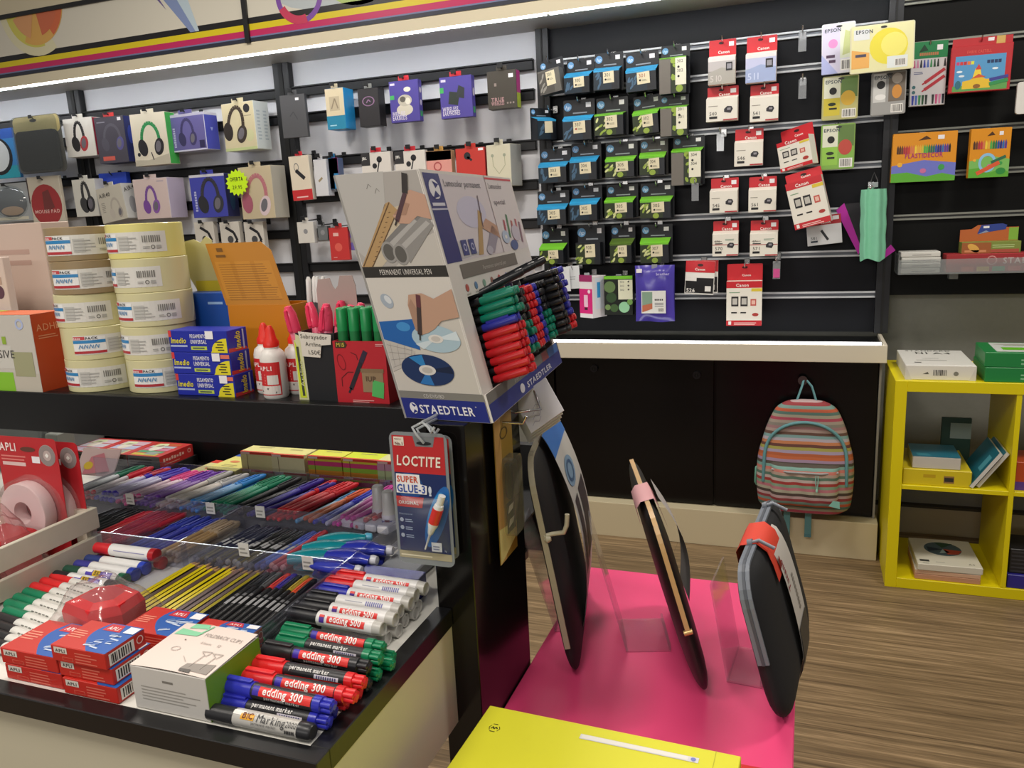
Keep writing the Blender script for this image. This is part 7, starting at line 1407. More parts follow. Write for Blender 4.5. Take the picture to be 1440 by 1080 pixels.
# ================================================================== glue cards hanging under the shelf end
for i in (0, 1):
    Y = .836+i*.014; q0 = at(545+i*5, 607+i*2, Y=Y); q1 = at(640+i*6, 800-i*12, Y=Y)
    w, h = (q1.x-q0.x)*.99, q0.z-q1.z
    t = thing('glue_blister', ['front super glue blister card hanging under the pen display', 'second glue blister card mostly hidden behind the front one'][i], 'glue card', (q0.x, Y, q1.z), (0, .0, 0))
    b = B(); b.prism(rrect(w, h, .009, 4), lambda a, c, q: (a, q, c), .002, .003, M('#7f8488', .35)); f = flat((0, .002, 0), (1, 0, 0), (0, 0, 1))
    x0, x1 = w*.05, w*.95
    R_ = M('#b5262a', .4); b.rect(f, x0, h*.1, x1, h*.76, M('#172a5c', .35), 1); b.rect(f, x0, h*.7, x1, h*.975, R_, 1.5); b.poly(f, [(w*.42, h*.975), (w*.46, h*.9), (w*.76, h*.9), (w*.8, h*.975)], M('#6f7478'), 2); b.disc(f, w*.61, h*.925, w*.13, M('#15171a'), 3, h*.014)
    b.rect(f, w*.08, h*.9, w*.26, h*.965, M('#dcd2c4'), 2.5); b.text(f, w*.1, h*.905, h*.032, 'No.1', M('#6a3a34'), 4, bold=1, width=w*.14); b.text(f, w*.1, h*.943, h*.016, 'MARCA', M('#6a3a34'), 4, width=w*.12)
    b.text(f, w*.1, h*.755, h*.105, 'LOCTITE', M('#e6ddd0', .4), 4, bold=1, width=w*.78, shear=.12)
    b.disc(f, w*.75, h*.38, w*.16, M('#1f62a8', .35), 2, h*.25, 24, -.35); b.disc(f, w*.72, h*.4, w*.11, M('#2f8cc8', .35), 2.3, h*.18, 24, -.35); b.disc(f, w*.3, h*.6, w*.24, M('#1b4a8a', .35), 1.6, h*.1)
    b.poly(f, [(w*.065, h*.545), (w*.6, h*.545), (w*.61, h*.61), (w*.5, h*.62), (w*.49, h*.69), (w*.08, h*.69), (w*.07, h*.62)], M('#e6e4e6', .4), 4); b.text(f, w*.09, h*.63, h*.066, 'SUPER', M('#c8492c'), 6, bold=1, width=w*.38); b.text(f, w*.08, h*.555, h*.082, 'GLUE-3', M('#27489c'), 6, bold=1, width=w*.51)
    b.poly(f, [(x0, h*.44), (w*.5, h*.44), (w*.54, h*.52), (x0, h*.52)], M('#c4302a', .4), 3); b.text(f, w*.09, h*.462, h*.036, 'ORIGINAL', M('#eadfd8'), 5, bold=1, width=w*.36)
    b.text(f, w*.08, h*.38, h*.018, 'Multimaterial', M('#a8b4cc'), 4, width=w*.24)
    for q in range(3): b.disc(f, w*.12, h*(.34-.06*q), w*.035, M('#b4bccc'), 4, h*.017, 8); b.lines(f, w*.18, h*(.325-.06*q), w*.32, h*(.355-.06*q), M('#a8b4cc'), 2, 4)
    b.rect(f, w*.03, h*.045, w*.96, h*.1, M('#a39a80', .4), 2); b.lines(f, w*.06, h*.062, w*.8, h*.085, M('#d4ccb4'), 1, 3); b.rect(f, w*.62, h*.115, w*.8, h*.185, PRICE, 5); b.lines(f, w*.65, h*.13, w*.77, h*.17, M('#8a8ea8'), 2, 7); b.text(f, w*.84, h*.12, h*.02, '3g', M('#c4ccd8'), 5)
    b.disc(f, w*.66, h*.58, w*.028, M('#c4ccd8'), 4, h*.03); b.rect(f, w*.64, h*.535, w*.68, h*.55, M('#c4ccd8'), 4); b.build('card', t)
    if i == 0:
        g = B(); A_, Z_ = V((w*.56, -.008, h*.15)), V((w*.9, -.008, h*.54)); d = (Z_-A_)
        P_ = lambda s: A_+d*s
        g.lathe([(.001, 0), (.0016, .02), (.0036, .024), (.005, .031), (.0066, .036), (.0066, .06), (.0056, .065), (.0045, .0655), (.0045, .078), (.0001, .0785)], M('#d5d6d4', .35), 14, A_, d)
        g.lathe([(.0068, .039), (.0068, .06)], M('#c8302a', .35), 14, A_, d); g.build('glue_tube', t)
        c = B(); c.grid(lambda u, v: (w*(.04+.92*u), .0018-.0145*(math.sin(PI*u)*math.sin(PI*v))**.5, h*(.1+.42*v)), 16, 16, CLEAR('#dfe6ee', .02, .35)); c.build('clear_blister', t)
    hk = thing('clear_hook', 'clear plastic hook holding the '+['front', 'hidden rear'][i]+' glue card', 'hook', (q0.x+w*.62, Y, q0.z)); b = B(); b.tube([(0, 0, -.012), (-.006, -.006, .0), (-.012, -.004, .008), (-.004, .008, .012), (.006, .002, .008), (.014, -.006, .004), (.018, -.004, .01)], .0018, CLEAR('#e4e8ea', .35), 6); b.tube([(-.004, .008, .012), (0, .03, .013), (0, .1 if i == 0 else .086, .014)], .002, CLEAR('#e4e8ea', .35), 6); b.build('wire', hk)
b = B(); c = at(575, 850, Z=.9); b.box((-.565, .885, .8998), (-.478, .895, .93), CLEAR('#3a3aa8', .55, .15)); b.box((-.565, .86, .925), (-.478, .885, .93), CLEAR('#3a3aa8', .5, .15)); b.box((-.478, .858, .8998), (-.474, .895, .93), CLEAR('#3a3aa8', .55, .15))
tag(b.build('acrylic_stand'), 'small violet clear plastic stand below the blue glue card', 'stand')
b = B(); b.box((-.56, .9, .9), (-.5, .98, .918), M('#8f9298', .5), .002); b.rect(flat((-.56, .9, .9), (1, 0, 0), (0, 0, 1)), .02, .004, .05, .012, M('#3a3a3c'), 1); tag(b.build('small_box'), 'small grey carton behind the violet stand', 'box')
# packs on the side of the end post
def sidepack(Y0, Y1, z0, z1, X, lab, gold):
    t = thing('hanging_pack', lab, 'pack', (X, Y0, z0)); w, h = Y1-Y0, z1-z0
    b = B(); b.box((-.001, 0, 0), (0, w, h), M('#8a6c26' if gold else '#b9a46a', .4)); f = flat((0, 0, 0), (0, 1, 0), (0, 0, 1)); b.rect(f, 0, 0, w*.35, h, M('#b08a50', .4), 1); b.poly(f, [(0, 0), (w, h*.1), (w, h*.2), (0, h*.25)], M('#c9c07c'), 1.5); b.disc(f, w*.5, h*.88, w*.22, M('#4a3a18'), 2, h*.04, hole=.8); b.rect(f, w*.45, h*.16, w*.95, h*.38, M('#1a1a18'), 2)
    for q in (.2, .3): b.poly(f, [(w*.52, h*q), (w*.8, h*(q+.01)), (w*.88, h*(q+.05)), (w*.6, h*(q+.05))], M('#b9b9b4'), 3)
    b.build('card', t)
    c = B(); c.prism([(w*.3+a, h*.16+bb) for a, bb in rrect(w*.65, h*.55, .01, 3)], f, 0, .014, CLEAR('#c9c4a8', .12)); c.build('clear_blister', t)
    c = B(); c.box((.001, w*.4, h*.42), (.012, w*.8, h*.68), M('#141414', .3), .003); c.build('black_tool', t)
Ya, Yb = at(699, 690, X=-.379).y, at(724, 690, X=-.379).y
sidepack(Ya, Yb, at(705, 795, X=-.379).z, at(712, 580, X=-.379).z, -.379, 'narrow gold blister pack hanging on the side of the end post', True)
hk = B(); hk.tube([(-.3875, (Ya+Yb)/2, at(712, 590, X=-.379).z), (-.35, (Ya+Yb)/2, at(712, 590, X=-.379).z), (-.345, (Ya+Yb)/2, at(712, 580, X=-.379).z)], .002, CHROME, 6); tag(hk.build('display_hook'), 'chrome peg in the end post holding the gold blister pack', 'hook')
c = at(757, 570, Y=1.06)
t = thing('price_tag_bundle', 'bundle of white handwritten price cards beneath the pen display', 'price cards', c, (-.45, -.62, .1))
for i in range(4):
    b = B(); b.box((-.03-.007*i, .009*i, -.029), (.03-.007*i, .009*i+.0015, .029), M('#e4e0e6' if i == 0 else '#cfcbbd', .5)); f = flat((-.03, 0, -.029), (1, 0, 0), (0, 0, 1))
    if i == 0:
        for q in range(4): b.line(f, [(.008+.004*q, .008+.007*q), (.014+.004*q, .012+.007*q), (.02+.004*q, .008+.007*q), (.026+.003*q, .013+.007*q)], .0006, M('#a9a2bc'), 1)
    b.build('card', t)
hk = B(); hk.tube([V((-.3875, 1.04, 1.12)), V((-.35, 1.045, 1.125)), c+V((-.01, .012, .02))], .002, CHROME, 6); tag(hk.build('display_hook'), 'chrome peg in the end post holding the white price cards', 'hook')

# ================================================================== pink display table, sleeves, yellow file
PZ = .715
PINK = M('#e8487c', .35, spec=.4)
b = B(); b.box((-.386, .42, 0), (.002, 1.405, PZ), PINK, .0015); tag(b.build('display_table'), 'bright pink box table holding the laptop sleeves', 'table')
b = B(); b.box((-.33, .45, PZ), (-.027, .868, PZ+.029), M('#c8201c', .45), .001); tag(b.build('file_box'), 'red flat file box peeping out under the yellow one', 'file box')
t = thing('file_box', 'yellow flat file box lying on the near corner of the pink table', 'file box', (-.366, .838, PZ+.0295), (0, 0, -.035)); YL = M('#dcd834', .45)
b = B(); b.box((0, -.42, 0), (.312, 0, .04), YL, .001); f = flat((0, -.42, .04), (1, 0, 0), (0, 1, 0)); b.rect(f, .284, 0, .2848, .42, M('#b5b02a'), 1)
f2 = flat((.029, .378-.42, .04), (1, 0, 0), (0, 1, 0)); b.line(f2, [(-.009, .008), (-.003, .008)], .0012, BLACK, 1); b.line(f2, [(-.009, -.006), (-.002, -.006)], .0012, BLACK, 1); b.line(f2, [(-.01, .005), (-.012, .001), (-.01, -.004)], .0008, BLACK, 1); b.line(f2, [(.0, .005), (.002, .001), (0, -.004)], .0008, BLACK, 1); b.line(f2, [(-.009, -.001), (-.007, .003), (-.005, -.001), (-.003, .003), (-.001, .0)], .0014, BLACK, 1); b.build('body', t)
b = B(); f = flat((.128, .392-.42, .04), (1, -.0, 0), (0, 1, 0)); b.rect(f, 0, 0, .14, .009, M('#d9d6d6', .4), 2); b.rect(f, .002, .0012, .128, .0078, M('#e8e4dc', .4), 3); b.disc(f, .134, .0045, .003, M('#7a84c8'), 4, n=10); b.build('label_holder', t)

def sleeve(name, lab, Nb, ed, Nt, L, t_, mat, band=None):
    """padded laptop sleeve: near foot corner, direction of its foot edge, near top corner"""
    Nb, Nt = V(Nb), V(Nt); e = V(ed).normalized(); up = Nt-Nb; up = (up-e*up.dot(e)); Hh = up.length; up.normalize(); n = e.cross(up)
    if n.x < 0: n = -n
    T = thing(name, lab, 'laptop sleeve', Nb)
    ol = rrect(L, Hh, .045, 6); ol = [(a-L/2, c-Hh/2) for a, c in ol]
    def S(r, i, sg):
        a, c = ol[i % len(ol)]; return e*(L/2+a*r)+up*(Hh/2+c*r)+n*(t_/2+sg*t_/2*(max(0, 1-r**5))**.5)
    k = B(); rr = [0, .35, .6, .78, .88, .94, .975, .993, 1]; N = len(ol)
    for sg in (1, -1):
        vs = [S(r, i, sg) for r in rr for i in range(N)]; fs = []
        for j in range(len(rr)-1):
            for i in range(N): q = (j*N+i, j*N+(i+1) % N, (j+1)*N+(i+1) % N, (j+1)*N+i); fs.append(q)
        k.add(vs, fs, mat, True)
    k.build('cover', T)
    def P(a, c, off=0):      # point on the camera-side face
        r = max(abs(a-L/2)/(L/2), abs(c-Hh/2)/(Hh/2)); return e*a+up*c+n*(t_/2+t_/2*(max(0, 1-min(1, r)**5))**.5+off)
    def edge(i0, i1, off=.001): return [e*(L/2+ol[i % N][0])*1+up*(Hh/2+ol[i % N][1])+n*t_/2+(e*ol[i % N][0]+up*ol[i % N][1]).normalized()*off for i in range(i0, i1)]
    return T, P, edge, e, up, n, Hh, N, ol
def near_plane(px, py, p, ed):
    d = CF+CR*((px-720)/FPX)-CU*((py-540)/FPX); nn = V(ed); return CO+d*((V(p)-CO).dot(nn)/d.dot(nn))
FAB = M('#131316', .75, vary=.15)
# right sleeve
Nb, ed = V((-.033, .978, PZ)), V((.085, .996, 0)).normalized(); Nt = near_plane(1018, 812, Nb, ed)
T, P, edge, e, up, n, Hh, N, ol = sleeve('laptop_sleeve', 'black padded laptop sleeve with grey zipper and red tag, right end of the pink table', Nb, ed, Nt, .31, .042, FAB)
def strip(T, name, pts, wdt, m, nn, flatten=.35):
    b = B(); pts = [V(p) for p in pts]
    vs = []
    for i, p in enumerate(pts):
        d = (pts[min(i+1, len(pts)-1)]-pts[max(i-1, 0)]).normalized(); o_ = nn.cross(d).normalized()
        vs += [p-nn*wdt/2-o_*.002, p-nn*wdt/2+o_*.0015, p+nn*wdt/2+o_*.0015, p+nn*wdt/2-o_*.002]
    fs = []
    for i in range(len(pts)-1):
        for j in range(4): fs.append((4*i+j, 4*i+(j+1) % 4, 4*i+4+(j+1) % 4, 4*i+4+j))
    b.add(vs, fs+[(0, 1, 2, 3), (len(vs)-1, len(vs)-2, len(vs)-3, len(vs)-4)], m); return b.build(name, T)
GZ = M('#6d737d', .5)
top = [q for q in range(N)]
# outline order: lower right, upper right (far top), upper left (near top), lower left
ring = edge(7, 21, .0015)      # far top corner over the top edge to the near top corner
nearside = [ring[-1]+(-up)*Hh*.12*i for i in range(1, 4)]
ZP = strip(T, 'zipper', ring+nearside, .015, GZ, n)
strip(ZP, 'zipper_teeth', [p+(p-(e*.17+up*Hh/2)).normalized()*.0012 for p in ring+nearside], .004, M('#474c55', .5), n)
b = B(); q = ring[len(ring)//2+1]
for s_, (aa, cc) in enumerate(((.1, 0), (.25, 0))):
    p0 = e*aa+up*(Hh+.004)+n*.02; b.tube([p0, p0+n*.012+up*.002, p0+n*.03-up*.012], .0045, M('#8b9099', .35), 8, flatten=.5); b.tube([p0-n*.004, p0+n*.003], .006, GZ, 8)
    b.build('zipper_pull', ZP); b = B()
b = B(); a0, a1 = .12, .2
LB_ = M('#c9c3bb', .5)
b.grid(lambda u, v: P(a0+(a1-a0)*u, Hh*(1-.98*v), .002+.006*math.sin(PI*v)), 4, 16, LB_)
g = lambda a, c, h=0: P(a0+a, c, .0025+.006*math.sin(PI*(1-c/Hh))+h)
b.text(g, .018, Hh*.62, .02, 'Tucano', M('#8a2a3a'), 2, bold=1, rot=PI/2, width=.045); [b.rect(g, .04, Hh*(.42+.028*q), .05, Hh*(.44+.028*q), M('#8d8780'), 2) for q in range(9)]
b.grid(lambda u, v: g(.002+.076*u, Hh*(.06+.3*v), .0006), 4, 6, M('#3f3c38', .5)); b.build('paper_band', T)
b = B(); 
tagp = lambda a: [e*a+up*(Hh-.035)-n*.003, e*a+up*(Hh-.005)-n*.002, e*a+up*(Hh+.004)+n*.006, e*a+up*(Hh+.004)+n*.028, P(a, Hh-.01, .006), P(a, Hh-.03, .004), P(a, Hh-.055, .004)]
TGA = [tagp(.095+.085*i/4) for i in range(5)]
b.grid(lambda u, v: TGA[round(u*4)][round(v*6)], 4, 6, M('#d8402c', .5)); fo = flat(P(.125, Hh-.042, .0055), e, up) if n.dot(e.cross(up)) > 0 else flat(P(.125, Hh-.042, .0055), -e, up); b.disc(fo, .0, .0, .006, M('#8a1c14'), 2, .013); b.build('red_tag', T)
# middle sleeve
Nb, ed = V((-.124, 1.012, PZ)), V((-.31, .95, 0)).normalized(); Nt = near_plane(905, 738, Nb, ed)
T, P, edge, e, up, n, Hh, N, ol = sleeve('laptop_sleeve', 'black laptop sleeve with gold zipper in the middle of the pink table', Nb, ed, Nt, .3, .03, M('#161412', .5))
ring = edge(7, 21, .0015); ns = [ring[-1]+(-up)*Hh*.11*i for i in range(1, 5)]
ZP = strip(T, 'zipper', ring+ns, .0065, M('#c4a070', .4), n); b = B(); p0 = ns[-1]; b.cyl(p0-n*.006, p0+n*.006, .004, M('#c9a870', .3, .6)); b.build('zipper_pull', ZP)
b = B(); tp2 = lambda a: [e*a+up*(Hh-.03)-n*.003, e*a+up*(Hh-.004)-n*.002, e*a+up*(Hh+.004)+n*.006, e*a+up*(Hh+.004)+n*.025, P(a, Hh-.012, .005), P(a, Hh-.05, .004)]; TG2 = [tp2(.07+.07*i/3) for i in range(4)]; b.grid(lambda u, v: TG2[round(u*3)][round(v*5)], 3, 5, M('#d8a0a4', .5)); b.build('pink_tag', T)
b = B(); b.grid(lambda u, v: e*(.08+.08*u)+up*(Hh*(1.0-.6*v))+n*(.032+.018*math.sin(PI*v)), 3, 10, M('#b9b3b0', .5)); b.build('paper_band', T)
# left sleeve
Nb, ed = V((-.318, 1.014, PZ)), V((-.2, .98, 0)).normalized(); Nt = near_plane(729, 655, Nb, ed)
T, P, edge, e, up, n, Hh, N, ol = sleeve('laptop_sleeve', 'tall black sleeve with beige zipper next to the end post', Nb, ed, Nt, .31, .028, M('#0f0e10', .7))
ring = edge(7, 21, .0015); ns = [ring[-1]+(-up)*(Hh-.1)/7*i for i in range(1, 8)]
BG = M('#98907a', .55); ZP = strip(T, 'zipper', ring+ns, .008, BG, n)
b = B(); p0 = ring[-1]-up*.065; b.tube([p0, p0+n*.012+e*.005, p0+n*.03+up*.002, p0+n*.036+up*.012, p0+n*.04+up*.028], .0035, M('#aca58e', .5), 8); b.lathe([(.003, 0), (.006, .004), (.003, .01)], M('#aca58e', .5), 10, p0-up*.005, n); b.build('zipper_pull', ZP)
b = B(); g = lambda u, v: e*(.1+.17*u)+up*(Hh*(1.03-.95*v))+n*(.024+.03*math.sin(PI*v)**.8)
b.grid(g, 3, 20, M('#c4c1bb', .5)); fn = lambda a, c, h=0: g(a, c)+n*(h+.0006)
b.grid(lambda u, v: fn(u, .0+.12*v), 3, 5, M('#1f6cc0', .45)); b.disc(fn, .4, .25, .28, M('#7a98b4'), 1, .07, 20); b.disc(fn, .4, .25, .2, M('#3a5a80'), 2, .05, 20, hole=.7)
for u0, u1 in ((.12, .34), (.46, .92)): b.grid(lambda u, v: fn(u0+(u1-u0)*u, .36+.38*v), 2, 8, M('#39323c', .5))
b.build('paper_band', T)
# clear easels behind the sleeves
def easel(lab, x, y, w, h, lean, yaw, fl=.06):
    t = thing('acrylic_easel', lab, 'stand', (x, y, PZ), (0, 0, yaw)); A_ = CLEAR('#f0ecf0', .05)
    b = B(); b.box((0, 0, 0), (fl, w, .003), A_); b.build('foot', t)
    b = B(); b.hexa([(0, 0, .003), (.003, 0, .003), (.003, w, .003), (0, w, .003)], [(-lean, 0, h), (-lean+.003, 0, h), (-lean+.003, w, h), (-lean, w, h)], A_); b.build('back_plate', t)
    b = B(); b.box((fl-.003, 0, .003), (fl, w, .012), A_); b.build('lip', t)
easel('clear acrylic easel under the black sleeve with the grey zipper', -.093, 1.08, .1, .15, .025, -.08, .05)
easel('clear acrylic easel under the sleeve with the gold zipper', -.25, 1.12, .1, .2, .05, .3, .07)
easel('clear acrylic easel behind the sleeve with the beige zipper', -.377, 1.15, .1, .18, .05, .2, .02)
# ================================================================== yellow cube shelf and its goods
KX, KY = .301, 2.976
YS = M('#d9c90c', .4, spec=.4)
t = thing('cube_shelf', 'bright yellow open cube shelf standing against the grey wall', 'shelf', (KX, KY, 0))
W2 = .785; HT = .77; th = .038; D2 = .39
def yb(nm, a, c): b = B(); b.box(a, c, YS, .001); return b.build(nm, t)
yb('side_panel', (0, 0, 0), (th, D2, HT)); yb('side_panel', (W2-th, 0, 0), (W2, D2, HT))
yb('top_board', (th, 0, HT-th), (W2-th, D2, HT)); yb('bottom_board', (th, 0, 0), (W2-th, D2, th))
dv = .367
yb('middle_board', (th, .002, HT/2-.008), (dv, D2, HT/2+.008)); yb('middle_board', (dv+.016, .002, HT/2-.008), (W2-th, D2, HT/2+.008)); yb('upright_divider', (dv, .002, th), (dv+.016, D2, HT-th))
def prop(name, lab, cat, a, c, m, rot=0, art=None, bev=.002, group=None):
    b = B(); w, d, h = V(c)-V(a); b.box((0, 0, 0), (w, d, h), m, bev)
    if art: art(b, flat((0, 0, 0), (1, 0, 0), (0, 0, 1)), flat((0, 0, h), (1, 0, 0), (0, 1, 0)), w, d, h)
    return tag(b.build(name, None, a, (0, 0, rot)), lab, cat, group)
def ream(b, f, g, w, d, h):
    b.barcode(f, w*.38, h*.25, w*.24, h*.5, 1, False); b.poly(f, [(w*.25, h*.4), (w*.32, h*.55), (w*.34, h*.4)], M('#55554f'), 1); b.disc(f, w*.72, h*.45, h*.15, M('#77776f'), 1)
    b.text(g, w*.12, d*.9, .028, 'STANDARD', M('#33322e'), 1, bold=1, width=w*.7) ; b.text(g, w*.25, d*.72, .05, 'N1', M('#22211f'), 1, bold=1, width=w*.2); b.text(g, w*.52, d*.72, .045, 'A4', M('#33322e'), 1, bold=1); b.lines(g, w*.3, d*.42, w*.6, d*.46, M('#8d8b84'), 1, 1); b.lines(g, w*.2, d*.3, w*.7, d*.36, M('#8d8b84'), 1, 1); b.rect(g, w*.15, d*.15, w*.25, d*.19, BLACK, 1); b.poly(f, [(0, 0), (w*.1, 0), (0, h)], M('#c9c7c0'), 1); b.poly(f, [(w, 0), (w*.9, 0), (w, h)], M('#c9c7c0'), 1)
x0, x1 = at(1273, 525, Y=3.0).x, at(1373, 527, Y=3.0).x
prop('paper_ream', 'white ream of paper lying on the yellow cube shelf', 'paper ream', (x0, 3.0, HT), (x1, 3.3, HT+.052), M('#d5d3cc', .5), .0, ream)
def greenr(b, f, g, w, d, h):
    b.lines(f, w*.35, h*.2, w*.95, h*.7, M('#7db48c'), 2, 1); b.rect(g, w*.12, d*.08, w*1.0, d*.95, M('#c4c8c2'), 1); b.rect(g, w*.2, d*.25, w*.45, d*.5, M('#5fae1c'), 2); b.poly(g, [(w*.45, d*.25), (w, d*.2), (w, d*.5), (w*.45, d*.5)], M('#dcdedc'), 2); b.disc(g, w*.5, d*.78, w*.35, M('#a8a49c'), 2, d*.07); b.line(g, [(w*.25, d*.68), (w*.8, d*.66)], .006, M('#77a04c'), 3)
x0 = at(1385, 528, Y=2.99).x
for i in range(2): prop('paper_ream', ['lower green paper ream of the two on the yellow shelf', 'upper green paper ream with white top on the yellow shelf'][i], 'paper ream', (x0-.003*i, 2.99+.004*i, HT+i*.0505), (x0+.297, 3.2, HT+.05+i*.0505), M('#187a3c', .4), -.03*i, greenr, .002, None)
zm = HT/2+.008
x0, x1 = at(1269, 682, Y=2.99).x, at(1366, 682, Y=2.99).x
def yart(b, f, g, w, d, h): b.rect(f, w*.6, h*.2, w*.75, h*.65, M('#8a6a3c'), 1); b.rect(f, w*.61, h*.3, w*.74, h*.55, M('#2c2a24'), 2); b.rect(f, w*.3, h*.5, w*.48, h*.7, M('#b89a10'), 1)
prop('yellow_carton', 'flat yellow carton under the white cards in the upper left cube', 'carton', (x0, 2.99, zm), (x1, 3.25, zm+.058), M('#cdb91a', .45), .0, yart)
x0, x1 = at(1283, 655, Y=3.0).x, at(1351, 655, Y=3.0).x
prop('card_pack', 'white block of cards with teal lid on the yellow carton', 'cards', (x0, 3.0, zm+.0585), (x1, 3.16, zm+.102), M('#bdb9ae', .5), 0, lambda b, f, g, w, d, h: b.rect(g, 0, 0, w, d, M('#12667c', .3), 1) and b.lines(g, w*.1, d*.1, w*.4, d*.3, M('#4a98a8'), 2, 2))
for i in range(2):
    t2 = thing('teal_book', ['front teal book leaning against the right side of the cube', 'second white edged book leaning behind the teal one'][i], 'book', (KX+.25+i*.022, 2.985+i*.012, zm), (0, -.0, 0))
    b = B(); fn = flat((0, 0, 0), (.0, 1, 0), (.55, 0, .84)); w, h = .2, .15
    P3 = lambda a, c, q: V((0, a, 0))+V((.55, 0, .835))*c+V((.835, 0, -.55))*q+V((0, 0, .0075))
    b.add([P3(a, c, q) for q in (0, .012) for a, c in ((0, 0), (w, 0), (w, h), (0, h))], [(0, 1, 2, 3), (7, 6, 5, 4), (0, 4, 5, 1), (1, 5, 6, 2), (2, 6, 7, 3), (3, 7, 4, 0)], M('#c9c7c0', .5)); b.add([P3(a, c, -.0006) for a, c in ((0, 0), (w, 0), (w, h), (0, h))], [(0, 3, 2, 1)], M('#155f70', .3)); b.add([P3(a, c, -.001) for a, c in ((.02, .06), (.06, .06), (.06, .12), (.02, .12))], [(0, 3, 2, 1)], M('#4a94a4', .3)); b.build('cover', t2)
b = B(); b.box((0, 0, 0), (.1, .012, .17), M('#26453c', .5), .001); b.box((.03, -.0006, .09), (.1, 0, .15), M('#8fa09c')); tag(b.build('dark_folder', None, (KX+.2, 3.3, zm), (0, 0, 0)), 'dark green folder standing at the back of the upper left cube', 'folder')
zb = th
x0, x1 = at(1286, 800, Y=3.0).x, at(1379, 800, Y=3.0).x
prop('paper_pack', 'orange pink block of paper lowest in the bottom left cube', 'paper', (x0, 2.985, zb), (x1, 3.2, zb+.02), M('#b88868', .6), 0)
prop('paper_pack', 'salmon paper block below the white paper pack with printed disc', 'paper', (x0, 2.985, zb+.0202), (x1, 3.2, zb+.036), M('#c9a284', .6), 0, lambda b, f, g, w, d, h: b.rect(g, 0, 0, w, d, M('#c9c2b4'), 1))
def mag(b, f, g, w, d, h):
    b.disc(g, w*.5, d*.62, w*.3, M('#4a5c62', .4), 1, d*.26, 28); b.poly(g, [(w*.5, d*.62), (w*.8, d*.58), (w*.72, d*.45), (w*.55, d*.42)], M('#b04a34'), 2); b.poly(g, [(w*.5, d*.66), (w*.7, d*.84), (w*.4, d*.86)], M('#2c4a34'), 2); b.poly(g, [(w*.5, d*.6), (w*.25, d*.68), (w*.25, d*.5)], M('#26323c'), 2); b.poly(g, [(w*.5, d*.62), (w*.6, d*.5), (w*.42, d*.45)], M('#9fb4b4'), 2)
    b.rect(g, w*.05, d*.1, w*.2, d*.17, M('#3c3c38'), 1); b.lines(g, w*.08, d*.03, w*.2, d*.07, M('#8d8d84'), 1, 1); b.lines(g, w*.3, d*.1, w*.45, d*.14, M('#9d9d94'), 1, 1); b.text(g, w*.8, d*.08, .016, 'A4', M('#3c3c38'), 1)
x0, x1 = at(1291, 785, Y=2.985).x, at(1384, 790, Y=2.985).x
prop('paper_pack', 'white paper pack printed with a colourful disc in the lower cube', 'paper', (x0, 2.98, zb+.037), (x1, 3.22, zb+.062), M('#c9c5b4', .5), .03, mag)
xq = KX+dv+.02
prop('orange_carton', 'orange and violet carton at the right edge of the shelf', 'carton', (xq, 3.0, zm), (xq+.2, 3.15, zm+.1), M('#b8481c', .45), 0, lambda b, f, g, w, d, h: b.rect(f, 0, 0, w, h*.3, M('#5a3a90'), 1))
prop('violet_box', 'blue violet box low at the right edge of the shelf', 'box', (xq, 2.985, zb), (xq+.2, 3.15, zb+.05), M('#2c2880', .3), 0)
prop('ribbed_carton', 'black ribbed carton resting on the violet box', 'carton', (xq+.005, 3.0, zb+.0505), (xq+.2, 3.14, zb+.14), M('#1c1c1e', .4), 0, lambda b, f, g, w, d, h: b.lines(f, .005, .005, w, h, M('#333336'), 6, 1))

# ================================================================== striped backpack on the cabinet
bp = thing('backpack', 'small striped backpack hanging from a hook on the black cabinet', 'backpack', (.015, 3.245, .198))
cols = [(158, 146, 134), (166, 70, 88), (156, 150, 132), (84, 112, 104), (180, 88, 60), (116, 146, 138), (145, 58, 62), (184, 158, 158), (78, 64, 58), (172, 168, 148), (184, 116, 126), (130, 156, 132), (160, 58, 54), (188, 172, 166), (86, 114, 98), (172, 150, 136), (192, 116, 104), (118, 156, 146), (78, 70, 62), (156, 132, 156), (182, 98, 60), (166, 88, 52), (156, 142, 164), (154, 148, 74), (96, 58, 50), (180, 116, 78), (168, 158, 168), (118, 152, 152), (98, 72, 62), (164, 144, 136), (152, 114, 116), (130, 124, 114)]
STR = RAMP('striped cloth', [(i/32, '#%02x%02x%02x' % c) for i, c in enumerate(cols)], 'Z', 'Object', 1/.37, .02, .85, .02)
Hb, Wb, Db = .445, .345, .125
def halfw(v): return (.168+.012*math.sin(PI*min(1, v*1.6))-.075*max(0, (v-.45)/.55)**2.0)*(1-.06*(1-min(1, v/.07))**2)
def sec(u, v):
    hw = halfw(v); a = 2*PI*u; ca, sa = math.cos(a), math.sin(a)
    top = max(0, (v-.9)/.1); s = (1-top**2.2)**.5 if top < 1 else 0.02
    bot = max(0, (.06-v)/.06); s2 = (1-.12*bot**2)
    p = .55
    x = hw*math.copysign(abs(ca)**p, ca)*(.35+.65*s if top > 0 else 1)*s2
    d = Db*(.62+.38*math.sin(PI*min(1, v*1.3+.1)))*(.3+.7*s)
    y = -Db*.5+d*.5*math.copysign(abs(sa)**.75, sa)
    return (x, y, Hb*v)
b = B(); nv = 34; vs_ = [i/nv for i in range(nv)]+[.985, 1]
N = 44; vs = [sec(i/N, v) for v in vs_ for i in range(N)]
b.add(vs, [(j*N+i, j*N+(i+1) % N, (j+1)*N+(i+1) % N, (j+1)*N+i) for j in range(len(vs_)-1) for i in range(N)], STR, True); b.add(vs[:N], [tuple(range(N))[::-1]], STR); b.add(vs[-N:], [tuple(range(N))], STR)
b.build('main_bag', bp)
TEAL = M('#5c8d92', .7)
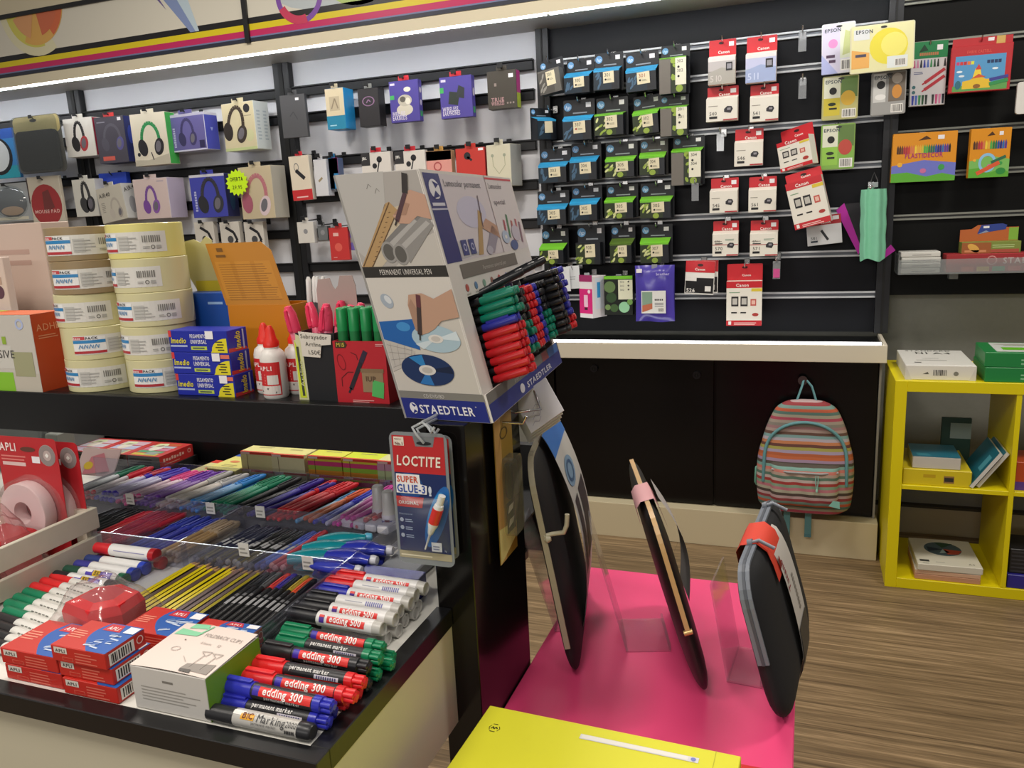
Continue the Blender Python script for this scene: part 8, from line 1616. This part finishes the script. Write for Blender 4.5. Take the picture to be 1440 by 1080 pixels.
def front(x, z): # y of the front cloth at x, z
    v = z/Hb; hw = halfw(v); d = Db*(.62+.38*math.sin(PI*min(1, v*1.3+.1))); top = max(0, (v-.9)/.1); d *= .3+.7*(1-top**2.2)**.5
    ca = min(1, abs(x)/hw)**(1/.55); return -Db*.5-d*.5*(max(0, 1-ca*ca)**.5)**.75
arc = []
for i in range(25):
    t2 = PI*i/24; x, z = .15*math.cos(t2)*(1-.0*math.sin(t2)), .2+.165*math.sin(t2)**.8; arc.append((x, front(x, z)-.004, z))
b = B(); b.tube([(.152, front(.152, .12), .12)]+arc+[(-.152, front(-.152, .12), .12)], .0065, TEAL, 8); b.build('zip_piping', bp)
def pk(u, v): # front pocket
    x = -.125+.25*u; z = .03+.175*v; m = (1-(2*abs(u-.5))**6)**.5*(1-(2*abs(v-.5))**8)**.5 if 0 < u < 1 and 0 < v < 1 else 0
    return (x, min(front(x, z), front(x*.8, z))+.004-.034*m+.002*math.sin(25*u+8*v)*m, z)
b = B(); b.grid(pk, 30, 24, STR); PK = b.build('front_pocket', bp)
b = B(); b.tube([(-.12, pk(.02, .82)[1], .18), (-.06, pk(.25, .82)[1]-.002, .178), (.06, pk(.75, .82)[1]-.002, .178), (.12, pk(.98, .82)[1], .18)], .0045, M('#9a9a9c', .7), 6); b.build('pocket_zip', PK)
b = B()
for dx in (-.004, .004): b.tube([(.045+dx, pk(.68, .8)[1]-.006, .172), (.045+dx*1.2, pk(.68, .6)[1]-.008, .15), (.046+dx*.3, pk(.68, .4)[1]-.008, .118)], .002, M('#8fc0b4', .6), 6)
b.lathe([(.003, 0), (.005, .006), (.003, .014)], M('#9fd0c0', .5), 8, (.046, pk(.68, .4)[1]-.009, .106)); b.build('zip_pull', PK)
b = B(); f = flat((.09, pk(.85, .15)[1]-.006, .052), (1, 0, 0), (0, 0, 1)); b.prism([(0, 0), (.04, -.008), (.038, .02), (.015, .022)], f, 0, .002, M('#7fb8ac', .6)); b.build('sewn_patch', PK)
b = B(); z1 = at(1129, 533, Y=3.235).z-.198
for s_ in (-1, 1): b.tube([(s_*.036, -Db*.5, Hb*.985), (s_*.018, -Db*.4, Hb+.05), (s_*.004-.008, -.02, z1)], .0055, TEAL, 8, flatten=.5)
b.build('hanging_loop', bp)
for s_ in (-1, 1):
    b = B(); x = at(1106 if s_ < 0 else 1136, 742, Y=3.17).x-.015; b.box((x-.0125, -.072, -.115), (x+.0125, -.069, .02), TEAL, .001); b.box((x-.013, -.073, -.115), (x+.013, -.068, -.1), M('#4f7d84', .7), .001); b.build('webbing_strap', bp)
b = B(); b.tube([(-.168, -.05, .17), (-.182, -.06, .16), (-.184, -.06, .1), (-.178, -.05, .085)], .005, M('#6fae9c', .6), 6); b.build('side_buckle', bp)
q = at(1129, 533, Y=3.25); b = B(); b.cyl((q.x, 3.25, q.z), (q.x, 3.225, q.z), .008, M('#5a4a4a', .4, .6)); b.cyl((q.x, 3.225, q.z), (q.x, 3.218, q.z), .018, M('#4a3c3c', .4, .6)); tag(b.build('wall_hook'), 'round dark hook on the cabinet door above the backpack', 'hook')
# ================================================================== light
def area(name, loc, size, power, col=(1, .95, .88), rot=(0, 0, 0), sy=None):
    l = bpy.data.lights.new(name, 'AREA'); l.energy = power; l.color = col
    l.size = size
    if sy: l.shape = 'RECTANGLE'; l.size_y = sy
    o = bpy.data.objects.new(name, l); COL.objects.link(o); o.location = loc; o.rotation_euler = rot
    return o
for i, (x, y, p) in enumerate(((-1.5, -.1, 26), (-.4, -.4, 22), (.95, 2.15, 34), (-2.4, 1.9, 26), (-.9, 2.0, 30), (.8, -.6, 12), (-2.6, -.6, 14))):
    area('ceiling_lamp', (x, y, 2.95), .4, p, (1, .93, .84))
area('front_fill_light', (-.8, -2.7, 2.0), 3.2, 31, (1, .97, .93), (math.radians(80), 0, 0), .25)  # added soft fill from behind the camera, brightens fronts under the black shelf
w = bpy.data.worlds.new('room light'); SC.world = w; w.use_nodes = True
bg = w.node_tree.nodes['Background']; bg.inputs[0].default_value = (1, .96, .9, 1); bg.inputs[1].default_value = .26
vs = SC.view_settings
SC.display_settings.display_device = 'sRGB'
vs.view_transform = 'Standard'; vs.look = 'None'; vs.exposure = -.25; vs.gamma = 1; vs.use_curve_mapping = False
SC.cycles.max_bounces = 8; SC.cycles.transparent_max_bounces = 24; SC.cycles.caustics_reflective = False; SC.cycles.caustics_refractive = False
